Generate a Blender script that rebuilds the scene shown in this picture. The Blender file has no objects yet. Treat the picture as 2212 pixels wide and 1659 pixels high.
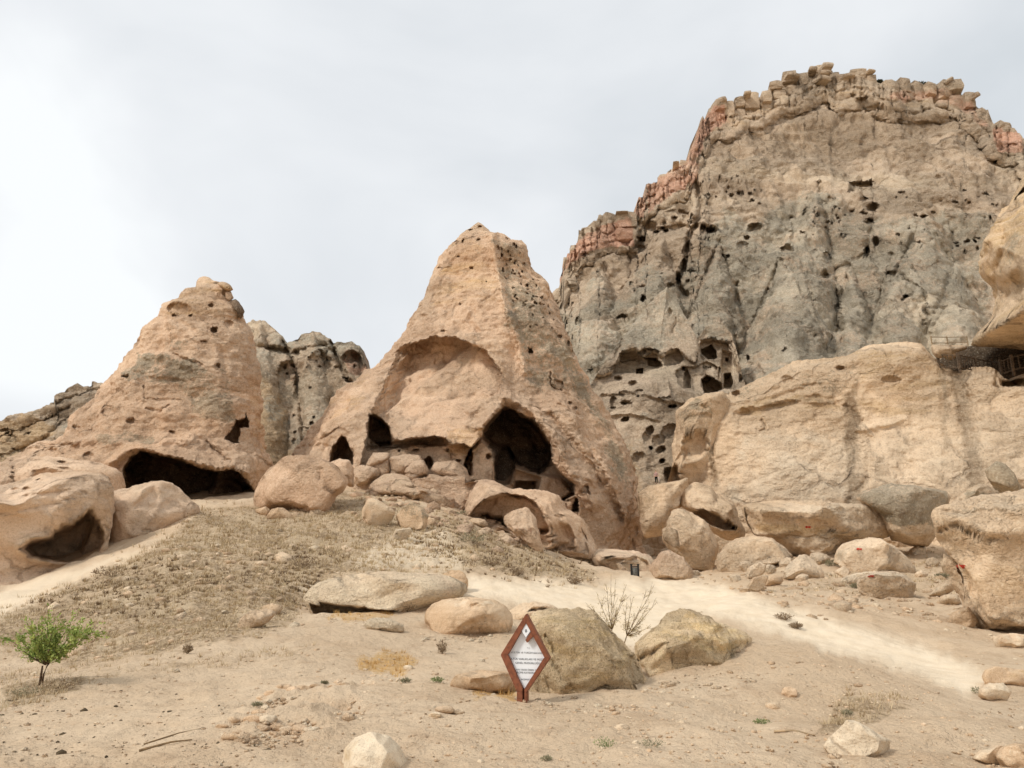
import bpy, bmesh, math
import numpy as np
from mathutils import Vector, Matrix
from mathutils.bvhtree import BVHTree

SC = bpy.context.scene
COL = SC.collection
RS = np.random.RandomState(11)

# ------------------------------------------------------------------ camera, sky, sun, exposure
EYE = 1.65
F = 1597.0; CU = 1106.0; CV = 829.5          # focal length and centre, in units of a 2212 px wide picture
PITCH = math.radians(13.57)
cd = bpy.data.cameras.new('camera'); cam = bpy.data.objects.new('camera', cd); COL.objects.link(cam)
cam.location = (0, 0, EYE); cam.rotation_euler = (math.radians(90)+PITCH, 0, 0)
cd.sensor_width = 36.0; cd.lens = 36.0*F/2212.0; cd.clip_start = 0.05; cd.clip_end = 3000
SC.camera = cam

SUN_EL, SUN_AZ = math.radians(44), math.radians(238)     # azimuth clockwise from +Y: behind the camera, to its left
world = bpy.data.worlds.new('World'); SC.world = world; world.use_nodes = True
wt = world.node_tree; wt.nodes.clear()
def WN(t, **k):
    n = wt.nodes.new(t)
    for a, b in k.items(): setattr(n, a, b)
    return n
wl = wt.links.new
wo = WN('ShaderNodeOutputWorld')
sky = WN('ShaderNodeTexSky'); sky.sky_type = 'NISHITA'; sky.sun_disc = False
sky.sun_elevation = SUN_EL; sky.sun_rotation = SUN_AZ; sky.air_density = 1.0; sky.dust_density = 2.0
b1 = WN('ShaderNodeBackground'); b1.inputs[1].default_value = 0.06
wl(sky.outputs[0], b1.inputs[0])
tc = WN('ShaderNodeTexCoord')
mp = WN('ShaderNodeMapping'); mp.inputs['Scale'].default_value = (1.0, 1.0, 1.6); mp.inputs['Location'].default_value = (0.35, 0.2, 0.1)
wl(tc.outputs['Generated'], mp.inputs[0])
n1 = WN('ShaderNodeTexNoise'); n1.inputs['Scale'].default_value = 1.7; n1.inputs['Detail'].default_value = 5.0
n1.inputs['Roughness'].default_value = 0.48; n1.inputs['Distortion'].default_value = 0.35
wl(mp.outputs[0], n1.inputs['Vector'])
cr = WN('ShaderNodeValToRGB')
e = cr.color_ramp.elements
e[0].position = 0.34; e[0].color = (0.475, 0.505, 0.53, 1)
e[1].position = 0.66; e[1].color = (0.695, 0.712, 0.72, 1)
x = cr.color_ramp.elements.new(0.47); x.color = (0.562, 0.582, 0.603, 1)
x = cr.color_ramp.elements.new(0.58); x.color = (0.63, 0.646, 0.662, 1)
wl(n1.outputs[0], cr.inputs[0])
b2 = WN('ShaderNodeBackground'); b2.inputs[1].default_value = 1.0
wl(cr.outputs[0], b2.inputs[0])
ms = WN('ShaderNodeMixShader'); ms.inputs[0].default_value = 0.93        # nearly closed cloud cover over the clear sky
wl(b1.outputs[0], ms.inputs[1]); wl(b2.outputs[0], ms.inputs[2]); wl(ms.outputs[0], wo.inputs[0])

sd = bpy.data.lights.new('sun', 'SUN'); sun = bpy.data.objects.new('sun', sd); COL.objects.link(sun)
sd.energy = 1.5; sd.angle = math.radians(10); sd.color = (1.0, 0.95, 0.88)
_sv = Vector((math.sin(SUN_AZ)*math.cos(SUN_EL), math.cos(SUN_AZ)*math.cos(SUN_EL), math.sin(SUN_EL)))
sun.rotation_euler = _sv.to_track_quat('Z', 'Y').to_euler()
SC.view_settings.view_transform = 'Standard'; SC.view_settings.look = 'None'
SC.view_settings.exposure = 0.56; SC.view_settings.gamma = 1.0; SC.view_settings.use_curve_mapping = False

# ------------------------------------------------------------------ pixel <-> place
CP, SP = math.cos(PITCH), math.sin(PITCH)
def ray(u, v):
    u = np.asarray(u, float); v = np.asarray(v, float)
    a = (u-CU)/F; b = -(v-CV)/F
    return np.stack([a, CP - b*SP, SP + b*CP], -1)
def pt(u, v, Y):
    r = ray(u, v); k = np.asarray(Y, float)/r[..., 1]
    p = r*k[..., None]; p[..., 2] += EYE
    return p
def proj(P):
    x = P[..., 0]; y = P[..., 1]; z = P[..., 2]-EYE
    d = y*CP + z*SP; h = -y*SP + z*CP
    d = np.where(np.abs(d) < 1e-3, 1e-3, d)
    return CU + F*x/d, CV - F*h/d
def Z(k, *pts):            # readings taken in an enlarged crop -> picture units
    s, ou, ov = {1: (.36, 0, 566.3), 2: (.36, 619.4, 442.4), 3: (.4, 530.9, 840.5), 4: (.48, 1150.2, 88.5),
                 5: (.4, 1327.2, 707.8), 6: (.4, 0, 1061.8), 7: (.44, 1238.7, 1194.5), 8: (.192, 1044.1, 1309.5),
                 9: (.168, 1274.1, 725.5), 10: (.2987, 1928.9, 353.9), 11: (.112, 1964.3, 707.8), 0: (1, 0, 0)}[k]
    return [(a*s+ou, b*s+ov) for a, b in pts]

# ------------------------------------------------------------------ noise
_pr = np.random.RandomState(5)
_perm = _pr.permutation(256).astype(np.int32); _perm = np.concatenate([_perm, _perm, _perm])
_g = _pr.normal(size=(256, 3)); _g = (_g/np.linalg.norm(_g, axis=1)[:, None]).astype(np.float32)
def perlin(P, seed=0):
    P = np.asarray(P, np.float32) + np.float32(seed*17.31)
    i = np.floor(P).astype(np.int32); f = P - i
    i &= 255
    w = f*f*f*(f*(f*6-15)+10)
    X, Y, Zz = i[..., 0], i[..., 1], i[..., 2]
    def g(dx, dy, dz):
        h = _perm[_perm[_perm[(X+dx) & 255] + ((Y+dy) & 255)] + ((Zz+dz) & 255)]
        G = _g[h]
        return G[..., 0]*(f[..., 0]-dx) + G[..., 1]*(f[..., 1]-dy) + G[..., 2]*(f[..., 2]-dz)
    a = g(0,0,0); b = g(1,0,0); c = g(0,1,0); d = g(1,1,0)
    e_ = g(0,0,1); f_ = g(1,0,1); g_ = g(0,1,1); h_ = g(1,1,1)
    wx, wy, wz = w[..., 0], w[..., 1], w[..., 2]
    x1 = a+(b-a)*wx; x2 = c+(d-c)*wx; y1 = x1+(x2-x1)*wy
    x3 = e_+(f_-e_)*wx; x4 = g_+(h_-g_)*wx; y2 = x3+(x4-x3)*wy
    return (y1+(y2-y1)*wz)*1.6
def fbm(P, scale=1.0, octv=4, seed=0, gain=.5, stretch=(1, 1, 1)):
    P = np.asarray(P, np.float32)*np.array(stretch, np.float32)/np.float32(scale)
    s = 0; a = 1.0
    for o in range(octv):
        s = s + a*perlin(P, seed+o); P = P*2.03; a *= gain
    return s
def ridged(P, scale=1.0, octv=4, seed=0, gain=.5, stretch=(1, 1, 1)):
    P = np.asarray(P, np.float32)*np.array(stretch, np.float32)/np.float32(scale)
    s = 0; a = 1.0
    for o in range(octv):
        s = s + a*(1-2*np.abs(perlin(P, seed+o))); P = P*2.07; a *= gain
    return s
def worley(P, scale=1.0, seed=0, stretch=(1, 1, 1)):
    P = np.asarray(P, np.float32)*np.array(stretch, np.float32)/np.float32(scale)
    i = np.floor(P).astype(np.int32); f = P-i
    d1 = np.full(P.shape[:-1], 9., np.float32); d2 = d1.copy(); idc = np.zeros(P.shape[:-1], np.int32)
    for dx in (-1, 0, 1):
        for dy in (-1, 0, 1):
            for dz in (-1, 0, 1):
                h = _perm[_perm[_perm[(i[..., 0]+dx+seed) & 255]+((i[..., 1]+dy) & 255)]+((i[..., 2]+dz) & 255)]
                o = _g[h]*.5+.5
                q = np.stack([o[..., 0]+dx, o[..., 1]+dy, o[..., 2]+dz], -1)-f
                d = (q*q).sum(-1)
                n = d < d1
                d2 = np.where(n, d1, np.minimum(d2, d)); idc = np.where(n, h, idc); d1 = np.where(n, d, d1)
    return np.sqrt(d1), np.sqrt(d2), idc
def sstep(a, b, x):
    t = np.clip((x-a)/(b-a), 0, 1); return t*t*(3-2*t)

# ------------------------------------------------------------------ 2-D shapes in the picture plane
def sd_poly(poly, u, v):               # signed distance, negative inside
    poly = np.asarray(poly, float); n = len(poly)
    d = np.full(u.shape, 1e18); ins = np.zeros(u.shape, bool)
    for k in range(n):
        ax, ay = poly[k]; bx, by = poly[(k+1) % n]
        ex, ey = bx-ax, by-ay; wx, wy = u-ax, v-ay
        t = np.clip((wx*ex+wy*ey)/(ex*ex+ey*ey+1e-9), 0, 1)
        d = np.minimum(d, (wx-ex*t)**2+(wy-ey*t)**2)
        c = ((ay > v) != (by > v)) & (u < (bx-ax)*(v-ay)/(by-ay+1e-12)+ax)
        ins ^= c
    d = np.sqrt(d)
    return np.where(ins, -d, d)
def sd_line(line, u, v):
    line = np.asarray(line, float); d = np.full(u.shape, 1e18)
    for k in range(len(line)-1):
        ax, ay = line[k]; bx, by = line[k+1]
        ex, ey = bx-ax, by-ay; wx, wy = u-ax, v-ay
        t = np.clip((wx*ex+wy*ey)/(ex*ex+ey*ey+1e-9), 0, 1)
        d = np.minimum(d, (wx-ex*t)**2+(wy-ey*t)**2)
    return np.sqrt(d)
def jitter(u, v, amp, seed=3, s=11.):
    P = np.stack([u, v, np.zeros_like(u)], -1)
    return u+amp*fbm(P, s, 3, seed), v+amp*fbm(P, s, 3, seed+9)

# features: every one gives a distance, in metres, by which the rock is cut back (positive) or stands out (negative)
def H(poly, depth, soft=1.6, jit=2.0): return ('H', poly, depth, soft, jit)
def E(u, v, ru, rv, depth, rot=0., p=.5): return ('E', u, v, ru, rv, depth, rot, p)
def C(line, w, depth): return ('C', line, w, depth)
def B(apex, fl, fr, bulge, p=.8): return ('B', apex, fl, fr, bulge, p)
def G(u, v, ru, rv, amt): return ('G', u, v, ru, rv, amt)
def FN(fn): return ('FN', fn)
def feat_value(f, u, v):
    k = f[0]; out = np.zeros_like(u)
    if k == 'FN': return f[1](u, v)
    if k == 'H':
        a = np.asarray(f[1]); pad = f[3]+f[4]*2+2
        m = (u > a[:, 0].min()-pad) & (u < a[:, 0].max()+pad) & (v > a[:, 1].min()-pad) & (v < a[:, 1].max()+pad)
        if m.any():
            uu, vv = jitter(u[m], v[m], f[4]) if f[4] else (u[m], v[m])
            d = sd_poly(a, uu, vv)
            out[m] = f[2]*sstep(f[3], -f[3], d)
    elif k == 'E':
        _, cu, cv, ru, rv, dep, rot, p = f
        R = max(ru, rv)*1.3+2
        m = (np.abs(u-cu) < R) & (np.abs(v-cv) < R)
        if m.any():
            uu, vv = jitter(u[m], v[m], min(ru, rv)*.18)
            c, s = math.cos(math.radians(rot)), math.sin(math.radians(rot))
            a = ((uu-cu)*c+(vv-cv)*s)/ru; b = (-(uu-cu)*s+(vv-cv)*c)/rv
            out[m] = dep*np.clip(1-(a*a+b*b), 0, 1)**p
    elif k == 'C':
        a = np.asarray(f[1]); pad = f[2]*3+6
        m = (u > a[:, 0].min()-pad) & (u < a[:, 0].max()+pad) & (v > a[:, 1].min()-pad) & (v < a[:, 1].max()+pad)
        if m.any():
            uu, vv = jitter(u[m], v[m], 2.5, 5)
            d = sd_line(a, uu, vv); out[m] = f[3]*np.exp(-(d/f[2])**2)
    elif k == 'G':
        _, cu, cv, ru, rv, amt = f
        out = amt*np.exp(-((u-cu)/ru)**2-((v-cv)/rv)**2)
    elif k == 'B':
        _, ap, fl, fr, bul, p = f
        vb = .5*(fl[1]+fr[1]); t = (v-ap[1])/(vb-ap[1])
        uu, vv = jitter(u, v, 5., 8, 35.)
        l = ap[0]+(fl[0]-ap[0])*t; r = ap[0]+(fr[0]-ap[0])*t
        c = .5*(l+r); h = np.maximum(.5*(r-l), 1e-3)
        s = np.clip(1-((uu-c)/h)**2, 0, 1)**p
        tt = np.clip(t, 0, 1.0)
        out = np.where(t > 0, -bul*s*tt**.8*sstep(2.6, 1.0, t), 0)
    return out
def push_total(feats, u, v):
    tot = np.zeros_like(u); bmin = np.zeros_like(u)
    for f in feats:
        w = feat_value(f, u, v)
        if f[0] == 'B': bmin = np.minimum(bmin, w)
        else: tot += w
    return tot+bmin
def paint(spec, u, v):                 # list of (shape, value, soft) -> 0..1
    out = np.zeros_like(u)
    uu, vv = jitter(u, v, 9., 21, 30.)
    for s in spec:
        if s[0] == 'P': w = s[2]*sstep(s[3], -s[3], sd_poly(s[1], uu, vv))
        elif s[0] == 'L': w = s[3]*np.exp(-(sd_line(s[1], uu, vv)/s[2])**2)
        elif s[0] == 'A': w = np.full(u.shape, s[1])
        elif s[0] == 'F': w = s[1](uu, vv)
        elif s[0] == 'N': out = out*(1-s[2]*sstep(s[3], -s[3], sd_poly(s[1], uu, vv))); continue
        out = np.maximum(out, w) if (s[0] != 'A') else out+w
    return np.clip(out, 0, 1)

# ------------------------------------------------------------------ objects
def tag(o, label=None, cat=None, group=None, kind=None):
    if label: o['label'] = label
    if cat: o['category'] = cat
    if group: o['group'] = group
    if kind: o['kind'] = kind
    return o
def link(o, parent=None):
    COL.objects.link(o)
    if parent: o.parent = parent
    return o
def mesh_np(name, V, Q, mat, parent=None, smooth=True, attrs=None, tri=False):
    me = bpy.data.meshes.new(name)
    V = np.asarray(V, np.float32).reshape(-1, 3); Q = np.asarray(Q, np.int32)
    k = Q.shape[1]
    me.vertices.add(len(V)); me.vertices.foreach_set('co', V.ravel())
    me.loops.add(Q.size); me.loops.foreach_set('vertex_index', Q.ravel())
    me.polygons.add(len(Q)); me.polygons.foreach_set('loop_start', np.arange(0, Q.size, k, dtype=np.int32))
    me.polygons.foreach_set('loop_total', np.full(len(Q), k, np.int32))
    me.polygons.foreach_set('use_smooth', np.full(len(Q), smooth))
    if attrs:
        for n, a in attrs.items():
            at = me.attributes.new(n, 'FLOAT', 'POINT'); at.data.foreach_set('value', np.asarray(a, np.float32).ravel())
    me.update(calc_edges=True); me.validate()
    if mat: me.materials.append(mat)
    o = bpy.data.objects.new(name, me)
    return link(o, parent)
def empty(name, loc, parent=None):
    o = bpy.data.objects.new(name, None); o.location = loc; o.empty_display_size = .2
    return link(o, parent)
def grid_quads(nr, nc, wrap=False):
    r = np.arange(nr-1)[:, None]; c = np.arange(nc if wrap else nc-1)[None, :]
    c2 = (c+1) % nc
    return np.stack([r*nc+c, r*nc+c2, (r+1)*nc+c2, (r+1)*nc+c], -1).reshape(-1, 4)
def grid_normals(P, wrap=False):
    if wrap: du = np.roll(P, -1, 1)-np.roll(P, 1, 1)
    else: du = np.gradient(P, axis=1)
    dv = np.gradient(P, axis=0)
    n = np.cross(du, dv); n /= np.linalg.norm(n, axis=-1)[..., None]+1e-9
    return n
def orient(n, P, ref):                 # make normals point away from ref
    s = np.sign(((P-ref)*n).sum(-1)); s[s == 0] = 1
    return n*s[..., None]
def pushray(P, w):
    d = P-np.array([0, 0, EYE]); L = np.linalg.norm(d, axis=-1)
    return P + d/L[..., None]*w[..., None]
def lerp_line(line, x, axis):          # polyline (u,v) sampled as a function of one coordinate
    a = np.asarray(line, float); k = np.argsort(a[:, axis], kind='stable'); a = a[k]
    return np.interp(x, a[:, axis], a[:, 1-axis])
# ------------------------------------------------------------------ materials
def srgb(r, g, b):
    f = lambda c: ((c/255.)/12.92 if c/255. <= .04045 else ((c/255.+.055)/1.055)**2.4)
    return (f(r), f(g), f(b), 1)
class NT:
    def __init__(s, name, rough=.9, spec=.15):
        s.m = bpy.data.materials.new(name); s.m.use_nodes = True; s.t = s.m.node_tree; s.t.nodes.clear()
        s.o = s.n('ShaderNodeOutputMaterial'); s.b = s.n('ShaderNodeBsdfPrincipled')
        s.b.inputs['Roughness'].default_value = rough; s.b.inputs['Specular IOR Level'].default_value = spec
        s.l(s.b.outputs[0], s.o.inputs[0])
        s.co = s.n('ShaderNodeTexCoord').outputs['Object']
    def n(s, t, **k):
        x = s.t.nodes.new(t)
        for a, b in k.items(): setattr(x, a, b)
        return x
    def l(s, a, b): s.t.links.new(a, b)
    def setin(s, sock, v):
        if hasattr(v, 'links'): s.l(v, sock)
        else: sock.default_value = v
    def attr(s, name): return s.n('ShaderNodeAttribute', attribute_name=name).outputs['Fac']
    def map(s, sc=(1, 1, 1), rot=(0, 0, 0), loc=(0, 0, 0), src=None):
        m = s.n('ShaderNodeMapping'); m.inputs['Scale'].default_value = sc; m.inputs['Rotation'].default_value = rot
        m.inputs['Location'].default_value = loc
        s.l(src or s.co, m.inputs[0]); return m.outputs[0]
    def noise(s, scale, det=4, rough=.55, dist=0., vec=None):
        x = s.n('ShaderNodeTexNoise'); x.inputs['Scale'].default_value = scale; x.inputs['Detail'].default_value = det
        x.inputs['Roughness'].default_value = rough; x.inputs['Distortion'].default_value = dist
        s.l(vec or s.co, x.inputs['Vector']); return x.outputs[0]
    def voro(s, scale, feature='F1', vec=None, rnd=1.0):
        x = s.n('ShaderNodeTexVoronoi', feature=feature); x.inputs['Scale'].default_value = scale
        x.inputs['Randomness'].default_value = rnd
        s.l(vec or s.co, x.inputs['Vector']); return x.outputs['Distance']
    def mth(s, op, a, b=None, clamp=False):
        x = s.n('ShaderNodeMath', operation=op, use_clamp=clamp); s.setin(x.inputs[0], a)
        if b is not None: s.setin(x.inputs[1], b)
        return x.outputs[0]
    def ss(s, v, a, b, lo=0., hi=1.):
        x = s.n('ShaderNodeMapRange', interpolation_type='SMOOTHSTEP'); s.setin(x.inputs[0], v)
        x.inputs[1].default_value = a; x.inputs[2].default_value = b; x.inputs[3].default_value = lo; x.inputs[4].default_value = hi
        return x.outputs[0]
    def mix(s, f, a, b, blend='MIX'):
        x = s.n('ShaderNodeMix', data_type='RGBA', blend_type=blend)
        s.setin(x.inputs[0], f); s.setin(x.inputs[6], a); s.setin(x.inputs[7], b); return x.outputs[2]
    def bump(s, h, st, dist, nrm=None):
        x = s.n('ShaderNodeBump'); x.inputs['Strength'].default_value = st; x.inputs['Distance'].default_value = dist
        s.l(h, x.inputs['Height'])
        if nrm: s.l(nrm, x.inputs['Normal'])
        return x.outputs[0]

def rock_mat(name, a, b, lich, ochre, pale=(235, 215, 185), red=(205, 130, 100), S=1.0, bs=1.0, speck=1.0):
    """weathered tuff; S = size of the grain in metres relative to a near boulder"""
    t = NT(name)
    big = t.noise(.22/S, 5, .6, .4)
    mid = t.noise(1.1/S, 6, .62)
    lay = t.noise(.9/S, 5, .6, .3, t.map((.35, .35, 2.6)))
    fine = t.noise(7./S, 5, .65)
    col = t.mix(t.ss(big, .38, .64), srgb(*a), srgb(*b))
    col = t.mix(t.mth('MULTIPLY', t.ss(lay, .45, .68), .35), col, srgb(*[min(255, c+22) for c in b]))
    col = t.mix(t.mth('MULTIPLY', t.ss(mid, .54, .74), .45), col, srgb(a[0]*.80, a[1]*.74, a[2]*.66))
    pb = t.mth('ADD', t.attr('pale'), t.mth('MULTIPLY', t.mth('SUBTRACT', mid, .5), 1.2))
    col = t.mix(t.mth('MULTIPLY', t.ss(pb, .3, .8), .85), col, srgb(*pale))
    ob = t.mth('ADD', t.attr('ochre'), t.mth('MULTIPLY', t.mth('SUBTRACT', lay, .5), 1.6))
    col = t.mix(t.mth('MULTIPLY', t.ss(ob, .35, .9), .8), col, srgb(*ochre))
    rb = t.mth('ADD', t.attr('red'), t.mth('MULTIPLY', t.mth('SUBTRACT', mid, .5), .9))
    col = t.mix(t.mth('MULTIPLY', t.ss(rb, .35, .75), .85), col, srgb(*red))
    lb = t.mth('ADD', t.mth('ADD', t.attr('lichen'), t.mth('MULTIPLY', t.mth('SUBTRACT', t.noise(.75/S, 7, .68), .5), 2.6)),
               t.mth('MULTIPLY', t.mth('SUBTRACT', fine, .5), 1.6))
    col = t.mix(t.mth('MULTIPLY', t.ss(lb, .45, 1.0), .82), col, srgb(*lich))
    # streaks of run-off, dark crust
    st = t.noise(1.3/S, 5, .65, .2, t.map((1.6, 1.6, .12)))
    sb = t.mth('ADD', t.attr('stain'), t.mth('MULTIPLY', t.mth('SUBTRACT', st, .5), 1.5))
    col = t.mix(t.mth('MULTIPLY', t.ss(sb, .36, .98), .78), col, srgb(122, 98, 72))
    col = t.mix(t.mth('MULTIPLY', t.ss(t.mth('ADD', t.attr('soot_shade'), t.mth('MULTIPLY', t.mth('SUBTRACT', mid, .5), .6)), .2, .9), .93), col, srgb(46, 37, 30))  # smoke-black of the caves, and the painted shade of the hollow's back wall
    # fracture lines, here and there
    vm = t.n('ShaderNodeVectorMath', operation='MULTIPLY_ADD'); nz = t.n('ShaderNodeTexNoise'); nz.inputs['Scale'].default_value = .8/S; nz.inputs['Detail'].default_value = 4
    t.l(t.co, nz.inputs['Vector']); t.l(nz.outputs['Color'], vm.inputs[0]); vm.inputs[1].default_value = (1.1*S,)*3; t.l(t.co, vm.inputs[2])
    ed = t.ss(t.voro(.42/S, 'DISTANCE_TO_EDGE', t.map((1, 1, 1.5), src=vm.outputs[0])), .0, .05)
    cm = t.ss(t.noise(.33/S, 3), .51, .64)
    crack = t.mth('MULTIPLY', t.mth('SUBTRACT', 1., ed), cm)
    col = t.mix(t.mth('MULTIPLY', crack, .42), col, srgb(a[0]*.55, a[1]*.48, a[2]*.42))
    # broad changes of tone from bed to bed
    bd = t.noise(.12/S, 3, .5, .6, t.map((.5, .5, 2.2), loc=(7, 3, 1)))
    col = t.mix(t.mth('MULTIPLY', t.ss(bd, .52, .66), .35), col, srgb(a[0]*.86, a[1]*.80, a[2]*.72))
    col = t.mix(t.mth('MULTIPLY', t.ss(bd, .48, .36), .35), col, srgb(*pale))
    # speckle of the grain
    sp = t.noise(16./S, 3, .7)
    col = t.mix(t.mth('MULTIPLY', t.ss(sp, .52, .68), .34*speck), col, srgb(a[0]*.55, a[1]*.5, a[2]*.45))
    col = t.mix(t.mth('MULTIPLY', t.ss(sp, .47, .34), .30*speck), col, srgb(245, 228, 200))
    t.l(col, t.b.inputs['Base Color'])
    pit = t.ss(t.voro(2.6/S, vec=t.map((1, 1, 1.7))), .0, .33)
    pm = t.ss(t.noise(.5/S, 2), .48, .62)
    pit = t.mth('SUBTRACT', 1., t.mth('MULTIPLY', t.mth('SUBTRACT', 1., pit), pm))
    h = t.mth('ADD', t.mth('MULTIPLY', mid, 1.0), t.mth('MULTIPLY', t.noise(2.6/S, 6, .7, .3, t.map((1, 1, 1.8))), .9))
    h = t.mth('ADD', h, t.mth('MULTIPLY', pit, .35))
    h = t.mth('SUBTRACT', h, t.mth('MULTIPLY', crack, .5))
    rough = t.ss(t.noise(.3/S, 3, .6, .5, t.map(loc=(13, 5, 2))), .4, .6, .3, 1.)      # some faces are worn smooth, some are crusted
    h = t.mth('MULTIPLY', h, rough); fine = t.mth('MULTIPLY', fine, rough)
    n1 = t.bump(h, .9*bs, .36*S)
    n2 = t.bump(t.mth('ADD', fine, t.mth('MULTIPLY', sp, .6)), .75*bs, .075*S, n1)
    t.l(n2, t.b.inputs['Normal'])
    return t.m

def simple_mat(name, c, rough=.7, spec=.3, var=.15, scale=8., bump=.15, metal=0.):
    t = NT(name, rough, spec); t.b.inputs['Metallic'].default_value = metal
    n = t.noise(scale, 5, .6)
    d = tuple(x*(1-var*1.6) for x in c)
    t.l(t.mix(t.ss(n, .35, .7), srgb(*c), srgb(*d)), t.b.inputs['Base Color'])
    t.l(t.bump(t.noise(scale*3, 4, .6), bump, .02), t.b.inputs['Normal'])
    return t.m

M = {}
# palettes are albedos written as sRGB
M['cone'] = rock_mat('tuff_cone', (212, 178, 147), (222, 191, 160), (154, 142, 120), (200, 160, 108), pale=(230, 202, 168), S=2.0)
M['mount'] = rock_mat('tuff_mountain', (183, 163, 139), (196, 173, 147), (168, 159, 140), (188, 158, 120), red=(208, 160, 134), S=4.2, bs=1.1)
M['cliff'] = rock_mat('tuff_cliff', (217, 188, 154), (227, 199, 166), (150, 138, 116), (194, 158, 106), pale=(232, 212, 184), S=2.2)
M['boulder'] = rock_mat('tuff_boulder', (208, 178, 144), (219, 188, 154), (136, 126, 106), (194, 162, 112), pale=(232, 212, 182), S=1.0)
M['near'] = rock_mat('tuff_near', (208, 178, 144), (219, 188, 154), (146, 136, 112), (196, 164, 112), pale=(234, 215, 186), S=.3, bs=.8)
M['mossy'] = rock_mat('tuff_lichened', (226, 200, 162), (232, 208, 170), (214, 196, 150), (228, 194, 134), pale=(238, 218, 188), S=.3, bs=1.5, speck=1.8)
M['smooth'] = rock_mat('tuff_smooth', (214, 184, 154), (223, 194, 165), (160, 140, 118), (206, 170, 128), pale=(233, 212, 180), S=1.2, bs=.9, speck=.8)

# ground: cream path, sandy earth, dry-grass hillside
t = NT('dry_earth', .95, .1)
big = t.noise(.35, 5, .6); mid = t.noise(1.8, 6, .65); fine = t.noise(11., 5, .7); vf = t.noise(60., 3, .7)
col = t.mix(t.ss(big, .36, .66), srgb(215, 191, 161), srgb(204, 178, 147))
col = t.mix(t.mth('MULTIPLY', t.ss(mid, .51, .68), .6), col, srgb(188, 160, 130))
col = t.mix(t.mth('MULTIPLY', t.ss(fine, .56, .72), .5), col, srgb(158, 132, 102))
col = t.mix(t.mth('MULTIPLY', t.ss(fine, .42, .3), .4), col, srgb(230, 209, 180))
gb = t.mth('ADD', t.attr('grass'), t.mth('MULTIPLY', t.mth('SUBTRACT', mid, .5), 1.1))
gcol = t.mix(t.ss(t.mth('ADD', t.mth('MULTIPLY', fine, .6), t.mth('MULTIPLY', t.noise(1.1, 5, .7, .3, t.map((.6, 1.6, 1))), .4)), .43, .57), srgb(198, 174, 143), srgb(138, 117, 91))
gcol = t.mix(t.mth('MULTIPLY', t.ss(t.noise(.6, 4), .5, .66), .6), gcol, srgb(208, 186, 154))
col = t.mix(t.mth('MULTIPLY', t.ss(gb, .35, .8), .9), col, gcol)
pb = t.mth('ADD', t.attr('path'), t.mth('MULTIPLY', t.mth('SUBTRACT', mid, .5), .8))
pcol = t.mix(t.ss(mid, .35, .65), srgb(233, 215, 188), srgb(226, 206, 177))
col = t.mix(t.mth('MULTIPLY', t.ss(pb, .12, .75), .95), col, pcol)
yb = t.mth('ADD', t.attr('straw'), t.mth('MULTIPLY', t.mth('SUBTRACT', fine, .5), 1.2))
col = t.mix(t.mth('MULTIPLY', t.ss(yb, .4, .9), .7), col, srgb(202, 160, 96))
col = t.mix(t.mth('MULTIPLY', t.ss(vf, .56, .7), .25), col, srgb(140, 116, 90))
t.l(col, t.b.inputs['Base Color'])
soft = t.mth('SUBTRACT', 1., t.mth('MULTIPLY', t.attr('path'), .8))
h = t.mth('MULTIPLY', t.mth('ADD', t.mth('MULTIPLY', mid, .8), t.mth('MULTIPLY', t.noise(5., 5, .7), .5)), soft)
n1_ = t.bump(h, .8, .22)
t.l(t.bump(t.mth('MULTIPLY', t.mth('ADD', fine, t.mth('MULTIPLY', vf, .3)), soft), .8, .045, n1_), t.b.inputs['Normal'])
M['ground'] = t.m

# sign: corten-brown box section and white enamel
M['rust'] = simple_mat('brown_painted_steel', (140, 84, 58), .55, .3, .12, 20, .1)
M['rust_in'] = simple_mat('brown_steel_inside', (104, 52, 38), .6, .3, .1, 20, .1)
M['white'] = simple_mat('white_sign_enamel', (240, 243, 245), .35, .4, .01, 4, .0)
M['ink'] = simple_mat('grey_sign_print', (120, 122, 124), .6, .2, .0, 4, .0)
M['inkd'] = simple_mat('dark_sign_print', (88, 90, 94), .6, .2, .0, 4, .0)
M['red'] = simple_mat('red_paint', (205, 62, 44), .7, .2, .2, 6, .2)
M['black'] = simple_mat('black_painted_metal', (30, 29, 28), .5, .4, .1, 10, .05)
M['binm'] = simple_mat('grey_ribbed_metal', (118, 116, 108), .5, .4, .2, 10, .1, .3)
M['wood'] = simple_mat('weathered_wood', (108, 92, 76), .85, .2, .3, 6, .3)
M['polew'] = simple_mat('pale_pole_wood', (196, 170, 136), .85, .2, .2, 6, .3)
M['bark'] = simple_mat('grey_brown_bark', (112, 90, 70), .9, .1, .3, 30, .4)
M['twig'] = simple_mat('thin_tan_twig', (150, 124, 92), .9, .1, .2, 30, .3)
def leaf_mat(name, c1, c2):
    t = NT(name, .7, .2); n = t.noise(9., 3)
    t.l(t.mix(t.ss(n, .35, .65), srgb(*c1), srgb(*c2)), t.b.inputs['Base Color'])
    return t.m
M['leaf'] = leaf_mat('sapling_leaf', (178, 186, 106), (122, 142, 70))
M['leaf2'] = leaf_mat('yellowish_leaf', (206, 186, 140), (186, 166, 120))
M['weed'] = leaf_mat('weed_green', (134, 146, 90), (104, 116, 72))
M['greyweed'] = leaf_mat('grey_green_weed', (150, 144, 114), (122, 116, 92))
M['shrub'] = leaf_mat('dry_shrub', (156, 134, 106), (122, 102, 80))
M['grass'] = leaf_mat('dry_grass', (206, 184, 148), (170, 148, 114))
M['straw'] = leaf_mat('yellow_straw', (212, 174, 110), (180, 140, 84))
M['darkbush'] = leaf_mat('dark_bush', (70, 72, 52), (50, 50, 38))
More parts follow.
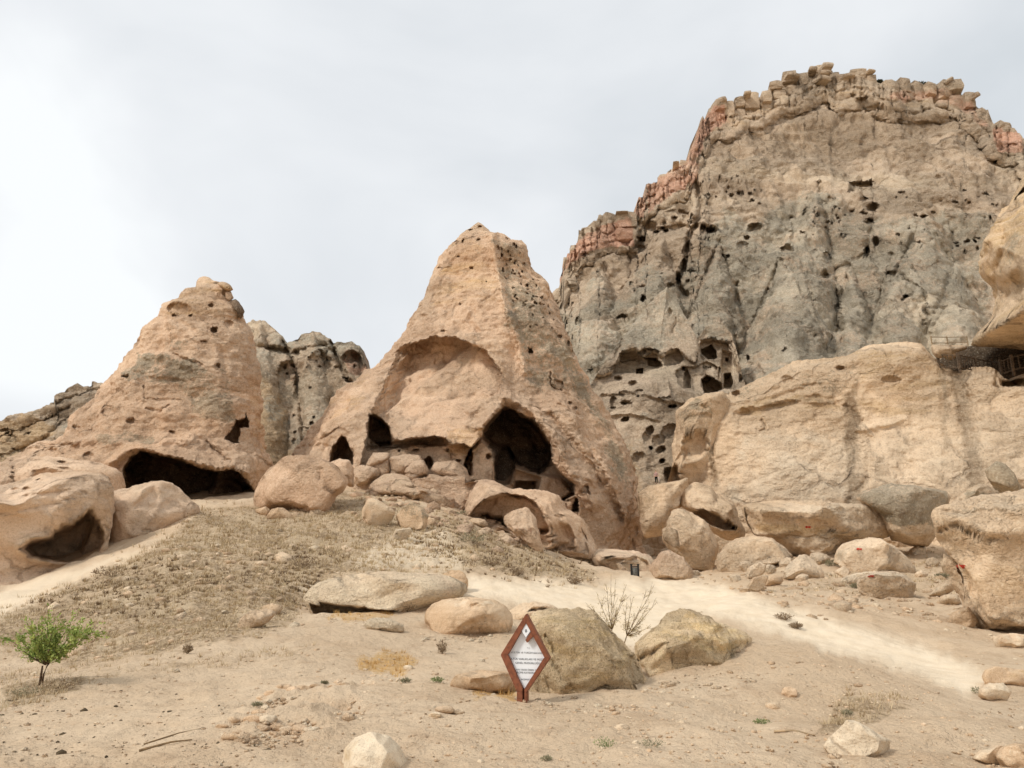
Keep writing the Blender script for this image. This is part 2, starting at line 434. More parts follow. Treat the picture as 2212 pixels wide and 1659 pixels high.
# ------------------------------------------------------------------ ground height
GC = {
 -700: {6.5: 1659, 9: 1560, 13: 1490, 18: 1400, 25: 1330, 32: 1280, 40: 1230, 60: 1150, 90: 1100, 150: 1060},
 -250: {6.5: 1659, 9: 1560, 13: 1490, 18: 1405, 25: 1345, 32: 1295, 40: 1240, 60: 1150},
 0: {6.5: 1659, 9: 1565, 13: 1492, 18: 1400, 25: 1328, 32: 1280, 40: 1235, 60: 1150, 100: 1060},
 200: {6.5: 1659, 9: 1560, 13: 1475, 18: 1385, 25: 1300, 32: 1240, 40: 1190, 60: 1110},
 400: {6.5: 1659, 9: 1560, 13: 1460, 18: 1360, 25: 1265, 32: 1190, 40: 1128, 50: 1090, 70: 1060, 110: 1040},
 600: {6.5: 1659, 9: 1555, 13: 1460, 18: 1372, 25: 1275, 35: 1175, 45: 1108, 60: 1060, 100: 1030},
 800: {6.5: 1659, 9: 1550, 13: 1460, 17: 1385, 20: 1345, 26: 1262, 35: 1175, 45: 1105, 55: 1050, 70: 1000},
 1000: {6.5: 1659, 9: 1542, 13: 1462, 17: 1395, 22: 1325, 30: 1235, 40: 1165, 50: 1110, 60: 1070, 100: 1040},
 1200: {6.5: 1659, 9: 1532, 13: 1462, 17: 1400, 22: 1340, 30: 1265, 40: 1220, 50: 1190, 60: 1165},
 1400: {6.5: 1659, 9: 1528, 13: 1462, 17: 1400, 25: 1318, 35: 1273, 46: 1246, 60: 1225, 80: 1190, 110: 1150},
 1600: {6.5: 1659, 9: 1552, 12: 1480, 16: 1410, 24: 1320, 35: 1278, 45: 1245, 60: 1205, 80: 1150},
 1800: {6.5: 1659, 9: 1565, 12: 1500, 16: 1420, 22: 1358, 32: 1293, 45: 1235, 60: 1180, 80: 1120},
 2000: {6.5: 1659, 9: 1580, 12: 1525, 16: 1455, 22: 1388, 32: 1310, 45: 1240, 60: 1170, 100: 1080},
 2212: {6.5: 1659, 9: 1590, 13: 1505, 18: 1440, 22: 1402, 32: 1322, 45: 1250, 60: 1180},
 2700: {6.5: 1659, 9: 1590, 13: 1510, 18: 1445, 25: 1385, 35: 1320, 60: 1190, 100: 1100},
}
cx, cy, ch = [], [], []
for u_, d_ in GC.items():
    for Y_, v_ in d_.items():
        p_ = pt(u_, v_, Y_); r_ = math.hypot(p_[0], p_[1])
        cx.append(math.atan2(p_[0], p_[1])*2.2); cy.append(math.log(r_)); ch.append(p_[2]/r_)
for a_ in np.linspace(-1.3, 1.3, 9):
    cx.append(a_*2.2); cy.append(math.log(2.)); ch.append(0.)
for a_ in (-1.3, 1.3):
    for r_, h_ in ((12, -.02), (40, .05), (150, .1)):
        cx.append(a_*2.2); cy.append(math.log(r_)); ch.append(h_)
for a_ in (-.7, -.35, 0, .35, .7):
    cx.append(a_*2.2); cy.append(math.log(300.)); ch.append(.12)
cx = np.array(cx); cy = np.array(cy); ch = np.array(ch); n_ = len(cx)
def _U(d2): return np.where(d2 > 1e-12, .5*d2*np.log(np.maximum(d2, 1e-12)), 0)
K_ = _U((cx[:, None]-cx)**2+(cy[:, None]-cy)**2)+np.eye(n_)*.004
A_ = np.zeros((n_+3, n_+3)); A_[:n_, :n_] = K_; A_[:n_, n_] = 1; A_[:n_, n_+1] = cx; A_[:n_, n_+2] = cy
A_[n_:, :n_] = A_[:n_, n_:].T
W_ = np.linalg.solve(A_, np.concatenate([ch, [0, 0, 0]]))
# swells and hollows of the ground, each (u, Y, radius across m, radius along m, height m)
SWELL = [(1640, 12.6, 2.2, 1.9, .58), (1950, 11.0, 1.9, 1.3, .20), (2000, 8.2, 1.0, .6, .16), (640, 9.6, 1.5, 1.3, .22), (650, 9.5, .8, .6, -.30), (1700, 21, 6, 3.5, -.35),
         (120, 12.6, 1.0, .9, .10), (640, 17.5, 1.5, 2., .25), (900, 8.0, 1.2, .6, .06), (1020, 26, 5, 4, .4), (750, 24.4, 2.1, 2.0, -1.1)]
_sw = []
for u_, Y_, ra_, rl_, h_ in SWELL:
    p_ = pt(u_, 1400, Y_); _sw.append((float(p_[0]), Y_, ra_, rl_, h_))
def ground_base(x, y):
    x = np.asarray(x, float); y = np.asarray(y, float)
    r = np.hypot(x, y)+1e-6; az = np.arctan2(x, y); lr = np.log(np.clip(r, 2., 300.))
    azc = np.clip(az, -1.3, 1.3)
    sh = r.shape; a = (azc*2.2).ravel(); l = lr.ravel(); out = np.empty_like(a)
    for s in range(0, len(a), 40000):
        e = slice(s, s+40000)
        out[e] = _U((a[e][:, None]-cx)**2+(l[e][:, None]-cy)**2)@W_[:n_]+W_[n_]+a[e]*W_[n_+1]+l[e]*W_[n_+2]
    out = out.reshape(sh)*r
    out *= sstep(1.0, 3.0, r)*sstep(2.6, 1.2, np.abs(az))
    for sx, sy, ra, rl, h in _sw:
        out = out + h*np.exp(-((x-sx)/ra)**2-((y-sy)/rl)**2)
    return out
def ground_z(x, y):
    x = np.asarray(x, float); y = np.asarray(y, float); z = ground_base(x, y)
    r = np.hypot(x, y); P = np.stack([x, y, np.zeros_like(x)], -1)
    z = z + .085*fbm(P, 2.2, 4, 31)*sstep(2, 8, r) + .03*fbm(P, .5, 3, 37) + np.clip(r-14, 0, 20)/20*.28*fbm(P, 3.2, 4, 41)
    return z
def ground_Y(u, v, y0=3., y1=120.):    # where the sight line (u, v) meets the ground
    Y = np.geomspace(y0, y1, 500); p = pt(u, v, Y)
    d = p[:, 2]-ground_z(p[:, 0], p[:, 1])
    k = np.where(d < 0)[0]
    if len(k) == 0: return y1
    k = k[0]
    if k == 0: return y0
    t = d[k-1]/(d[k-1]-d[k]+1e-9)
    return float(Y[k-1]+(Y[k]-Y[k-1])*t)
def gpt(u, v):
    Y = ground_Y(u, v); p = pt(u, v, Y); return np.array([p[0], p[1], float(ground_z(p[0], p[1]))])

ALLATTR = ('lichen', 'ochre', 'pale', 'red', 'stain', 'soot_shade')
def attrs_for(zones, u, v):
    z = zones or {}
    return {k: (paint(z[k], u, v) if k in z else np.zeros_like(u)) for k in ALLATTR}

# ------------------------------------------------------------------ rock spire: rows between a left and a right outline
def spire(name, Lft, Rgt, v0, v1, Yc, dfac, nr, nf, feats, disp, mat, zones=None, nb=70, pw=.92, back=1.0, ridge=None):
    v = np.linspace(v0, v1, nr)
    L = lerp_line(Lft, v, 1); R = lerp_line(Rgt, v, 1)
    PL = pt(L, v, Yc); PR = pt(R, v, Yc); c = .5*(PL+PR); w = .5*np.linalg.norm(PR-PL, axis=1)
    dw = np.minimum(w, 1e9)*dfac
    k = 9; ker = np.ones(k)/k
    dw = np.convolve(np.pad(dw, k//2, 'edge'), ker, 'valid')
    thf = np.linspace(-math.pi*.56, math.pi*.56, nf); thb = np.linspace(math.pi*.56, math.pi*1.44, nb+2)[1:-1]
    th = np.concatenate([thf, thb])
    s = np.sin(th); co = np.cos(th)
    P = np.zeros((nr, len(th), 3))
    P[..., 0] = c[:, None, 0]+w[:, None]*s
    P[..., 1] = c[:, None, 1]-dw[:, None]*np.sign(co)*np.abs(co)**pw*np.where(co < 0, back, 1)
    P[..., 2] = c[:, None, 2]
    f = P[..., 1]/Yc                                  # the courses dip a little towards the front, and the body faces the path
    P[..., 0] *= f; P[..., 2] = EYE+(P[..., 2]-EYE)*f
    ctr = np.zeros_like(P); ctr[..., 0] = c[:, None, 0]; ctr[..., 1] = c[:, None, 1]; ctr[..., 2] = P[..., 2]-.3*w[:, None]
    n = orient(grid_normals(P, True), P, ctr)
    P = P+n*disp[0](P)[..., None]*(sstep(0, 14, np.arange(nr))*np.clip(w/4.5, .12, 1))[:, None, None]
    u, vv = proj(P)
    front = (co > -.25)[None, :]*np.ones((nr, 1))
    wsh = push_total(feats, u, vv)*front
    P = pushray(P, wsh)
    n = orient(grid_normals(P, True), P, ctr)
    fine = disp[1](P)
    fine = fine*np.where(wsh > 1.2, .4, 1.)
    P = P+n*fine[..., None]*(sstep(0, 6, np.arange(nr))*np.clip(w/1.5, .2, 1))[:, None, None]
    at = attrs_for(zones, u, vv)
    V = P.reshape(-1, 3); Q = grid_quads(nr, len(th), True)
    return mesh_np(name, V, Q, mat, attrs=at)

# ------------------------------------------------------------------ rock wall: columns under a skyline, with its back
def wall_form(name, top, vb, u0, u1, nc, nr, Yf, feats, disp, mat, zones=None, thick=18., plateau=6, tj=1.0):
    u = np.linspace(u0, u1, nc) if np.isscalar(u0) else np.asarray(u0, float); nc = len(u)
    T = lerp_line(top, u, 0)
    if tj: T = T+tj*fbm(np.stack([u, u*0, u*0], -1), 9., 4, 71)
    s = np.linspace(0, 1, nr)[:, None]
    VB = lerp_line(vb, u, 0) if not np.isscalar(vb) else np.full(nc, vb)
    v = T[None]+(VB-T)[None]*s; U = np.broadcast_to(u, v.shape)
    Y = Yf(U, v, T[None])
    P = pt(U, v, Y)
    # rounded shoulder and plateau behind it
    extra = []
    for k in range(plateau, 0, -1):
        q = P[0].copy(); f = k/plateau
        q[:, 1] += thick*f; q[:, 2] -= .25*thick*f**2
        extra.append(q)
    bk = P[0].copy(); bk[:, 1] += thick*1.2; bk[:, 2] = -2
    P = np.concatenate([bk[None]]+[e_[None] for e_ in extra]+[P], 0)
    ne = plateau+1
    ref = P.copy(); ref[..., 1] += 50; ref[..., 2] -= 20
    n = orient(grid_normals(P), P, ref)
    P[ne:] = P[ne:]+(n*disp[0](P)[..., None])[ne:]*sstep(0, 10, np.arange(nr))[:, None, None]
    uu, vv = proj(P)
    w = push_total(feats, uu, vv); w[:ne] = 0
    P = pushray(P, w)
    n = orient(grid_normals(P), P, ref)
    f = disp[1](P)*np.where(w > 1.5, .4, 1)
    P = P+n*f[..., None]
    at = attrs_for(zones, uu, vv)
    return mesh_np(name, P.reshape(-1, 3), grid_quads(P.shape[0], nc), mat, attrs=at)

# ------------------------------------------------------------------ boulder: a closed body with a given outline
_ico = {}; CTR = {}
def ico(n):
    if n not in _ico:
        bm = bmesh.new(); bmesh.ops.create_icosphere(bm, subdivisions=n, radius=1.0)
        V = np.array([v.co[:] for v in bm.verts]); T = np.array([[v.index for v in f.verts] for f in bm.faces])
        bm.free(); _ico[n] = (V, T)
    return _ico[n]
def boulder(name, poly, label=None, cat='boulder', group=None, Y=None, dep=.75, sub=4, mat='boulder', facets=11, seed=0, rough=1.,
            e=.8, feats=(), zones=None, sink=.12, cu=None, cv=None, parent=None, layers=0., vcontact=None, smooth=True, soft_top=0., fd=(.5, .86)):
    poly = np.array(poly, float)
    rs = np.random.RandomState(seed+77)
    c_u = cu if cu is not None else .5*(poly[:, 0].min()+poly[:, 0].max())
    c_v = cv if cv is not None else .5*(poly[:, 1].min()+poly[:, 1].max())
    vb = poly[:, 1].max(); hgt = vb-poly[:, 1].min(); wid = np.ptp(poly[:, 0])
    low = poly[:, 1] > c_v+.25*hgt
    poly2 = poly.copy(); poly2[low, 1] += sink*hgt
    th = np.linspace(-math.pi, math.pi, 361); R = np.zeros(361)
    for i, a in enumerate(th):
        dx, dy = math.cos(a), math.sin(a); best = 0
        for k in range(len(poly2)):
            ax, ay = poly2[k]-(c_u, c_v); bx, by = poly2[(k+1) % len(poly2)]-(c_u, c_v)
            den = dx*(by-ay)-dy*(bx-ax)
            if abs(den) < 1e-9: continue
            t = (ax*(by-ay)-ay*(bx-ax))/den; s = (ax*dy-ay*dx)/den
            if t > 0 and -.001 <= s <= 1.001: best = max(best, t)
        R[i] = best
    R[R == 0] = np.median(R)
    Rw = np.concatenate([R[-4:-1], R, R[1:4]]); R = np.convolve(Rw, [1, 2, 3, 4, 3, 2, 1], 'valid')/16
    if Y is None:
        yc = ground_Y(c_u, vcontact or vb-.03*hgt)
        half = .5*min(wid, hgt*2.2)/F*yc
        D = dep*half; Y = yc+.75*D
    else:
        D = dep*.5*min(wid, hgt*2.2)/F*Y
    S, T = ico(sub)
    N = S.copy()
    for _ in range(facets):
        k = rs.normal(size=3); k[1] = -abs(k[1])*.8; k /= np.linalg.norm(k); d = rs.uniform(*fd)
        N = N-np.maximum(N@k-d, 0)[:, None]*k
    a = np.arctan2(-N[:, 2], N[:, 0]); rad = np.hypot(N[:, 0], N[:, 2])
    nb_ = 48; ix = ((a+math.pi)/(2*math.pi)*nb_).astype(int) % nb_; rm = np.zeros(nb_); np.maximum.at(rm, ix, rad)
    rm = (np.roll(rm, 1)+2*rm+np.roll(rm, -1))/4; rmx = np.interp((a+math.pi)/(2*math.pi)*nb_-.5, np.arange(-1, nb_+1), np.concatenate([rm[-1:], rm, rm[:1]]))
    rr = np.interp(a, th, R)*np.clip(rad/rmx, 0, 1.02)**e
    ly = N[:, 1]
    uu = c_u+rr*np.cos(a); vv = c_v+rr*np.sin(a)
    # bodies are laid out at the plane Y and then thickened, so they are as deep as they are wide
    P = pt(uu, vv, Y+D*ly)
    ctr = pt(c_u, c_v, Y)
    size = .5*(wid+hgt)*.5/F*Y
    n = P-ctr; n /= np.linalg.norm(n, axis=1)[:, None]+1e-9
    off = np.array([seed*3.1, 0, 0])
    P = P+n*(size*rough*(.05*fbm(P+off, size*.9, 3, seed)+.042*ridged(P+off, size*.4, 4, seed+4)+.018*fbm(P+off, size*.12, 3, seed+8, .6)))[:, None]
    if layers:
        P = P+n*(layers*size*np.abs(np.sin((P[:, 2]+.12*size*fbm(P, size*.6, 2, 3))/size*9)))[:, None]
    u2, v2 = proj(P)
    if feats:
        w = push_total(list(feats), u2, v2)*(ly < .2); P = pushray(P, w)
    at = attrs_for(zones, u2, v2)
    o = mesh_np(name, P, T, M[mat] if isinstance(mat, str) else mat, parent, attrs=at, smooth=smooth)
    if label: tag(o, label, cat, group)
    CTR[o.name] = ctr
    return o
# ------------------------------------------------------------------ ground sheet
azd = np.radians(np.concatenate([np.linspace(-180, -42, 28)[:-1], np.linspace(-42, 42, 620), np.linspace(42, 180, 28)[1:]]))
rd = np.concatenate([[.05, .5, 1.2, 2.2, 3.2, 4.2], np.geomspace(5., 70, 400), np.geomspace(71, 130, 40), np.geomspace(140, 2500, 16)])
X_ = rd[:, None]*np.sin(azd)[None]; Y_ = rd[:, None]*np.cos(azd)[None]
Zg = ground_z(X_, Y_)
GP = np.stack([X_, Y_, Zg], -1)
gu, gv = proj(GP); infront = (Y_ > 2)
GRASS = [('P', [(60, 1300), (200, 1240), (320, 1185), (395, 1130), (440, 1095), (560, 1085), (760, 1060), (900, 1090), (1150, 1170), (1300, 1245), (1230, 1262), (1010, 1232), (760, 1250),
                (670, 1290), (640, 1340), (560, 1370), (300, 1420), (150, 1440), (0, 1400), (-100, 1400), (-100, 1350)], 1.0, 34),
         ('P', [(-60, 1440), (230, 1440), (560, 1400), (700, 1390), (640, 1430), (300, 1470), (-60, 1500)], .45, 20),
         ('P', [(0, 1480), (200, 1460), (140, 1510), (0, 1535)], .8, 10),
         ('P', [(1820, 1500), (1990, 1520), (1900, 1560), (1800, 1590), (1760, 1580)], .7, 12),
         ('P', [(1960, 1180), (2120, 1190), (2060, 1300), (1900, 1290), (1640, 1290), (1760, 1240)], .5, 14)]
PATH = [('P', [(1000, 1245), (1300, 1262), (1340, 1240), (1430, 1262), (1500, 1275), (1640, 1305), (1800, 1340), (2000, 1400), (2110, 1440), (2150, 1480), (2080, 1500), (1960, 1450),
               (1760, 1400), (1690, 1350), (1600, 1316), (1500, 1330), (1400, 1400), (1300, 1395), (1250, 1350), (1180, 1320), (1100, 1300), (1000, 1290)], .8, 24), ('L', [(1420, 1268), (1560, 1300), (1700, 1345), (1850, 1385), (2000, 1430), (2090, 1470)], 34, 1.),
        ('P', [(-100, 1285), (60, 1245), (180, 1220), (300, 1190), (360, 1160), (300, 1200), (120, 1275), (0, 1340), (-100, 1370)], .62, 22),
        ('P', [(640, 1260), (760, 1245), (1000, 1240), (1000, 1300), (860, 1310), (680, 1300)], .6, 14),
        ('P', [(850, 1150), (960, 1130), (1000, 1180), (1010, 1235), (800, 1240), (740, 1215)], .5, 22),
        ('P', [(0, 1640), (0, 1540), (300, 1500), (900, 1440), (1100, 1420), (1090, 1450), (700, 1500), (420, 1600), (250, 1659)], .28, 25),
        ('P', [(1400, 1560), (1700, 1550), (1650, 1640), (1400, 1659)], .2, 30)]
STRAW = [('P', [(770, 1420), (850, 1405), (910, 1420), (900, 1450), (820, 1465), (770, 1440)], .8, 10), ('P', [(1010, 1490), (1120, 1480), (1120, 1515), (1030, 1512)], .9, 8),
         ('P', [(720, 1320), (860, 1310), (830, 1345), (700, 1345)], .7, 8)]
ga = {k: np.where(infront, paint(s, gu, gv), 0.) for k, s in (('grass', GRASS), ('path', PATH), ('straw', STRAW))}
# coarse clods and stones standing in the earth, none on the beaten path
Pq = np.stack([X_, Y_, X_*0], -1)
rr_ = np.hypot(X_, Y_)
cl = np.clip(ridged(Pq, .75, 3, 51)-.35, 0, 2)
rub = np.where(infront, paint([('P', [(470, 1560), (560, 1510), (620, 1480), (760, 1480), (800, 1520), (720, 1570), (700, 1600), (560, 1600)], 1., 14)], gu, gv), 0)
amp = .018+.05*ga['grass']*np.clip(rr_/20, .4, 1.6)-.012*ga['path']+.10*rub
GP[..., 2] += np.where(infront & (rr_ < 90), (cl-.5)*amp*sstep(4, 7, rr_), 0)
ground = mesh_np('ground', GP.reshape(-1, 3), grid_quads(len(rd), len(azd)), M['ground'], attrs={k: ga[k] for k in ga})
tag(ground, kind='structure')

# ------------------------------------------------------------------ the great mountain wall
TOPM = Z(4, (-700, 1330), (-400, 1300), (-120, 1240), (0, 1185), (60, 1165), (100, 1130), (130, 1110), (136, 1060), (150, 975), (172, 962), (180, 920), (212, 912), (218, 860), (240, 845), (298, 840), (306, 802),
         (330, 795), (368, 785), (440, 786), (456, 795), (464, 770), (478, 705), (508, 698), (513, 645), (560, 635), (572, 610), (600, 600), (622, 575), (655, 566), (700, 556), (712, 530), (713, 485),
         (744, 455), (748, 415), (776, 385), (766, 335), (795, 303), (850, 277), (882, 300), (940, 272), (950, 250), (985, 254), (990, 268), (1040, 242), (1088, 196), (1135, 168), (1225, 172), (1233, 148), (1278, 140),
         (1292, 119), (1338, 125), (1352, 172), (1372, 180), (1400, 166), (1482, 160), (1486, 151), (1522, 152), (1530, 180), (1600, 200), (1640, 192), (1700, 205), (1790, 214), (1835, 214), (1862, 188), (1884, 192), (1892, 212),
         (1920, 206), (1935, 262), (1968, 253), (1998, 290), (2030, 312), (2048, 352), (2070, 395), (2140, 402), (2180, 412), (2192, 465), (2206, 503), (2300, 520), (2500, 640), (2900, 760))
def YfM(u, v, T):
    Y = 100+(1010-v)*.078+np.maximum(1500-u, 0)*.045
    capd = sstep(95, 60, v-T)
    return Y-capd*1.2+sstep(60, 84, v-T)*sstep(130, 90, v-T)*1.4
def dM0(P):
    g = fbm(P, 17., 4, 61, .5, (1, 1, .3))*2.4
    return g+ridged(P, 9., 3, 66, .5, (1, 1, .35))*.9+fbm(P, 5., 3, 63)*.9
def dM1(P):
    a, b, _ = worley(P, 2.6, 3, (1, 1, 1.4))
    return fbm(P, 2.4, 4, 64, .6, (1, 1, 1.2))*.42-.5*np.clip(.42-a, 0, 1)*(perlin(P/14., 7) > .05)
mr = np.random.RandomState(4)
FM = [B(Z(4, (1290, 640))[0], Z(4, (880, 1500))[0], Z(4, (1420, 1500))[0], 13.6, 1.0),
      B(Z(4, (1160, 800))[0], Z(4, (980, 1440))[0], Z(4, (1330, 1440))[0], 15.299999999999999, 1.0),
      B(Z(4, (1430, 1010))[0], Z(4, (1300, 1460))[0], Z(4, (1620, 1460))[0], 11.9, 1.0),
      B(Z(4, (1620, 960))[0], Z(4, (1480, 1420))[0], Z(4, (1820, 1420))[0], 11.9, 1.0),
      B(Z(4, (1900, 1000))[0], Z(4, (1760, 1340))[0], Z(4, (2080, 1340))[0], 11.9, 1.0),
      B(Z(4, (1760, 790))[0], Z(4, (1600, 1100))[0], Z(4, (1960, 1150))[0], 6.8, 1.0),
      B(Z(4, (840, 900))[0], Z(4, (680, 1300))[0], Z(4, (960, 1300))[0], 8.5, 1.0),
      B(Z(4, (300, 960))[0], Z(4, (90, 1500))[0], Z(4, (440, 1300))[0], 10.2, 1.0),
      B(Z(4, (590, 870))[0], Z(4, (400, 1120))[0], Z(4, (660, 1120))[0], 6.8, 1.0),
      C(Z(4, (740, 650), (760, 760), (700, 900), (690, 1010), (650, 1090), (690, 1150)), 7, 3.4),
      C(Z(4, (480, 820), (560, 850), (700, 840), (820, 850)), 8, 3.0), C(Z(4, (490, 900), (440, 960), (445, 1100)), 6, 1.8),
      C(Z(4, (1540, 740), (1530, 830), (1500, 960), (1310, 1060)), 5, 1.2), C(Z(4, (930, 1440), (900, 1300), (920, 1100)), 6, 2.),
      C(Z(4, (1390, 1350), (1370, 1150), (1330, 1060)), 4, 1.5), C(Z(4, (100, 1180), (160, 1290), (190, 1400)), 6, 2.5),
      C(Z(4, (1640, 1040), (1760, 1130), (1780, 1240)), 4, 1.5)]
FM = [f if f[0] != 'B' else f[:4]+(f[4]*1.15, .7) for f in FM]
for f in [f for f in FM if f[0] == 'B']:
    for ft in (f[2], f[3]):
        a0, b0 = f[1]; FM.append(C([(a0, b0), (a0+(ft[0]-a0)*.5+2, b0+(ft[1]-b0)*.5), ft], 4.5, .75))
MH = [(1147, 938, 28, 24, 5), (1325, 968, 18, 22, 5), (1315, 1052, 14, 14, 3), (1505, 950, 14, 26, 6), (1545, 905, 16, 26, 5), (1612, 1050, 24, 16, 5), (1680, 1150, 16, 12, 5), (1665, 1165, 10, 6, 3),
      (1000, 845, 34, 26, 5), (945, 925, 28, 22, 2.2), (965, 885, 14, 10, 3), (855, 968, 10, 8, 3), (880, 965, 8, 8, 3), (1160, 860, 9, 7, 2), (1215, 858, 12, 7, 2.5), (1535, 750, 26, 22, 5), (1515, 812, 22, 14, 5),
      (1490, 772, 16, 8, 3), (1440, 765, 10, 7, 3), (1492, 710, 16, 12, 4), (895, 700, 12, 8, 3), (980, 686, 10, 6, 2), (800, 850, 22, 14, 5), (770, 835, 14, 10, 4), (740, 830, 18, 12, 3), (700, 790, 26, 18, 3),
      (670, 770, 20, 14, 2.5), (600, 855, 14, 10, 4), (560, 860, 16, 8, 4), (500, 890, 22, 13, 4), (490, 935, 22, 16, 2.5), (450, 960, 20, 22, 2.5), (497, 1105, 18, 10, 2.2), (497, 1160, 14, 16, 5), (405, 1240, 26, 14, 3),
      (655, 1070, 14, 26, 5), (680, 1010, 14, 30, 5), (700, 930, 20, 26, 4), (720, 880, 18, 20, 4), (620, 1100, 18, 12, 3), (1272, 945, 10, 6, 2), (1120, 990, 12, 8, 1.5), (1060, 1125, 12, 10, 1.8), (970, 1430, 8, 16, 3),
      (985, 1450, 10, 6, 1.5), (1135, 1388, 12, 6, 1.5), (1270, 1330, 6, 4, 1.5), (1720, 905, 9, 6, 2), (1740, 908, 7, 5, 2), (1910, 905, 12, 6, 3), (1955, 905, 16, 10, 3), (1990, 900, 10, 8, 3), (2000, 940, 12, 8, 2),
      (1890, 940, 8, 5, 2), (1760, 790, 18, 7, 3), (1725, 785, 12, 6, 2), (1800, 770, 9, 5, 2), (2060, 798, 10, 6, 3), (1825, 610, 8, 6, 1), (1440, 250, 14, 10, 2.5), (1435, 640, 2, 2, 0.2), (620, 1250, 10, 20, 1.5), (720, 1290, 8, 18, 1.5),
      (715, 1035, 20, 10, 2), (1900, 725, 16, 6, 2.5), (2040, 690, 20, 7, 2), (150, 1330, 14, 16, 3), (205, 1260, 10, 20, 3), (170, 1180, 12, 10, 2), (445, 1085, 7, 7, 2), (264, 1475, 9, 9, 2), (585, 840, 10, 8, 3), (640, 800, 14, 10, 3)]
for a, b, c_, d, dep in MH:
    p = Z(4, (a, b))[0]; FM.append(E(p[0], p[1], max(c_*.48, 2.6), max(d*.48, 2.4), dep*.8, 0, .4))
for off, dp in ((30, .9), (52, .7), (78, 1.0)):
    uu_ = np.arange(1230, 2210, 14.); FM.append(C([(float(a), float(lerp_line(TOPM, a, 0))+off+5*math.sin(a*.03)+mr.uniform(-4, 4)) for a in uu_], 2.6, dp))
for a in np.arange(1235, 2205, 13.):
    a = a+mr.uniform(-5, 5); t0 = float(lerp_line(TOPM, a, 0)); FM.append(C([(a, t0), (a+mr.uniform(-3, 3), t0+mr.uniform(24, 62))], mr.uniform(1.3, 2.4), mr.uniform(.6, 1.5)))
FM.append(H(Z(4, (1425, 638), (1530, 630), (1532, 655), (1475, 662), (1450, 650), (1445, 676), (1424, 676)), 4, 1.2, .5))
FM.append(H(Z(4, (1456, 262), (1500, 250), (1560, 285), (1575, 310), (1510, 318), (1470, 300)), 2.6, 3, 2))
# rows and clouds of pigeon holes and weathering pits
for k in range(105):
    z = mr.randint(5)
    if z == 0: a, b = mr.uniform(1560, 2090), mr.uniform(660, 800)
    elif z == 1: a, b = mr.uniform(820, 1080), mr.uniform(600, 740)
    elif z == 2: a, b = mr.uniform(1220, 1420), mr.uniform(700, 880)
    elif z == 3: a, b = mr.uniform(440, 760), mr.uniform(740, 1160)
    else: a, b = mr.uniform(1640, 2060), mr.uniform(840, 1000)
    p = Z(4, (a, b))[0]; s = mr.uniform(1.3, 2.9)
    FM.append(E(p[0], p[1], s*mr.uniform(1, 1.8), s, mr.uniform(.8, 1.8), mr.uniform(-30, 30), .4))
# the carved rooms low on the wall
ROOMS = [H(Z(9, (290, 480), (300, 410), (390, 310), (400, 225), (540, 195), (600, 230), (680, 290), (740, 282), (850, 290), (910, 330), (938, 385), (880, 420), (780, 445), (690, 490), (560, 480), (400, 485)), 2.6, 1.3, .8),
       H(Z(9, (595, 425), (686, 420), (686, 492), (600, 492)), 3, 1, .3), H(Z(9, (740, 290), (840, 288), (910, 340), (930, 380), (860, 400), (760, 380)), 3, 2., .6),
       H(Z(9, (400, 230), (540, 200), (600, 235), (660, 300), (640, 380), (560, 470), (420, 470), (390, 400)), .8, 3, .6),
       H(Z(9, (615, 215), (700, 165), (800, 168), (880, 235), (880, 300), (720, 300)), 1.6, 1.2, .8), H(Z(9, (970, 235), (1050, 170), (1150, 168), (1210, 300), (1150, 365), (960, 380)), 1.6, 1.2, .8),
       H(Z(9, (1405, 130), (1430, 55), (1560, 42), (1700, 80), (1790, 95), (1780, 180), (1830, 240), (1840, 640), (1700, 690), (1690, 300), (1640, 300), (1480, 290), (1420, 200)), 1.2, 1.3, .7),
       H(Z(9, (1430, 180), (1560, 118), (1620, 190), (1632, 285), (1580, 300), (1510, 292), (1440, 230)), 6, 1.2, .6),
       H(Z(9, (1700, 190), (1830, 235), (1830, 480), (1705, 480)), 1.4, 1.2, .4), H(Z(9, (1745, 285), (1788, 285), (1788, 328), (1745, 328)), 3, .8, 0),
       H(Z(9, (1728, 487), (1812, 483), (1845, 620), (1812, 675), (1720, 670)), 6, 1, .3), H(Z(9, (1920, 490), (1975, 540), (1965, 580), (1918, 580)), 5, 1, .3), H(Z(9, (1660, 400), (1680, 400), (1674, 530), (1655, 530)), 1.5, .8, .2),
       H(Z(9, (1432, 570), (1500, 512), (1590, 538), (1690, 610), (1700, 690), (1560, 750), (1475, 750)), 7, 1.3, .7),
       H(Z(9, (1095, 470), (1200, 400), (1350, 395), (1500, 330), (1640, 400), (1690, 600), (1600, 500), (1440, 550), (1480, 740), (1400, 730), (1200, 680), (1130, 600)), 1.1, 1.3, .7),
       H(Z(9, (1212, 480), (1250, 425), (1300, 520), (1302, 670), (1212, 680)), 2.0, 1, .3), H(Z(9, (1180, 400), (1225, 405), (1215, 440), (1185, 440)), 2, 1, .3)]
for k in range(4): ROOMS.append(E(*Z(9, (1465+28*k, 405))[0], 1.5, 2., 1.2, 0, .3))
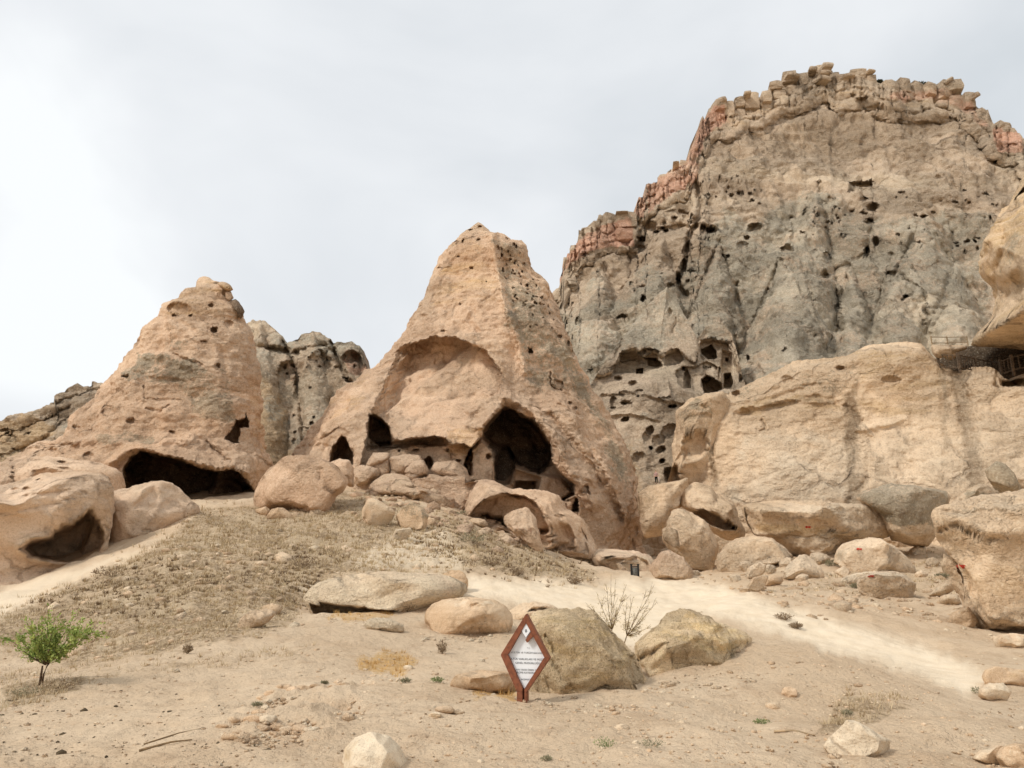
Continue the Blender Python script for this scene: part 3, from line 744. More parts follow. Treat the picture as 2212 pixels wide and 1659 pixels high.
# crumbling ledges under the rooms
for a, b, c_, d, dep in [(360, 550, 55, 30, 2.5), (550, 610, 50, 40, 3), (450, 740, 80, 36, 2.2), (640, 720, 60, 30, 2), (620, 775, 18, 16, 3), (300, 850, 50, 70, 3), (460, 860, 70, 36, 3), (300, 930, 40, 20, 3), (1060, 905, 60, 22, 5),
                         (1540, 830, 40, 20, 3), (1410, 850, 40, 20, 3)]:
    p = Z(9, (a, b))[0]; ROOMS.append(E(p[0], p[1], c_*.168, d*.168, dep*.55, 0, .5))
for a, b, c_, d, dep in [(60, 495, 22, 18, 4), (195, 555, 22, 24, 4), (195, 650, 12, 10, 4), (258, 720, 16, 14, 4), (300, 560, 60, 40, 3), (240, 610, 40, 30, 2), (250, 660, 30, 20, 3), (180, 600, 30, 40, 2), (310, 800, 45, 50, 6), (130, 700, 40, 30, 2),
                         (70, 730, 30, 40, 1.5), (430, 640, 78, 62, 3.5), (420, 470, 60, 80, 1.5), (530, 390, 26, 16, 2)]:
    p = Z(5, (a, b))[0]; ROOMS.append(E(p[0], p[1], c_*.4, d*.4, dep*.6, -25, .5))
ZM = {'lichen': [('F', lambda u, v: np.clip(-.11*np.minimum.reduce([feat_value(f, u, v) for f in FM if f[0] == 'B']), 0, .8)), ('P', Z(4, (60, 1200), (300, 1180), (600, 1090), (860, 760), (1020, 800), (1280, 640), (1500, 800), (1700, 790), (2060, 760), (2100, 1000), (2050, 1300), (1500, 1420), (1300, 1400), (930, 1500), (750, 1340), (600, 1300), (380, 1390), (200, 1500), (60, 1300)), .78, 22),
                 ('P', Z(4, (200, 1650), (360, 1500), (560, 1560), (560, 1900), (300, 1900)), .55, 16), ('P', Z(4, (1900, 1020), (2080, 1080), (2040, 1260), (1850, 1220), (1790, 1100)), .8, 14), ('A', .12), ('N', Z(9, (270, 490), (300, 330), (420, 200), (620, 150), (1160, 150), (1380, 360), (1400, 60), (1600, 30), (1800, 80), (1900, 300), (1960, 640), (1500, 780), (1000, 700), (700, 600), (400, 520)), .95, 5), ('N', Z(5, (0, 640), (60, 480), (300, 380), (480, 370), (540, 500), (480, 800), (300, 900), (0, 900)), .8, 10)],
      'red': [('P', Z(4, (505, 640), (700, 560), (745, 620), (640, 690), (520, 770)), 1.0, 4), ('P', Z(4, (150, 960), (300, 840), (460, 780), (450, 915), (300, 940), (180, 990), (130, 1080)), 1.0, 4),
              ('P', Z(4, (465, 700), (510, 690), (505, 790), (470, 780)), 1., 3), ('P', Z(4, (690, 560), (770, 330), (860, 280), (880, 360), (780, 430), (740, 600)), .75, 6),
              ('P', Z(4, (2060, 400), (2190, 400), (2210, 500), (2110, 500)), .8, 5), ('P', Z(4, (1600, 220), (1900, 210), (2060, 360), (2050, 400), (1900, 290), (1600, 260)), .45, 6), ('A', .12)],
      'pale': [('P', Z(9, (270, 460), (600, 150), (1200, 160), (1300, 360), (1100, 460), (500, 480)), .5, 4), ('P', Z(9, (1380, 330), (1640, 300), (1900, 200), (1960, 640), (1500, 780), (1100, 660), (900, 600), (1100, 420)), .6, 5)],
      'ochre': [('P', Z(5, (0, 640), (300, 380), (480, 370), (540, 500), (480, 800), (300, 900), (0, 900)), .65, 8), ('P', Z(4, (780, 330), (1300, 200), (1900, 250), (1900, 330), (1300, 290), (800, 420)), .5, 6)],
      'soot_shade': [('P', Z(4, (1424, 634), (1532, 628), (1532, 660), (1424, 676)), .5, 1), ('P', Z(9, (400, 230), (540, 200), (660, 300), (900, 330), (930, 400), (600, 480), (420, 470)), .12, 2),
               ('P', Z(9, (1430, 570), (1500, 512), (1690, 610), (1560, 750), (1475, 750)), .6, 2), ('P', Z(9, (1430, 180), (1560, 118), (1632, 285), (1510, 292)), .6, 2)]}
mountain = wall_form('mountain', TOPM, 1120, np.concatenate([np.arange(960, 1240, 3.5), np.arange(1240, 1650, 1.35), np.arange(1650, 2230, 2.3), np.arange(2230, 2560, 12)]), 0, 0, 470, YfM, FM, (dM0, dM1), M['mount'], ZM, thick=34., tj=1.2)
tag(mountain, kind='structure')

# the pointed outcrop at its foot, with the carved rooms, and the crumbling ledges below them
TOPO = [(1235, 900), (1262, 852), (1290, 806), (1315, 770), (1345, 728), (1375, 690), (1400, 660), (1425, 632), (1441, 620), (1452, 628), (1466, 655), (1482, 685), (1498, 715), (1508, 735), (1514, 722), (1526, 704), (1545, 698), (1565, 703), (1580, 722), (1592, 760), (1603, 810), (1612, 845), (1640, 880), (1680, 960)]
def YfO(u, v, T):
    roof = np.interp(u, [1235, 1322, 1345, 1372, 1392, 1410, 1432, 1440, 1465, 1485, 1500, 1512, 1540, 1580, 1600, 1680], [830, 800, 760, 754, 766, 755, 768, 764, 754, 776, 786, 738, 731, 741, 800, 900])
    face = sstep(-4, 2, v-roof)*sstep(120, 30, v-roof)
    c = 1441+(v-620)*-.12
    return 98+(900-v)*.035-2.6*np.clip(1-np.abs(u-c)/np.maximum((v-600)*.75, 20), 0, 1)+1.3*face
FO = ROOMS+[C([(1508, 740), (1520, 790), (1530, 850)], 3, .6), C([(1345, 735), (1330, 770)], 3, .4), C([(1460, 690), (1452, 720)], 2.5, .6), E(1447, 675, 6, 10, .8), C([(1300, 850), (1380, 846), (1430, 862), (1500, 872)], 4, -.8), C([(1290, 900), (1360, 892), (1420, 905)], 4, -.7), H([(1418, 824), (1445, 822), (1448, 856), (1420, 860)], -1.0, 1.3, .6)]
outc = wall_form('rock_outcrop', TOPO, 1120, np.arange(1236, 1680, 1.25), 0, 0, 260, YfO, FO, (lambda P: fbm(P, 7., 3, 131)*.7+ridged(P, 4., 3, 133, .5, (1, 1, .6))*.22*sstep(22, 14, P[..., 2]), lambda P: fbm(P, 1.5, 4, 137, .6)*.16), M['mount'],
                 {'lichen': [('P', [(1441, 600), (1560, 690), (1590, 740), (1510, 735), (1440, 752), (1330, 770), (1250, 840), (1236, 800)], .7, 7), ('P', [(1236, 850), (1330, 880), (1440, 900), (1420, 1100), (1236, 1100)], .5, 12), ('A', .05), ('N', Z(9, (280, 490), (300, 330), (420, 215), (620, 170), (1160, 165), (1380, 370), (1420, 60), (1600, 40), (1800, 90), (1900, 300), (1960, 640), (1500, 780), (1000, 700), (700, 600)), .95, 3)],
                  'pale': [('P', Z(9, (290, 480), (400, 225), (600, 160), (1180, 165), (1350, 380), (1900, 200), (1960, 640), (1500, 780), (1100, 660), (900, 640), (500, 500)), .45, 3), ('P', Z(9, (880, 600), (1010, 600), (1010, 800), (860, 800)), .4, 3)], 'ochre': [('P', Z(5, (0, 640), (100, 620), (160, 800), (140, 900), (0, 900)), .6, 8)],
                  'red': [('P', Z(9, (600, 200), (1180, 165), (1200, 360), (960, 380), (720, 300)), .35, 3)]}, thick=12.)
tag(outc, 'pointed grey outcrop with carved rooms and pillars at the mountain foot', 'rock outcrop')

# jointed blocks of the cap rock along the crest
cap = [None]
def cap_block(u, v, w, h, dpt, Y, seed, lean=0.):
    rs = np.random.RandomState(seed)
    bm = bmesh.new(); bmesh.ops.create_cube(bm, size=1.0)
    bmesh.ops.subdivide_edges(bm, edges=bm.edges[:], cuts=3, use_grid_fill=True)
    V = np.array([q.co[:] for q in bm.verts]); T = [[q.index for q in f.verts] for f in bm.faces]; bm.free()
    nn = V/np.linalg.norm(V, axis=1)[:, None]*.62; V = V*.72+nn*.28
    s = np.array([w/F*Y, dpt, h/F*Y]); V = V*s
    c, sn = math.cos(lean), math.sin(lean); V[:, [0, 2]] = V[:, [0, 2]]@np.array([[c, -sn], [sn, c]])
    a = rs.uniform(-.35, .35); c, sn = math.cos(a), math.sin(a); V[:, :2] = V[:, :2]@np.array([[c, -sn], [sn, c]])
    p = pt(u, v, Y); V = V+p
    V = V+(np.stack([fbm(V, s.min()*.7, 3, seed+k) for k in range(3)], -1))*s.min()*.09
    uu, vv = proj(V)
    at = {k: np.zeros(len(V)) for k in ALLATTR}
    o = mesh_np('cap_block', V, np.array(T), M['mount'], mountain, attrs=at, smooth=False)
    redz = paint(ZM['red'], uu, vv)
    o.data.attributes['red'].data.foreach_set('value', np.maximum(redz, .3 if rs.rand() > .5 else .1).astype(np.float32))
    return o
ub = 1220.; k = 0
tm = np.array(TOPM)
while ub < 2205:
    w = mr.uniform(18, 42)*(1.0 if ub > 1500 else 1.4); uc = ub+w*.5
    tv = float(np.min(lerp_line(TOPM, np.linspace(ub+2, ub+w-2, 5), 0))); tmax = float(np.max(lerp_line(TOPM, np.linspace(ub+2, ub+w-2, 5), 0)))
    Yb = float(YfM(np.array([uc]), np.array([tv+20.]), np.array([tv]))[0])
    nst = mr.randint(2, 4); vt = tmax-3-mr.uniform(0, 5) if tmax-tv < 25 else tmax-4
    for j in range(nst):
        h = mr.uniform(16, 44)
        cap_block(uc+mr.uniform(-2, 2), vt+h*.5, w*mr.uniform(.9, 1.12), h*1.04, mr.uniform(4.5, 6.5), Yb+mr.uniform(.3, 2.0), 900+k, mr.uniform(-.09, .09)); k += 1
        vt += h
    ub += w*.96
for a, b, w, h, ln in [(1312, 133, 56, 26, .05), (1255, 148, 40, 22, -.1), (1500, 158, 40, 14, 0), (1862, 202, 52, 18, .55), (1968, 264, 30, 22, .3), (850, 287, 42, 24, .2), (962, 256, 34, 16, .1), (1420, 176, 60, 20, 0), (1160, 176, 70, 18, -.15),
                       (1300, 165, 60, 22, 0), (1290, 190, 70, 24, 0), (645, 568, 30, 8, 0), (400, 790, 60, 8, 0)]:
    p = Z(4, (a, b))[0]; Yb = float(YfM(np.array([p[0]]), np.array([p[1]+15.]), np.array([p[1]]))[0])
    cap_block(p[0], p[1], w*.48, h*.48, 5., Yb-.6, 700+k, -ln); k += 1

# ------------------------------------------------------------------ far knobs between the two spires, and the far left ridge
TOPK = [(420, 760), (500, 722), (525, 702), (547, 690), (572, 692), (594, 710), (610, 733), (620, 742), (634, 733), (648, 724), (673, 715), (691, 717), (713, 735), (718, 741), (734, 740), (760, 737), (778, 746), (788, 778), (794, 803), (830, 850), (900, 930)]
FK = [B((560, 680), (490, 1000), (640, 960), 5), B((675, 708), (600, 1000), (760, 1000), 6), B((752, 735), (715, 860), (800, 860), 3), C([(612, 740), (640, 800), (650, 900), (660, 980)], 5, 2.), C([(716, 742), (740, 800), (770, 850)], 5, 2.),
      E(618, 805, 20, 26, 2., 20), E(690, 785, 28, 26, 1.8, -30), E(760, 772, 22, 14, 2.5), E(600, 756, 30, 10, 1.5), E(640, 765, 12, 9, 1.5), E(765, 790, 24, 26, 1.2), C([(530, 745), (590, 752), (620, 760)], 4, 1.2), C([(640, 760), (700, 745), (725, 765)], 4, 1.)]
for _ in range(34):
    FK.append(E(mr.uniform(600, 770), mr.uniform(760, 960), mr.uniform(2, 4.5), mr.uniform(1.8, 3.5), mr.uniform(.8, 1.8), mr.uniform(-30, 30), .4))
knobs = wall_form('knobbly_ridge', TOPK, 1050, 420, 900, 250, 190, lambda u, v, T: 84+(1000-v)*.03+0*u, FK,
                  (lambda P: fbm(P, 8., 4, 81)*1.2, lambda P: fbm(P, 1.6, 4, 83, .6)*.25), M['mount'],
                  {'lichen': [('P', [(480, 700), (800, 730), (740, 1000), (600, 1000), (560, 860)], .62, 14), ('A', .1)], 'ochre': [('P', [(540, 760), (610, 860), (640, 1010), (560, 1010)], .9, 14)],
                   'pale': [('P', [(540, 690), (600, 700), (600, 735), (530, 735)], .4, 6)], 'red': [('P', [(600, 785), (640, 785), (640, 830), (605, 830)], .5, 6), ('P', [(740, 760), (790, 760), (800, 810), (745, 810)], .6, 6)]}, thick=14)
tag(knobs, kind='structure')
TOPL = [(-400, 960), (-100, 925), (0, 908), (18, 899), (45, 894), (60, 889), (88, 884), (100, 875), (119, 868), (120, 853), (135, 843), (152, 834), (160, 831), (180, 836), (196, 834), (199, 824), (222, 827), (260, 870), (320, 900), (400, 960)]
FL = [E(25, 945, 10, 6, 1.5), E(60, 936, 7, 4, 1.5), E(18, 938, 5, 3, 1.5), E(14, 930, 16, 5, 1), C([(0, 950), (60, 920), (150, 880)], 3, .8), C([(120, 870), (180, 850), (220, 838)], 3, .8), C([(0, 985), (80, 960), (150, 900)], 4, .8)]
lridge = wall_form('ridge', TOPL, 1060, -400, 400, 260, 130, lambda u, v, T: 76+(1000-v)*.04+0*u, FL,
                   (lambda P: fbm(P, 6., 4, 91, .5, (1, 1, 1.6))*1.0, lambda P: fbm(P, 1.5, 4, 93, .6, (1, 1, 2.2))*.28), M['mount'],
                   {'ochre': [('P', [(-200, 950), (0, 905), (60, 890), (120, 930), (40, 1000), (-200, 1020)], .9, 10), ('A', .2)], 'lichen': [('P', [(60, 890), (160, 850), (210, 850), (140, 930), (80, 920)], .6, 8)]}, thick=14)
tag(lridge, kind='structure')
# ------------------------------------------------------------------ central spire with the rock-cut halls
CL = [(1032, 480), (1022, 487), (1014, 495), (998, 510), (980, 530), (960, 548), (948, 565), (936, 590), (925, 612), (912, 640), (900, 662), (890, 685), (880, 705), (866, 728), (852, 742), (845, 762), (830, 778), (818, 792), (792, 806), (770, 826),
      (745, 850), (722, 868), (700, 893), (685, 915), (665, 940), (652, 962), (635, 985), (618, 1010), (604, 1040), (598, 1070), (590, 1120), (590, 1180), (700, 1290)]
CR = [(1034, 480), (1040, 483), (1050, 491), (1058, 503), (1072, 508), (1090, 515), (1100, 528), (1122, 532), (1126, 545), (1132, 570), (1140, 585), (1152, 605), (1165, 622), (1177, 648), (1190, 672), (1202, 700), (1214, 722),
      (1226, 748), (1236, 770), (1246, 792), (1256, 815), (1268, 842), (1282, 862), (1296, 885), (1312, 910), (1326, 935), (1338, 955), (1350, 980), (1362, 1010), (1374, 1040), (1382, 1075), (1386, 1120), (1386, 1150), (1380, 1180), (1390, 1210), (1410, 1260), (1410, 1290)]
SCAR = Z(2, (510, 1250), (490, 1100), (530, 990), (640, 885), (690, 845), (780, 822), (860, 800), (960, 789), (1040, 804), (1112, 838), (1190, 870), (1240, 930), (1290, 1010), (1300, 1060), (1270, 1140), (1180, 1180), (1100, 1240), (1080, 1300), (950, 1365), (800, 1400), (640, 1400), (560, 1310))
ROOM = Z(2, (480, 1380), (495, 1260), (520, 1255), (570, 1290), (615, 1335), (625, 1380), (645, 1412), (800, 1398), (900, 1385), (960, 1405), (985, 1440), (1060, 1430), (1110, 1460), (1110, 1620), (430, 1650), (455, 1520))
ARCH = Z(3, (1402, 92), (1450, 112), (1500, 140), (1545, 165), (1600, 228), (1640, 290), (1652, 380), (1690, 448), (1730, 480), (1775, 515), (1778, 570), (1700, 612), (1640, 592), (1560, 570), (1440, 555), (1340, 510), (1260, 500), (1190, 500), (1180, 400), (1205, 330), (1275, 255), (1290, 200), (1340, 140))
def scar(u, v):
    uu, vv = jitter(u, v, 3., 33, 22.)
    sd = sd_poly(SCAR, uu, vv); rim = sstep(1.2, -1.2, sd)
    lx = lambda a, b: (np.array(Z(2, a)[0]), np.array(Z(2, b)[0]))
    # upper left: one flat deep plane, cut sharply under the roof; a diagonal rib parts it from the softer lower right
    p, q = lx((1112, 838), (690, 1160)); n = np.array([-(q-p)[1], (q-p)[0]]); n = n/np.linalg.norm(n)
    side = (uu-p[0])*n[0]+(vv-p[1])*n[1]
    if n[0] > 0: side = -side                      # positive towards the lower right
    side = -side*np.sign((Z(2, (700, 900))[0][0]-p[0])*n[0]+(Z(2, (700, 900))[0][1]-p[1])*n[1]) if False else side
    dl = (uu-p[0])*.62+(vv-p[1])*.78               # distance across the rib, towards the lower right
    deep = 4.6*sstep(3, -3, dl)+2.6*sstep(-3, 3, dl)*sstep(200, 10, dl)
    left = (np.clip((uu-(Z(2, (500, 0))[0][0]+(Z(2, (0, 1260))[0][1]-vv)*.42))/40., 0, 1))
    low = .35+.65*sstep(Z(2, (0, 1400))[0][1], Z(2, (0, 1200))[0][1], vv)
    return rim*deep*left*low*(.9+.1*fbm(np.stack([u, v, u*0], -1), 30., 3, 77))
FC = [FN(scar), C(Z(3, (1270, 200), (1400, 50), (1480, 80), (1600, 180), (1690, 290), (1720, 400), (1800, 500), (1880, 620)), 13, -1.5), C(Z(3, (1640, 150), (1760, 280), (1860, 420), (1960, 560), (2030, 700)), 9, .9), C(Z(3, (1880, 320), (1980, 500), (2060, 700)), 9, -.8), C(Z(2, (1290, 1060), (1180, 1170), (1090, 1250), (1080, 1310)), 11.25, -0.36),
      H(ROOM, 3.2, 1.5, 1.2), H(Z(2, (500, 1262), (565, 1292), (612, 1340), (630, 1440), (560, 1450), (495, 1400)), 4.5, 3, 1), H(Z(2, (500, 1420), (640, 1425), (900, 1392), (955, 1410), (960, 1445), (800, 1440), (660, 1462), (500, 1470)), 1.2, 1.5, 1),
      C(Z(2, (490, 1440), (640, 1450), (800, 1442)), 2, -0.48), E(*Z(2, (850, 1550))[0], 10, 14, 3.5, 0, .3), E(*Z(2, (675, 1478))[0], 2.5, 3, 1), E(*Z(2, (775, 1472))[0], 7, 3.2, 1.2, 0, .3), E(*Z(2, (965, 1472))[0], 3, 3, 1, 0, .3), E(*Z(2, (1030, 1535))[0], 5, 3, 1, 0, .3),
      H(ARCH, 6.0, 1.6, 1.4), H(Z(3, (1300, 200), (1400, 100), (1540, 175), (1600, 240), (1645, 320), (1650, 400), (1590, 450), (1520, 430), (1460, 400), (1420, 320), (1330, 300), (1290, 260)), 5, 8, 2),
      H(Z(3, (1350, 500), (1350, 400), (1375, 320), (1420, 310), (1450, 360), (1455, 430), (1420, 512), (1370, 515)), 5, 2.5, 1), H(Z(3, (1450, 545), (1462, 498), (1570, 500), (1560, 572)), 4, 2, .6),
      H(Z(3, (1205, 335), (1270, 270), (1345, 340), (1340, 500), (1190, 500), (1185, 400)), -2.6, 5, 1.5), E(*Z(3, (1310, 362))[0], 5, 6, 1.5, 0, .3),
      H(Z(3, (1460, 430), (1600, 460), (1700, 480), (1760, 560), (1700, 600), (1640, 585), (1580, 560), (1590, 480)), -2.2, 4, 1), C(Z(3, (1455, 420), (1440, 520)), 2, -1.5),
      H(Z(3, (1762, 662), (1768, 615), (1785, 585), (1799, 600), (1795, 662)), 3.5, 1, .4), H(Z(3, (1715, 600), (1745, 592), (1748, 608), (1715, 612)), 2, 1, .3), H(Z(3, (1815, 560), (1825, 520), (1850, 520), (1856, 568)), 1.2, 1.3, .5),
      H(Z(3, (1700, 640), (1778, 570), (1800, 600), (1800, 690), (1720, 690)), .8, 2, 1),
      H(Z(2, (262, 1540), (266, 1490), (295, 1430), (330, 1385), (355, 1400), (375, 1450), (398, 1480), (398, 1560), (265, 1560)), 4.5, 1.5, 1), C(Z(2, (210, 1400), (300, 1345), (350, 1350)), 2.5, 0.36),
      H(Z(2, (1455, 888), (1457, 858), (1478, 856), (1476, 888)), 1.6, 1, .3), C(Z(2, (1580, 1010), (1580, 1080), (1610, 1110), (1655, 1118), (1655, 1060)), 1.625, 0.48), H(Z(2, (1610, 1050), (1655, 1060), (1650, 1118), (1605, 1105)), .5, 1.2, .5),
      C(Z(2, (1230, 170), (1270, 400), (1310, 600), (1400, 820), (1430, 1000)), 9, -0.9), C(Z(2, (1270, 180), (1330, 520), (1420, 820)), 8.75, 0.36), C(Z(2, (1120, 640), (1090, 690), (1150, 760)), 5, 0.24),
      C(Z(2, (1430, 1010), (1560, 1080), (1680, 1150)), 8.75, 0.42), C(Z(2, (1310, 1150), (1480, 1240), (1600, 1350), (1640, 1500)), 7.5, -0.42), C(Z(2, (1640, 1180), (1760, 1330), (1960, 1600)), 8.75, -0.3), C(Z(2, (1640, 1200), (1740, 1260), (1800, 1400), (1900, 1560)), 3.75, 0.24),
      C(Z(2, (640, 880), (760, 820), (960, 785), (1115, 838)), 4.375, -0.42), C(Z(2, (40, 1470), (200, 1440), (260, 1450)), 5, 0.3),
      C(Z(3, (1570, 460), (1640, 640), (1600, 560)), 3.75, 0), C(Z(3, (1990, 560), (1960, 700), (1990, 800)), 7.5, 0.18), C(Z(3, (2090, 850), (2080, 800), (2110, 760)), 6.25, 0.48), C(Z(3, (1860, 480), (1800, 440), (1760, 460)), 7.5, -0.48),
      C(Z(3, (1780, 480), (1850, 500), (1880, 540)), 3.75, 0.36)]
for a, b, c_, d in [(1150, 208, 14, 7), (1060, 220, 8, 14), (1020, 225, 8, 12), (1108, 378, 12, 8), (1368, 350, 8, 10), (1358, 395, 6, 8), (1030, 310, 8, 5), (918, 378, 16, 4), (940, 760, 12, 5), (1040, 595, 6, 4), (1265, 260, 14, 16), (1290, 300, 10, 12),
                    (1100, 150, 12, 6), (1160, 130, 14, 5), (1380, 250, 6, 10), (1340, 330, 10, 6), (1200, 460, 5, 4), (1300, 395, 8, 6), (1720, 890, 12, 18), (1690, 830, 10, 16), (1640, 790, 14, 10), (1700, 1190, 12, 8), (1730, 1220, 12, 10)]:
    p = Z(2, (a, b))[0]; FC.append(E(p[0], p[1], c_*.36, d*.36, .7, 0, .5))
cr_ = np.random.RandomState(8)
for k in range(60):
    a, b = cr_.uniform(1230, 1450), cr_.uniform(180, 760); p = Z(2, (a+(b-180)*.3, b))[0]
    FC.append(E(p[0], p[1], cr_.uniform(1.6, 4), cr_.uniform(1.4, 3), cr_.uniform(.3, .7), cr_.uniform(-40, 40), .5))
ZC = {'lichen': [('P', Z(2, (1240, 160), (1400, 250), (1480, 420), (1560, 600), (1720, 850), (1900, 1230), (2080, 1660), (2010, 1660), (1900, 1450), (1720, 1150), (1500, 1090), (1430, 1020), (1390, 850), (1290, 600), (1250, 300)), .8, 20),
                 ('P', Z(2, (1560, 800), (1720, 900), (1960, 1380), (2090, 1700), (2040, 1700), (1850, 1300)), .95, 12), ('P', Z(2, (1010, 170), (1150, 100), (1230, 160), (1180, 330), (1050, 400), (950, 330)), .3, 10)],
      'ochre': [('P', Z(2, (1000, 180), (1180, 200), (1290, 420), (1280, 620), (1000, 640), (840, 640), (880, 400)), .5, 20), ('P', Z(2, (240, 1180), (480, 960), (640, 860), (500, 1060), (460, 1300), (200, 1360)), .42, 12),
                ('P', Z(2, (960, 1360), (1190, 1320), (1160, 1440), (1100, 1560), (960, 1500)), .6, 5)],
      'pale': [('P', Z(2, (700, 1180), (900, 1130), (1280, 1050), (1080, 1310), (800, 1390), (640, 1390)), .28, 12), ('P', Z(2, (1300, 1160), (1600, 1300), (1700, 1500), (1900, 1500), (1960, 1660), (1660, 1600), (1570, 1400), (1400, 1240)), .3, 10)],
      'soot_shade': [('P', Z(3, (1280, 240), (1400, 92), (1550, 165), (1645, 300), (1660, 420), (1580, 460), (1450, 420), (1430, 500), (1350, 500), (1330, 330)), .75, 4), ('P', ARCH, .34, 2), ('P', Z(2, (500, 1262), (565, 1292), (612, 1340), (640, 1440), (950, 1395), (955, 1440), (660, 1465), (480, 1470)), .6, 2), ('P', ROOM, .3, 3),
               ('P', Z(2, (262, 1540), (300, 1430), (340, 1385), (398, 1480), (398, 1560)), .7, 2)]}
def dC0(P):
    return fbm(P, 9., 3, 101, .5)*.7+ridged(P, 6.5, 4, 104, .5, (1, 1, .35))*.42-.2+fbm(P, 2.2, 3, 105, .5, (1, 1, 1.5))*.2
def dC1(P):
    a, b, _ = worley(P, 1.1, 9, (1, 1, 1.5))
    lay = np.abs(((P[..., 2]*1.1+fbm(P, 3., 3, 111)*1.2) % 1)-.5)
    return fbm(P, .9, 4, 107, .6, (1, 1, 1.6))*.12-.12*np.clip(.38-a, 0, 1)*(perlin(P/6., 12) > .1)-.05*lay
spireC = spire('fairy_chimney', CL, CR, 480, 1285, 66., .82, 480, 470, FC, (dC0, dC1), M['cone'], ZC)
tag(spireC, 'tallest tuff spire, with a tall arched rock-cut hall and a broad scar', 'rock spire')

# ------------------------------------------------------------------ left spire with the wide low cave
LL = [(438, 597), (430, 600), (426, 607), (424, 620), (421, 624), (400, 628), (393, 634), (388, 650), (372, 658), (357, 662), (350, 676), (344, 690), (332, 700), (318, 712), (305, 732), (290, 755), (276, 772), (262, 792), (250, 806), (240, 822), (228, 845),
      (212, 860), (196, 872), (178, 888), (160, 908), (150, 930), (138, 946), (115, 960), (70, 972), (30, 995), (0, 1010), (-60, 1035), (-100, 1060), (-120, 1100), (-120, 1240)]
LR = [(444, 597), (452, 599), (460, 606), (466, 612), (482, 611), (492, 617), (501, 625), (498, 634), (503, 645), (520, 655), (526, 668), (524, 682), (521, 690), (530, 700), (540, 722), (545, 742), (550, 765), (555, 790), (560, 830), (563, 870), (564, 910),
      (566, 950), (572, 980), (582, 998), (586, 1015), (580, 1040), (566, 1060), (556, 1080), (552, 1100), (560, 1240)]
CAVE = Z(1, (692, 1372), (715, 1310), (742, 1265), (745, 1225), (790, 1170), (842, 1133), (940, 1150), (1030, 1170), (1110, 1200), (1200, 1238), (1300, 1255), (1390, 1243), (1450, 1268), (1490, 1330), (1530, 1390), (1520, 1440), (1470, 1462), (1380, 1470), (1280, 1500), (1100, 1480), (900, 1440), (700, 1420))
FLc = [H(CAVE, 7.5, 1.8, 2), H(Z(1, (760, 1240), (842, 1145), (1100, 1205), (1290, 1260), (1300, 1320), (1150, 1470), (1000, 1460), (900, 1330), (800, 1330)), 5, 10, 2), C(Z(1, (1300, 1330), (1370, 1310), (1440, 1350), (1480, 1440)), 5, -1.8),
       H(Z(1, (1353, 1058), (1400, 990), (1418, 950), (1470, 942), (1474, 905), (1493, 950), (1492, 985), (1440, 992), (1432, 1088), (1400, 1082)), 3.5, 1.4, 1.2),
       C(Z(1, (660, 1200), (760, 1130), (842, 1110), (1100, 1175), (1300, 1230), (1400, 1225), (1480, 1260)), 9, -1.6), C(Z(1, (300, 1080), (600, 1060), (900, 1090), (1150, 1060)), 11.25, -0.42), C(Z(1, (120, 1130), (400, 1110), (620, 1130)), 11.25, 0.36),
       E(*Z(1, (1075, 280))[0], 26, 14, 1.0, 10), E(*Z(1, (1285, 405))[0], 8, 7, 1.3), E(*Z(1, (1265, 258))[0], 6, 4, .8), E(*Z(1, (1045, 320))[0], 5, 3, .6), E(*Z(1, (1145, 322))[0], 5, 3, .6), E(*Z(1, (1225, 475))[0], 7, 3, .6), E(*Z(1, (512, 852))[0], 5, 3, .8),
       E(*Z(1, (1305, 620))[0], 7, 5, .7), E(*Z(1, (780, 950))[0], 9, 6, .6), E(*Z(1, (650, 890))[0], 16, 12, .7), E(*Z(1, (1030, 1020))[0], 6, 4, .6), E(*Z(1, (750, 683))[0], 10, 3, .7), E(*Z(1, (458, 990))[0], 8, 4, .6),
       E(*Z(1, (530, 1160))[0], 12, 8, .8), E(*Z(1, (280, 1180))[0], 34, 24, .9, -20), E(*Z(1, (160, 1240))[0], 16, 18, .8), C(Z(1, (370, 1100), (380, 1190), (340, 1260)), 3.125, 0.36), C(Z(1, (70, 1200), (80, 1280), (40, 1370)), 3.75, 0.48),
       C(Z(1, (1040, 550), (1130, 590), (1210, 610)), 2.5, 0.3), C(Z(1, (1330, 530), (1360, 690), (1350, 740)), 7.5, 0.24), C(Z(1, (880, 880), (960, 895), (1010, 860)), 2.5, 0.3), C(Z(1, (860, 740), (870, 820), (1080, 830)), 2.5, 0.24),
       C(Z(1, (1240, 1080), (1330, 1160), (1390, 1200)), 3.75, 0.42), C(Z(1, (1450, 480), (1500, 700), (1560, 900), (1560, 1100)), 10, 0.18), C(Z(1, (740, 520), (860, 560), (1000, 560), (1130, 620)), 6.25, -0.24), C(Z(1, (720, 620), (900, 700), (1160, 720)), 6.25, 0.3),
       C(Z(1, (440, 880), (420, 1000), (260, 1080)), 7.5, 0.3), C(Z(1, (180, 1100), (360, 1060), (440, 1080)), 5, -0.3), E(*Z(1, (1375, 370))[0], 10, 8, .6)]
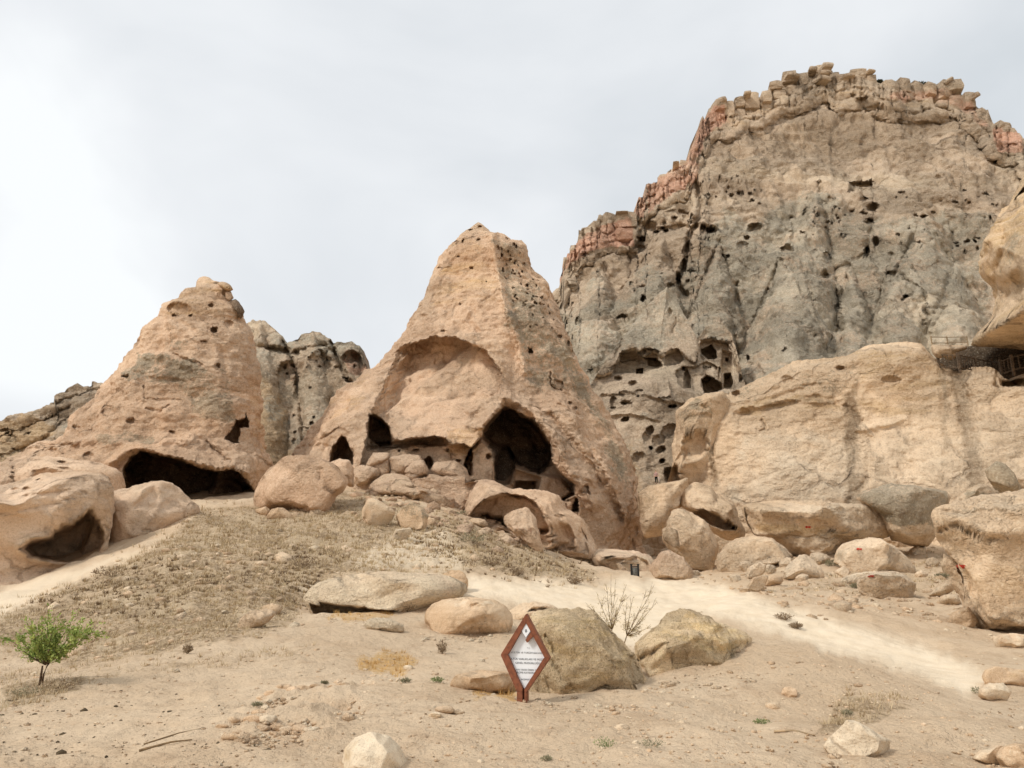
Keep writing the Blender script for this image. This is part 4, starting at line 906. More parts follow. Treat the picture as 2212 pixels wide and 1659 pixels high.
ZL = {'lichen': [('P', Z(1, (800, 540), (950, 530), (1180, 600), (1390, 730), (1420, 880), (1420, 960), (1300, 960), (1150, 900), (1130, 780), (900, 720), (720, 700), (700, 660), (820, 620)), .85, 7), ('P', Z(1, (560, 1040), (760, 1020), (930, 1040), (900, 1090), (700, 1090), (580, 1100)), .85, 5),
                 ('P', Z(1, (1300, 540), (1380, 560), (1370, 700), (1310, 640)), .7, 5), ('P', Z(1, (980, 440), (1120, 430), (1130, 520), (950, 520)), .65, 6)],
      'ochre': [('P', Z(1, (980, 250), (1180, 120), (1260, 80), (1340, 150), (1380, 330), (1150, 340), (980, 320)), .5, 9), ('P', Z(1, (1460, 640), (1560, 800), (1600, 1160), (1560, 1160), (1500, 900)), .5, 8)],
      'stain': [('P', Z(1, (1340, 120), (1390, 150), (1460, 260), (1450, 350), (1390, 260), (1330, 170)), 1.0, 3)],
      'pale': [('P', Z(1, (700, 940), (1000, 950), (1000, 1000), (700, 1000)), .2, 10)],
      'soot_shade': [('P', CAVE, .7, 2)]}
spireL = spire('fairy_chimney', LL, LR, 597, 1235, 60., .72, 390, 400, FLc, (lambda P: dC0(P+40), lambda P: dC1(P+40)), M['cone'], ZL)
tag(spireL, 'left tuff spire with a wide low black cave at its foot', 'rock spire')
# dark stones caught on the shoulder of the left spire's tip
for i, (pl, z) in enumerate([(Z(1, (1300, 125), (1340, 118), (1380, 135), (1395, 165), (1370, 178), (1330, 150)), {'ochre': [('A', .6)]}), (Z(1, (1355, 180), (1385, 175), (1400, 215), (1375, 235), (1355, 215)), {'stain': [('A', .5)]}),
                             (Z(1, (1385, 235), (1420, 225), (1455, 270), (1462, 300), (1440, 345), (1415, 290), (1390, 265)), {'soot_shade': [('A', .7)]})]):
    boulder('stone', pl, ['flat ochre stone perched on the tip of the left spire', 'small brown stone wedged just under the tip of the left spire', 'nearly black jagged stone clinging below the tip of the left spire'][i], 'stone',
            Y=58.6, sub=3, seed=300+i, mat='cone', zones=z, rough=1.6, sink=.0, dep=1.2)

# ------------------------------------------------------------------ pale cliff on the right
TOPR = Z(0, (1370, 1160), (1400, 1090), (1450, 1050), (1480, 990), (1500, 930), (1516, 880), (1545, 856), (1580, 846), (1600, 838), (1622, 826), (1645, 815), (1680, 800), (1700, 788), (1722, 778), (1760, 777),
         (1800, 772), (1830, 766), (1850, 757), (1880, 744), (1920, 740), (1960, 738), (1990, 742), (2000, 752), (2012, 768), (2030, 782), (2060, 800), (2075, 803), (2100, 794), (2130, 792), (2150, 797), (2160, 806), (2168, 818), (2185, 822), (2212, 806), (2260, 790), (2600, 790), (2800, 850))
def YfR(u, v, T):
    return 66-(u-1500)*.012+(1000-v)*.012+np.maximum(1540-u, 0)*.05+sstep(22, 0, v-T)*1.4
FR = [C([(1478, 880), (1500, 900), (1490, 960), (1478, 1040)], 5, 1), C([(1530, 870), (1545, 890), (1538, 960), (1540, 1040)], 3.75, 0.42), C([(1605, 880), (1640, 875), (1700, 862), (1800, 870)], 5, -0.42),
      C([(1590, 895), (1640, 888), (1700, 875), (1760, 856), (1830, 880), (1860, 910)], 6.25, 0.33), C([(1850, 930), (1900, 920), (1960, 905)], 6.25, -0.3), C([(1830, 880), (1840, 950), (1840, 1080)], 11.25, 0.21), C([(2060, 810), (2080, 880), (2100, 1000), (2105, 1060)], 11.25, 0.24),
      C([(2030, 800), (2040, 900), (2045, 1040)], 8.75, 0.15), E(1590, 850, 10, 6, 1), E(1815, 795, 10, 5, 1.), E(1700, 820, 14, 8, .7), E(1540, 860, 12, 7, 1.2), E(1505, 905, 10, 12, 1.), C([(1646, 905), (1655, 925), (1640, 930)], 2.5, 0.3),
      C([(1760, 830), (1700, 850), (1640, 870), (1600, 900)], 5, 0.24), E(1925, 820, 22, 8, .5), C([(2062, 802), (2075, 812), (2100, 860)], 6.25, 0.42), H([(2164, 826), (2250, 808), (2500, 812), (2500, 838), (2164, 834)], 4, 1.4, 1),
      C([(2155, 800), (2150, 830), (2160, 840)], 3.75, 0.48), G(1700, 1000, 200, 60, -.8), G(1940, 780, 60, 40, -1.2), C([(1880, 980), (1870, 1040), (1830, 1090)], 8.75, 0.3)]
for a, b, c_, d, dep in [(430, 640, 78, 62, 2.4), (430, 480, 50, 70, 1.), (300, 800, 45, 50, 5), (360, 560, 40, 36, 1.5), (540, 390, 26, 16, 1.5), (470, 420, 30, 16, 1.4), (600, 360, 20, 10, 1)]:
    p = Z(5, (a, b))[0]; FR.append(E(p[0], p[1], c_*.4, d*.4, dep*.8, -25, .5))
ZR = {'stain': [('L', [(1838, 860), (1846, 920), (1840, 1000), (1845, 1090)], 24, .9), ('L', [(2070, 800), (2085, 880), (2100, 980), (2105, 1050)], 26, .95), ('L', [(2035, 800), (2042, 860), (2046, 960)], 16, .8), ('L', [(1535, 880), (1538, 960), (1542, 1040)], 12, .8),
                ('L', [(1655, 880), (1700, 870), (1760, 858), (1830, 885)], 9, .75), ('P', [(1920, 930), (1980, 905), (1960, 1000), (1880, 1080), (1860, 1080)], .6, 12), ('L', [(1700, 870), (1708, 960)], 6, .35)],
      'ochre': [('P', [(1590, 870), (1700, 850), (1800, 850), (1830, 890), (1700, 885), (1590, 905)], .6, 8), ('P', [(1460, 880), (1530, 860), (1530, 960), (1480, 1010)], .5, 8), ('P', [(1850, 750), (2020, 760), (2060, 830), (2000, 900), (1850, 900)], .45, 14), ('A', .06)],
      'lichen': [('P', [(1560, 855), (1700, 795), (1850, 770), (1860, 840), (1760, 850), (1620, 870)], .4, 8)],
      'pale': [('P', [(1600, 930), (1840, 930), (1830, 1090), (1560, 1090)], .5, 16), ('P', [(1980, 940), (2230, 850), (2300, 1060), (1950, 1060)], .45, 20)]}
cliff = wall_form('cliff', TOPR, 1230, np.concatenate([np.arange(1380, 2230, 1.9), np.arange(2230, 2700, 12)]), 0, 0, 260, YfR, FR, (lambda P: fbm(P, 9., 3, 121)*.7+fbm(P, 2.6, 3, 123, .5, (1, 1, 1.6))*.22, lambda P: dC1(P+80)*.8), M['cliff'], ZR, thick=11., plateau=8)
tag(cliff, kind='structure')
# ------------------------------------------------------------------ outcrops at the foot of the left spire
A_poly = [(-190, 1080), (-100, 1055), (-40, 1052), (0, 1062), (30, 1050), (60, 1038), (100, 1030), (140, 1025), (180, 1027), (215, 1034), (232, 1050), (240, 1080), (234, 1120), (232, 1160), (226, 1190), (210, 1212), (180, 1226), (130, 1238), (60, 1252), (0, 1265), (-190, 1310)]
A_hole = Z(6, (128, 300), (150, 275), (220, 258), (262, 250), (290, 228), (330, 195), (400, 172), (440, 145), (470, 112), (482, 100), (530, 160), (556, 220), (560, 265), (535, 325), (492, 380), (430, 390), (330, 380), (230, 366), (150, 345))
fA = [H(A_hole, 3.2, 2.0, 1.5), H(Z(6, (140, 300), (300, 240), (400, 185), (470, 130), (500, 150), (470, 250), (420, 360), (330, 372), (200, 350)), 2.4, 8, 2), C(Z(6, (380, 340), (460, 220), (480, 120)), 3, -.5), C(Z(6, (80, 300), (150, 262), (270, 245), (400, 170), (475, 98)), 6, -.35),
      C([(0, 1110), (60, 1100), (130, 1085), (190, 1060)], 3, .16), C([(0, 1080), (70, 1070), (150, 1060)], 2.5, .12), C([(20, 1130), (90, 1115), (150, 1096)], 2.5, .12), E(58, 1056, 9, 4, .5), E(84, 1038, 7, 3.5, .5), E(33, 1057, 10, 4, .4),
      H(Z(6, (-300, 330), (60, 300), (100, 330), (200, 380), (420, 400), (300, 440), (0, 480), (-300, 520)), .9, 14, 3), C([(40, 1180), (60, 1200), (110, 1215)], 5, -.2)]
sm = {'pale': [('A', .28)], 'soot_shade': [('P', A_hole, .42, 3)], 'ochre': [('P', [(-100, 1240), (100, 1220), (100, 1260), (-100, 1290)], .4, 10)]}
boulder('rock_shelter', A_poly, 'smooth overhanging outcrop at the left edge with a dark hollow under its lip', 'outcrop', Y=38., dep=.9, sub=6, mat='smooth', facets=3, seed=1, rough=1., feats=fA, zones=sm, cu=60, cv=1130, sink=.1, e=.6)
B_poly = [(208, 1120), (216, 1090), (226, 1070), (245, 1062), (275, 1060), (300, 1052), (318, 1046), (345, 1044), (372, 1048), (392, 1062), (405, 1078), (432, 1096), (424, 1118), (392, 1140), (366, 1168), (330, 1195), (290, 1210), (240, 1218), (205, 1205), (212, 1165)]
boulder('outcrop', B_poly, 'smooth humped outcrop in front of the wide low cave of the left spire', 'outcrop', Y=41.5, dep=.8, sub=5, mat='smooth', facets=5, seed=2, zones={'pale': [('A', .3)]}, cu=300, cv=1130,
        feats=[C([(330, 1060), (300, 1090), (260, 1110)], 5, .2), C([(345, 1050), (350, 1080), (330, 1120)], 4, -.2), C([(232, 1065), (226, 1100), (214, 1130)], 3, .5)], e=.75)

boulder('rock_shelf', [(-160, 1080), (-60, 1040), (0, 1012), (60, 996), (130, 990), (200, 1000), (250, 1018), (262, 1040), (258, 1075), (240, 1115), (150, 1125), (0, 1130), (-160, 1140)], 'eroded shelf joining the left spire to the overhanging outcrop below it', 'rock shelf', Y=44.5, dep=.5, sub=5, mat='cone', facets=4, seed=7, e=.65, sink=.1,
        feats=[E(95, 1035, 34, 24, .9, -20), E(60, 1062, 16, 14, .7), E(185, 1030, 14, 10, .6), C([(133, 1000), (140, 1035), (120, 1058)], 3, .5), C([(28, 1005), (30, 1040), (12, 1070)], 3, .6), C([(232, 1030), (238, 1070), (226, 1110)], 4, .5)])

# ------------------------------------------------------------------ boulders at the foot of the central spire
bl = lambda z, *p, **k: boulder('boulder', Z(z, *p), **k)
bl(3, (50, 590), (60, 540), (100, 470), (150, 420), (215, 375), (300, 372), (400, 378), (480, 420), (545, 490), (540, 525), (480, 580), (440, 640), (330, 683), (270, 670), (230, 650), (130, 625), (60, 620),
   label='largest boulder in the gap between the two tuff spires, half sunk in the slope', sub=5, seed=3, facets=11, mat='cone', dep=.8, feats=[C(Z(3, (400, 430), (400, 520), (470, 560)), 2.5, .3), C(Z(3, (130, 620), (240, 655), (330, 640)), 3, .4)], zones={'pale': [('A', .15)], 'lichen': [('A', .12)]}, cat='boulder')
bl(3, (55, 650), (110, 635), (130, 655), (110, 690), (60, 668), label='small flat stone at the left foot of the largest boulder between the spires', sub=3, seed=4)
bl(3, (110, 685), (140, 650), (200, 640), (250, 680), (250, 705), (120, 700), label='low rounded pale stone under the largest boulder between the spires', sub=3, seed=5, feats=())
PILE = 56.5
for i, (pl, lb) in enumerate([
    ([(450, 400), (500, 378), (560, 385), (580, 430), (582, 500), (548, 490), (480, 425)], 'leaning boulder beneath the small black opening of the central spire'),
    ([(645, 400), (690, 345), (770, 345), (778, 370), (700, 415), (650, 418)], 'topmost pale block of the boulder heap before the scarred face'),
    ([(690, 410), (775, 362), (778, 440), (740, 465), (705, 455)], 'squared block under the topmost block of the boulder heap'),
    ([(590, 450), (620, 410), (720, 430), (718, 470), (660, 498), (600, 500)], 'wide flat boulder at the left end of the boulder heap'),
    ([(775, 370), (850, 352), (940, 358), (962, 400), (870, 420), (850, 460), (780, 455)], 'long boulder in the middle of the heap with a straight upper edge'),
    ([(855, 425), (900, 385), (960, 385), (987, 440), (980, 465), (900, 492), (860, 480)], 'rounded boulder with a cracked face in the middle of the heap'),
    ([(1000, 450), (1020, 395), (1130, 388), (1190, 430), (1215, 500), (1180, 556), (1130, 550), (1110, 500), (1060, 465)], 'big angular boulder at the right end of the heap beside the tall arch'),
    ([(950, 500), (990, 460), (1060, 472), (1085, 510), (1090, 576), (1020, 545)], 'triangular boulder propped against the big angular one of the heap')]):
    bl(3, *pl, label=lb, group='fallen boulders heaped before the central spire', Y=PILE-(.9 if i in (3, 5, 7) else 0)-(4. if i == 0 else 0)-1.6, sub=4, seed=10+i, facets=9, mat='cone', fd=(.55, .82), dep=1.0, sink=.25 if i != 1 else .1, zones={'pale': [('A', .3)]}, e=.7)
bl(3, (670, 545), (700, 500), (760, 458), (830, 462), (880, 475), (900, 505), (960, 530), (1060, 575), (1180, 580), (1190, 640), (1180, 690), (1080, 672), (960, 625), (880, 600), (800, 575), (700, 565), label='pale ledge of bare rock sloping down from the boulder heap', cat='rock ledge',
   sub=5, seed=20, facets=12, fd=(.45, .8), mat='cone', zones={'pale': [('A', .5)]}, Y=52.5, dep=1.3, e=.85, feats=[E(*Z(3, (905, 530))[0], 10, 3, .3), C(Z(3, (780, 500), (900, 540), (1100, 600)), 3, .25), E(*Z(3, (1100, 660))[0], 12, 3, .5)])
bl(3, (630, 650), (655, 600), (700, 588), (745, 620), (805, 660), (800, 692), (760, 722), (690, 745), (640, 730), label='whitish boulder lying in the dry grass left of a grey one', sub=4, seed=21, facets=12, zones={'pale': [('A', .6)], 'red': [('P', Z(3, (630, 660), (680, 720), (640, 740)), .5, 3)]})
bl(3, (812, 692), (850, 640), (900, 612), (960, 640), (980, 690), (975, 745), (920, 762), (840, 748), label='grey lichened boulder with a brown lower face in the grass', sub=4, seed=22, facets=12, zones={'lichen': [('P', Z(3, (820, 680), (900, 610), (985, 640), (985, 700), (900, 680)), .9, 3)]})
bl(3, (790, 792), (810, 760), (890, 748), (897, 770), (850, 822), (795, 822), label='flat pale slab lying below the grey lichened boulder', sub=4, seed=23, facets=4, zones={'pale': [('A', .6)]}, dep=.6)
bl(3, (975, 690), (1020, 700), (1027, 722), (985, 742), label='small stone touching the right side of the grey lichened boulder', sub=3, seed=24)
bl(3, (1395, 690), (1440, 662), (1520, 635), (1560, 690), (1590, 800), (1612, 858), (1560, 850), (1480, 795), (1420, 750), (1398, 722), label='tall slanted boulder standing in front of the low rock arch', sub=5, seed=25, facets=7, mat='cone', dep=.8,
   zones={'pale': [('A', .3)], 'red': [('P', Z(3, (1440, 740), (1560, 740), (1540, 780), (1450, 770)), .5, 4)]}, Y=44.5)
for i, pl in enumerate([[(1195, 715), (1230, 695), (1290, 705), (1310, 740), (1240, 745)], [(1330, 745), (1360, 730), (1395, 740), (1390, 760), (1340, 762)]]):
    bl(3, *pl, label=['low pale rock at the left mouth of the low rock arch', 'small low rock between the arch mouth and the tall slanted boulder'][i], sub=3, seed=27+i)
# the low arch
AR = [(1165, 700), (1180, 640), (1200, 580), (1240, 505), (1290, 488), (1340, 500), (1440, 548), (1560, 560), (1680, 588), (1720, 650), (1815, 700), (1840, 770), (1900, 830), (1895, 880), (1780, 880), (1700, 870), (1600, 860), (1500, 820), (1400, 770), (1300, 735), (1200, 715)]
AH = Z(3, (1205, 700), (1235, 645), (1300, 592), (1400, 566), (1500, 576), (1565, 612), (1610, 680), (1650, 770), (1640, 850), (1560, 850), (1480, 790), (1380, 745), (1300, 720))
boulder('rock_arch', Z(3, *AR), 'low broken rock-cut arch with niches below the tall hall of the central spire', 'rock arch', Y=51.0, dep=.95, sub=6, mat='cone', facets=3, seed=26, cu=Z(3, (1530, 700))[0][0], cv=Z(3, (1530, 700))[0][1], e=.65,
        feats=[H(AH, 2.6, 1.6, 1.2), H(Z(3, (1255, 705), (1275, 675), (1330, 688), (1390, 700), (1400, 745), (1320, 735)), 2.5, 1.5, .5), H(Z(3, (1665, 870), (1665, 770), (1695, 728), (1740, 730), (1778, 800), (1772, 870)), .9, 1.4, .6),
               H(Z(3, (1590, 752), (1638, 752), (1642, 778), (1592, 785)), 1.4, 1, .3), H(Z(3, (1800, 880), (1792, 790), (1810, 750), (1840, 800), (1850, 880)), .5, 1.5, .5), E(*Z(3, (1710, 840))[0], 9, 6, .5), C(Z(3, (1170, 700), (1230, 630), (1300, 580), (1420, 555), (1560, 590)), 4, -.3),
               E(*Z(3, (1700, 690))[0], 10, 6, .4), C(Z(3, (1600, 620), (1640, 700), (1660, 760)), 3, -.3)],
        zones={'pale': [('A', .15)], 'soot_shade': [('P', Z(3, (1240, 705), (1290, 640), (1500, 600), (1600, 700), (1560, 760), (1400, 740)), .4, 3)], 'ochre': [('A', .08)]})
# low dome with the two round niches, right foot of the central spire
boulder('rock_dome', [(1262, 1195), (1300, 1188), (1350, 1192), (1380, 1196), (1400, 1205), (1418, 1222), (1440, 1244), (1470, 1262), (1500, 1275), (1440, 1275), (1380, 1262), (1320, 1256), (1285, 1240)], 'low smooth dome with a round niche behind the litter bin', 'outcrop', Y=50.5, dep=1.0, sub=5, mat='smooth',
        facets=1, seed=30, e=.6, zones={'pale': [('A', .4)]}, feats=[H([(1296, 1240), (1300, 1212), (1316, 1200), (1332, 1208), (1342, 1226), (1340, 1245)], 1.0, 1.3, .5), H([(1352, 1250), (1352, 1215), (1372, 1200), (1396, 1212), (1412, 1235), (1418, 1256)], .7, 3, .5), C([(1345, 1205), (1375, 1196), (1400, 1210), (1430, 1240)], 3, -.25)])

# ------------------------------------------------------------------ blocks below the pale cliff
R5 = lambda p, lb, **k: boulder('boulder', Z(5, *p), label=lb, **k)
R5([(125, 900), (190, 860), (260, 845), (360, 825), (398, 800), (400, 860), (375, 900), (355, 970), (310, 1000), (275, 1080), (160, 1095), (135, 1000)], 'pale leaning slab right beside the foot of the central spire', Y=58, sub=5, seed=40, facets=12, mat='cliff', zones={'pale': [('A', .3)]}, cat='rock slab')
R5([(360, 965), (378, 870), (440, 843), (520, 858), (560, 915), (640, 955), (700, 1060), (692, 1115), (600, 1110), (520, 1060), (430, 1000)], 'tan rock hood with a black hollow beneath it under the pale cliff', Y=58.5, sub=5, seed=41, facets=4, mat='cliff',
   feats=[H(Z(5, (432, 1000), (485, 982), (520, 1000), (565, 1020), (610, 1050), (660, 1085), (600, 1090), (520, 1065)), 3.5, 1.5, 1)], zones={'stain': [('P', Z(5, (370, 960), (420, 950), (430, 1000), (380, 980)), .6, 3)]}, e=.65)
R5([(262, 1095), (320, 985), (350, 978), (395, 990), (500, 1062), (540, 1130), (560, 1180), (530, 1290), (400, 1240), (300, 1190), (265, 1150)], 'big pale boulder with a rounded top in front of the black hollow', Y=53.5, sub=5, seed=42, facets=12, mat='cliff', zones={'pale': [('A', .3)]})
R5([(262, 1102), (298, 1078), (340, 1098), (356, 1180), (318, 1172), (266, 1148)], 'dark brown block wedged between the paler boulders', Y=51.3, sub=4, seed=43, facets=8, mat='cliff', zones={'stain': [('A', .7)]})
R5([(190, 1300), (250, 1212), (300, 1203), (370, 1240), (420, 1310), (424, 1365), (330, 1368), (230, 1340)], 'round pinkish boulder with a flat base beside the path', sub=4, seed=44, facets=12, mat='cone', zones={})
bigslab = R5([(690, 970), (705, 950), (760, 945), (900, 938), (1080, 940), (1250, 958), (1380, 953), (1420, 980), (1480, 1040), (1500, 1115), (1400, 1150), (1280, 1150), (1200, 1200), (1080, 1235), (970, 1238), (850, 1140), (760, 1128), (715, 1050)], 'very long pale slab with a red arrow painted on its shaded lower face',
   sub=6, seed=45, facets=12, mat='cliff', Y=53, zones={'pale': [('P', Z(5, (690, 950), (1380, 940), (1480, 1040), (1250, 1080), (900, 1000), (720, 1010)), .5, 6)], 'ochre': [('P', Z(5, (720, 1040), (900, 1020), (1250, 1100), (1200, 1200), (970, 1238)), .55, 6)], 'lichen': [('P', Z(5, (1280, 1060), (1490, 1060), (1480, 1140), (1300, 1150)), .4, 6)]},
   feats=[H(Z(5, (700, 1000), (860, 1010), (1000, 1040), (1180, 1070), (1280, 1140), (1200, 1230), (960, 1260), (850, 1160), (700, 1100)), .9, 16, 2)], e=.6)
R5([(560, 1300), (555, 1230), (600, 1180), (660, 1148), (760, 1130), (850, 1145), (910, 1190), (970, 1242), (900, 1275), (800, 1290), (730, 1345), (690, 1378), (600, 1365)], 'broad tan boulder wedged under the left end of the very long slab', sub=5, seed=46, facets=12, mat='cliff', Y=50.5, zones={'ochre': [('A', .2)], 'lichen': [('A', .1)]}, layers=.008)
R5([(1310, 925), (1350, 890), (1400, 870), (1500, 848), (1600, 850), (1680, 860), (1740, 875), (1792, 880), (1802, 960), (1745, 1010), (1735, 1080), (1690, 1135), (1600, 1145), (1500, 1115), (1450, 1010), (1350, 950)], 'big boulder covered with dark grey lichen in front of the pale cliff', sub=5, seed=47, facets=7, mat='cliff', Y=52.5,
   zones={'lichen': [('P', Z(5, (1300, 900), (1500, 840), (1800, 870), (1800, 980), (1730, 1080), (1600, 1060), (1480, 1060)), 1.25, 5)], 'stain': [('P', Z(5, (1300, 920), (1600, 870), (1790, 930), (1700, 1050), (1480, 1040)), .5, 5)]}, fd=(.6, .85))
arrow2 = R5([(1190, 1215), (1230, 1170), (1310, 1145), (1370, 1138), (1440, 1150), (1500, 1180), (1560, 1230), (1625, 1285), (1600, 1320), (1400, 1330), (1300, 1325), (1200, 1270)], 'low brown boulder with a worn red arrow near its upper left', sub=5, seed=48, facets=12, mat='cliff', zones={'stain': [('A', .25)], 'lichen': [('P', Z(5, (1190, 1180), (1300, 1170), (1300, 1260), (1200, 1260)), .5, 5)]}, dep=.7)
R5([(1215, 1375), (1245, 1345), (1320, 1325), (1430, 1318), (1500, 1325), (1440, 1350), (1330, 1375), (1250, 1390)], 'thin pale slab against the left side of the block with a red arrow', sub=4, seed=49, facets=3, mat='cliff', zones={'pale': [('A', .8)]}, dep=.6, cat='rock slab')
arrow3 = R5([(1312, 1380), (1325, 1345), (1420, 1322), (1500, 1318), (1560, 1330), (1632, 1380), (1605, 1440), (1540, 1468), (1460, 1475), (1350, 1462), (1325, 1420)], 'flat-topped block beside the path with a red arrow on its upper edge', sub=5, seed=50, facets=12, mat='cliff',
   zones={'pale': [('P', Z(5, (1330, 1345), (1420, 1318), (1560, 1325), (1600, 1350), (1450, 1350)), .8, 3)], 'ochre': [('P', Z(5, (1320, 1390), (1600, 1380), (1560, 1470), (1350, 1470)), .3, 5)]}, dep=.8)
R5([(905, 1345), (930, 1290), (965, 1258), (1000, 1230), (1040, 1232), (1080, 1262), (1125, 1310), (1135, 1355), (1000, 1365)], 'pale humped boulder in the middle of the boulder field, grass at its right', sub=4, seed=51, facets=12, mat='cliff', zones={'pale': [('A', .35)]})
R5([(715, 1405), (750, 1352), (800, 1338), (832, 1345), (815, 1385), (785, 1415), (735, 1432)], 'oval pale stone at the upper side of the path', sub=4, seed=52, facets=3, zones={'pale': [('A', .6)]})
R5([(812, 1390), (830, 1345), (870, 1335), (905, 1345), (912, 1370), (860, 1400)], 'small grey-tan stone right of the oval pale stone', sub=3, seed=53, zones={'lichen': [('A', .3)]})
R5([(700, 1355), (722, 1300), (780, 1268), (822, 1280), (810, 1320), (770, 1345), (730, 1362)], 'hooked tan rock behind the oval pale stone', sub=4, seed=54, facets=5, mat='cliff', zones={'ochre': [('A', .3)]})
R5([(1790, 970), (1830, 940), (1880, 888), (1980, 850), (2060, 862), (2110, 895), (2060, 930), (1960, 950), (1880, 975), (1820, 985)], 'mottled pale boulder behind the huge right-hand rock', sub=4, seed=55, facets=5, mat='cliff', Y=40, zones={'lichen': [('P', Z(5, (1880, 900), (2000, 870), (2040, 910), (1900, 950)), .9, 3)], 'pale': [('A', .4)]})
R5([(2003, 772), (2030, 745), (2065, 727), (2110, 735), (2160, 790), (2205, 870), (2180, 892), (2110, 896), (2060, 862), (2022, 815)], 'dark angular block perched above the huge right-hand rock', sub=4, seed=56, facets=10, mat='cliff', Y=38, fd=(.5, .8), zones={'lichen': [('A', .9)], 'stain': [('A', .3)]}, sink=.05)
R5([(2150, 800), (2200, 770), (2260, 760), (2300, 830), (2230, 880), (2190, 850)], 'pale rock cut off by the right edge beside the dark angular block', sub=4, seed=57, facets=4, mat='cliff', Y=40)
huge = R5([(1722, 1010), (1740, 985), (1780, 970), (1880, 955), (1990, 930), (2100, 905), (2300, 880), (2600, 880), (2750, 1000), (2750, 1400), (2600, 1680), (2300, 1640), (2212, 1625), (2100, 1600), (2000, 1600), (1945, 1540), (1920, 1500), (1875, 1440), (1855, 1380), (1840, 1320), (1800, 1250), (1780, 1180), (1745, 1120)],
   'huge undercut rock at the right edge with a red arrow on its flank', cat='boulder', sub=6, seed=58, facets=3, mat='cliff', Y=27., dep=.55, cu=Z(5, (2220, 1250))[0][0], cv=Z(5, (2220, 1250))[0][1], e=.62,
   zones={'pale': [('P', Z(5, (1730, 1000), (2100, 905), (2300, 880), (2300, 980), (2000, 1000), (1850, 1040)), .45, 7)], 'ochre': [('P', Z(5, (1740, 1080), (2300, 1080), (2300, 1600), (1950, 1560), (1850, 1300)), .42, 8)], 'lichen': [('P', Z(5, (1840, 990), (2000, 960), (2100, 1000), (1900, 1020)), .5, 5)], 'stain': [('L', Z(5, (1740, 1050), (1800, 1180), (1860, 1330)), 8, .3)]},
   feats=[H(Z(5, (1700, 1130), (1850, 1080), (1950, 1110), (2100, 1150), (2400, 1160), (2400, 1750), (1980, 1700), (1900, 1400)), .55, 24, 3), C(Z(5, (1760, 1100), (1840, 1060), (1930, 1110), (2080, 1150)), 4, .3), C(Z(5, (1780, 990), (1900, 1010), (2000, 985), (2100, 990)), 4, .2)])
for i, (pl, lb) in enumerate([([(1765, 1285), (1780, 1218), (1800, 1240), (1830, 1320), (1835, 1350), (1785, 1330)], 'thin upright stone leaning on the huge right-hand rock'),
    ([(1700, 1435), (1740, 1400), (1790, 1368), (1855, 1358), (1865, 1400), (1810, 1430), (1755, 1455)], 'long tilted pale stone at the foot of the huge right-hand rock'),
    ([(1742, 1482), (1760, 1452), (1795, 1440), (1850, 1445), (1872, 1485), (1830, 1500), (1760, 1500)], 'flat round white stone in front of the long tilted one'),
    ([(1800, 1585), (1820, 1545), (1870, 1515), (1910, 1508), (1940, 1545), (1962, 1585), (1940, 1612), (1850, 1612)], 'ochre stone with a dark underside at the foot of the huge rock')]):
    R5(pl, lb, sub=4, seed=60+i, facets=5, zones={'pale': [('A', .5 if i != 3 else .1)], 'ochre': [('A', 0. if i != 3 else .35)]}, cat='stone')

boulder('niche_rock', Z(5, (270, 860), (300, 790), (325, 720), (322, 640), (335, 560), (330, 500), (340, 450), (400, 390), (480, 370), (580, 350), (620, 400), (610, 520), (590, 680), (560, 800), (500, 860), (400, 880)), 'tan rock with a wide round niche at the left end of the pale cliff', 'outcrop', Y=66.8, dep=.75, sub=5, mat='cliff', facets=6, seed=69, e=.7,
        feats=[E(*Z(5, (432, 640))[0], 32, 26, 1.6, -40, .35), H(Z(5, (282, 830), (300, 780), (325, 745), (345, 780), (355, 830), (320, 850)), 3, 1.3, .8), C(Z(5, (345, 740), (420, 730), (500, 640), (530, 560)), 4, -.3), C(Z(5, (380, 500), (440, 470), (520, 480)), 4, .4), E(*Z(5, (410, 560))[0], 12, 6, .4), E(*Z(5, (470, 430))[0], 16, 8, .6)],
        zones={'ochre': [('A', .3)], 'lichen': [('P', Z(5, (330, 480), (400, 390), (540, 380), (540, 470), (400, 500)), .6, 5)]}, sink=.05)
# smaller blocks filling the boulder field
fb = np.random.RandomState(77)
FILL = [(1402, 1188, 24, 15), (1440, 1196, 20, 14), (1475, 1205, 16, 10), (1530, 1222, 14, 9), (1560, 1178, 22, 14), (1590, 1250, 14, 9), (1612, 1222, 18, 12), (1660, 1230, 16, 11), (1700, 1215, 20, 12), (1735, 1248, 15, 9), (1770, 1205, 24, 12), (1822, 1236, 18, 11),
        (1905, 1148, 22, 12), (1948, 1170, 26, 15), (1985, 1190, 20, 12), (2015, 1215, 18, 12), (1990, 1240, 16, 9), (2060, 1300, 14, 9), (1610, 1275, 13, 7), (1500, 1238, 12, 7)]
NUM = ['first', 'second', 'third', 'fourth', 'fifth', 'sixth', 'seventh', 'eighth', 'ninth', 'tenth', 'eleventh', 'twelfth', 'thirteenth', 'fourteenth', 'fifteenth', 'sixteenth', 'seventeenth', 'eighteenth', 'nineteenth', 'twentieth']
for i, (u_, v_, a_, b_) in enumerate(sorted(FILL)):
    po = [(u_+a_*math.cos(q)*fb.uniform(.75, 1.15), v_+b_*math.sin(q)*fb.uniform(.75, 1.15)) for q in np.linspace(0, 2*math.pi, 9)[:-1]]
    boulder('rock', po, NUM[i]+' small angular rock from the left in the boulder field under the cliff', 'rock', group='small rocks of the boulder field', sub=4, mat='cliff', seed=500+i, facets=10, fd=(.45, .8), dep=1., sink=.35, zones={'pale': [('A', float(fb.uniform(0, .6)))], 'lichen': [('A', float(fb.uniform(0, .35)))]})
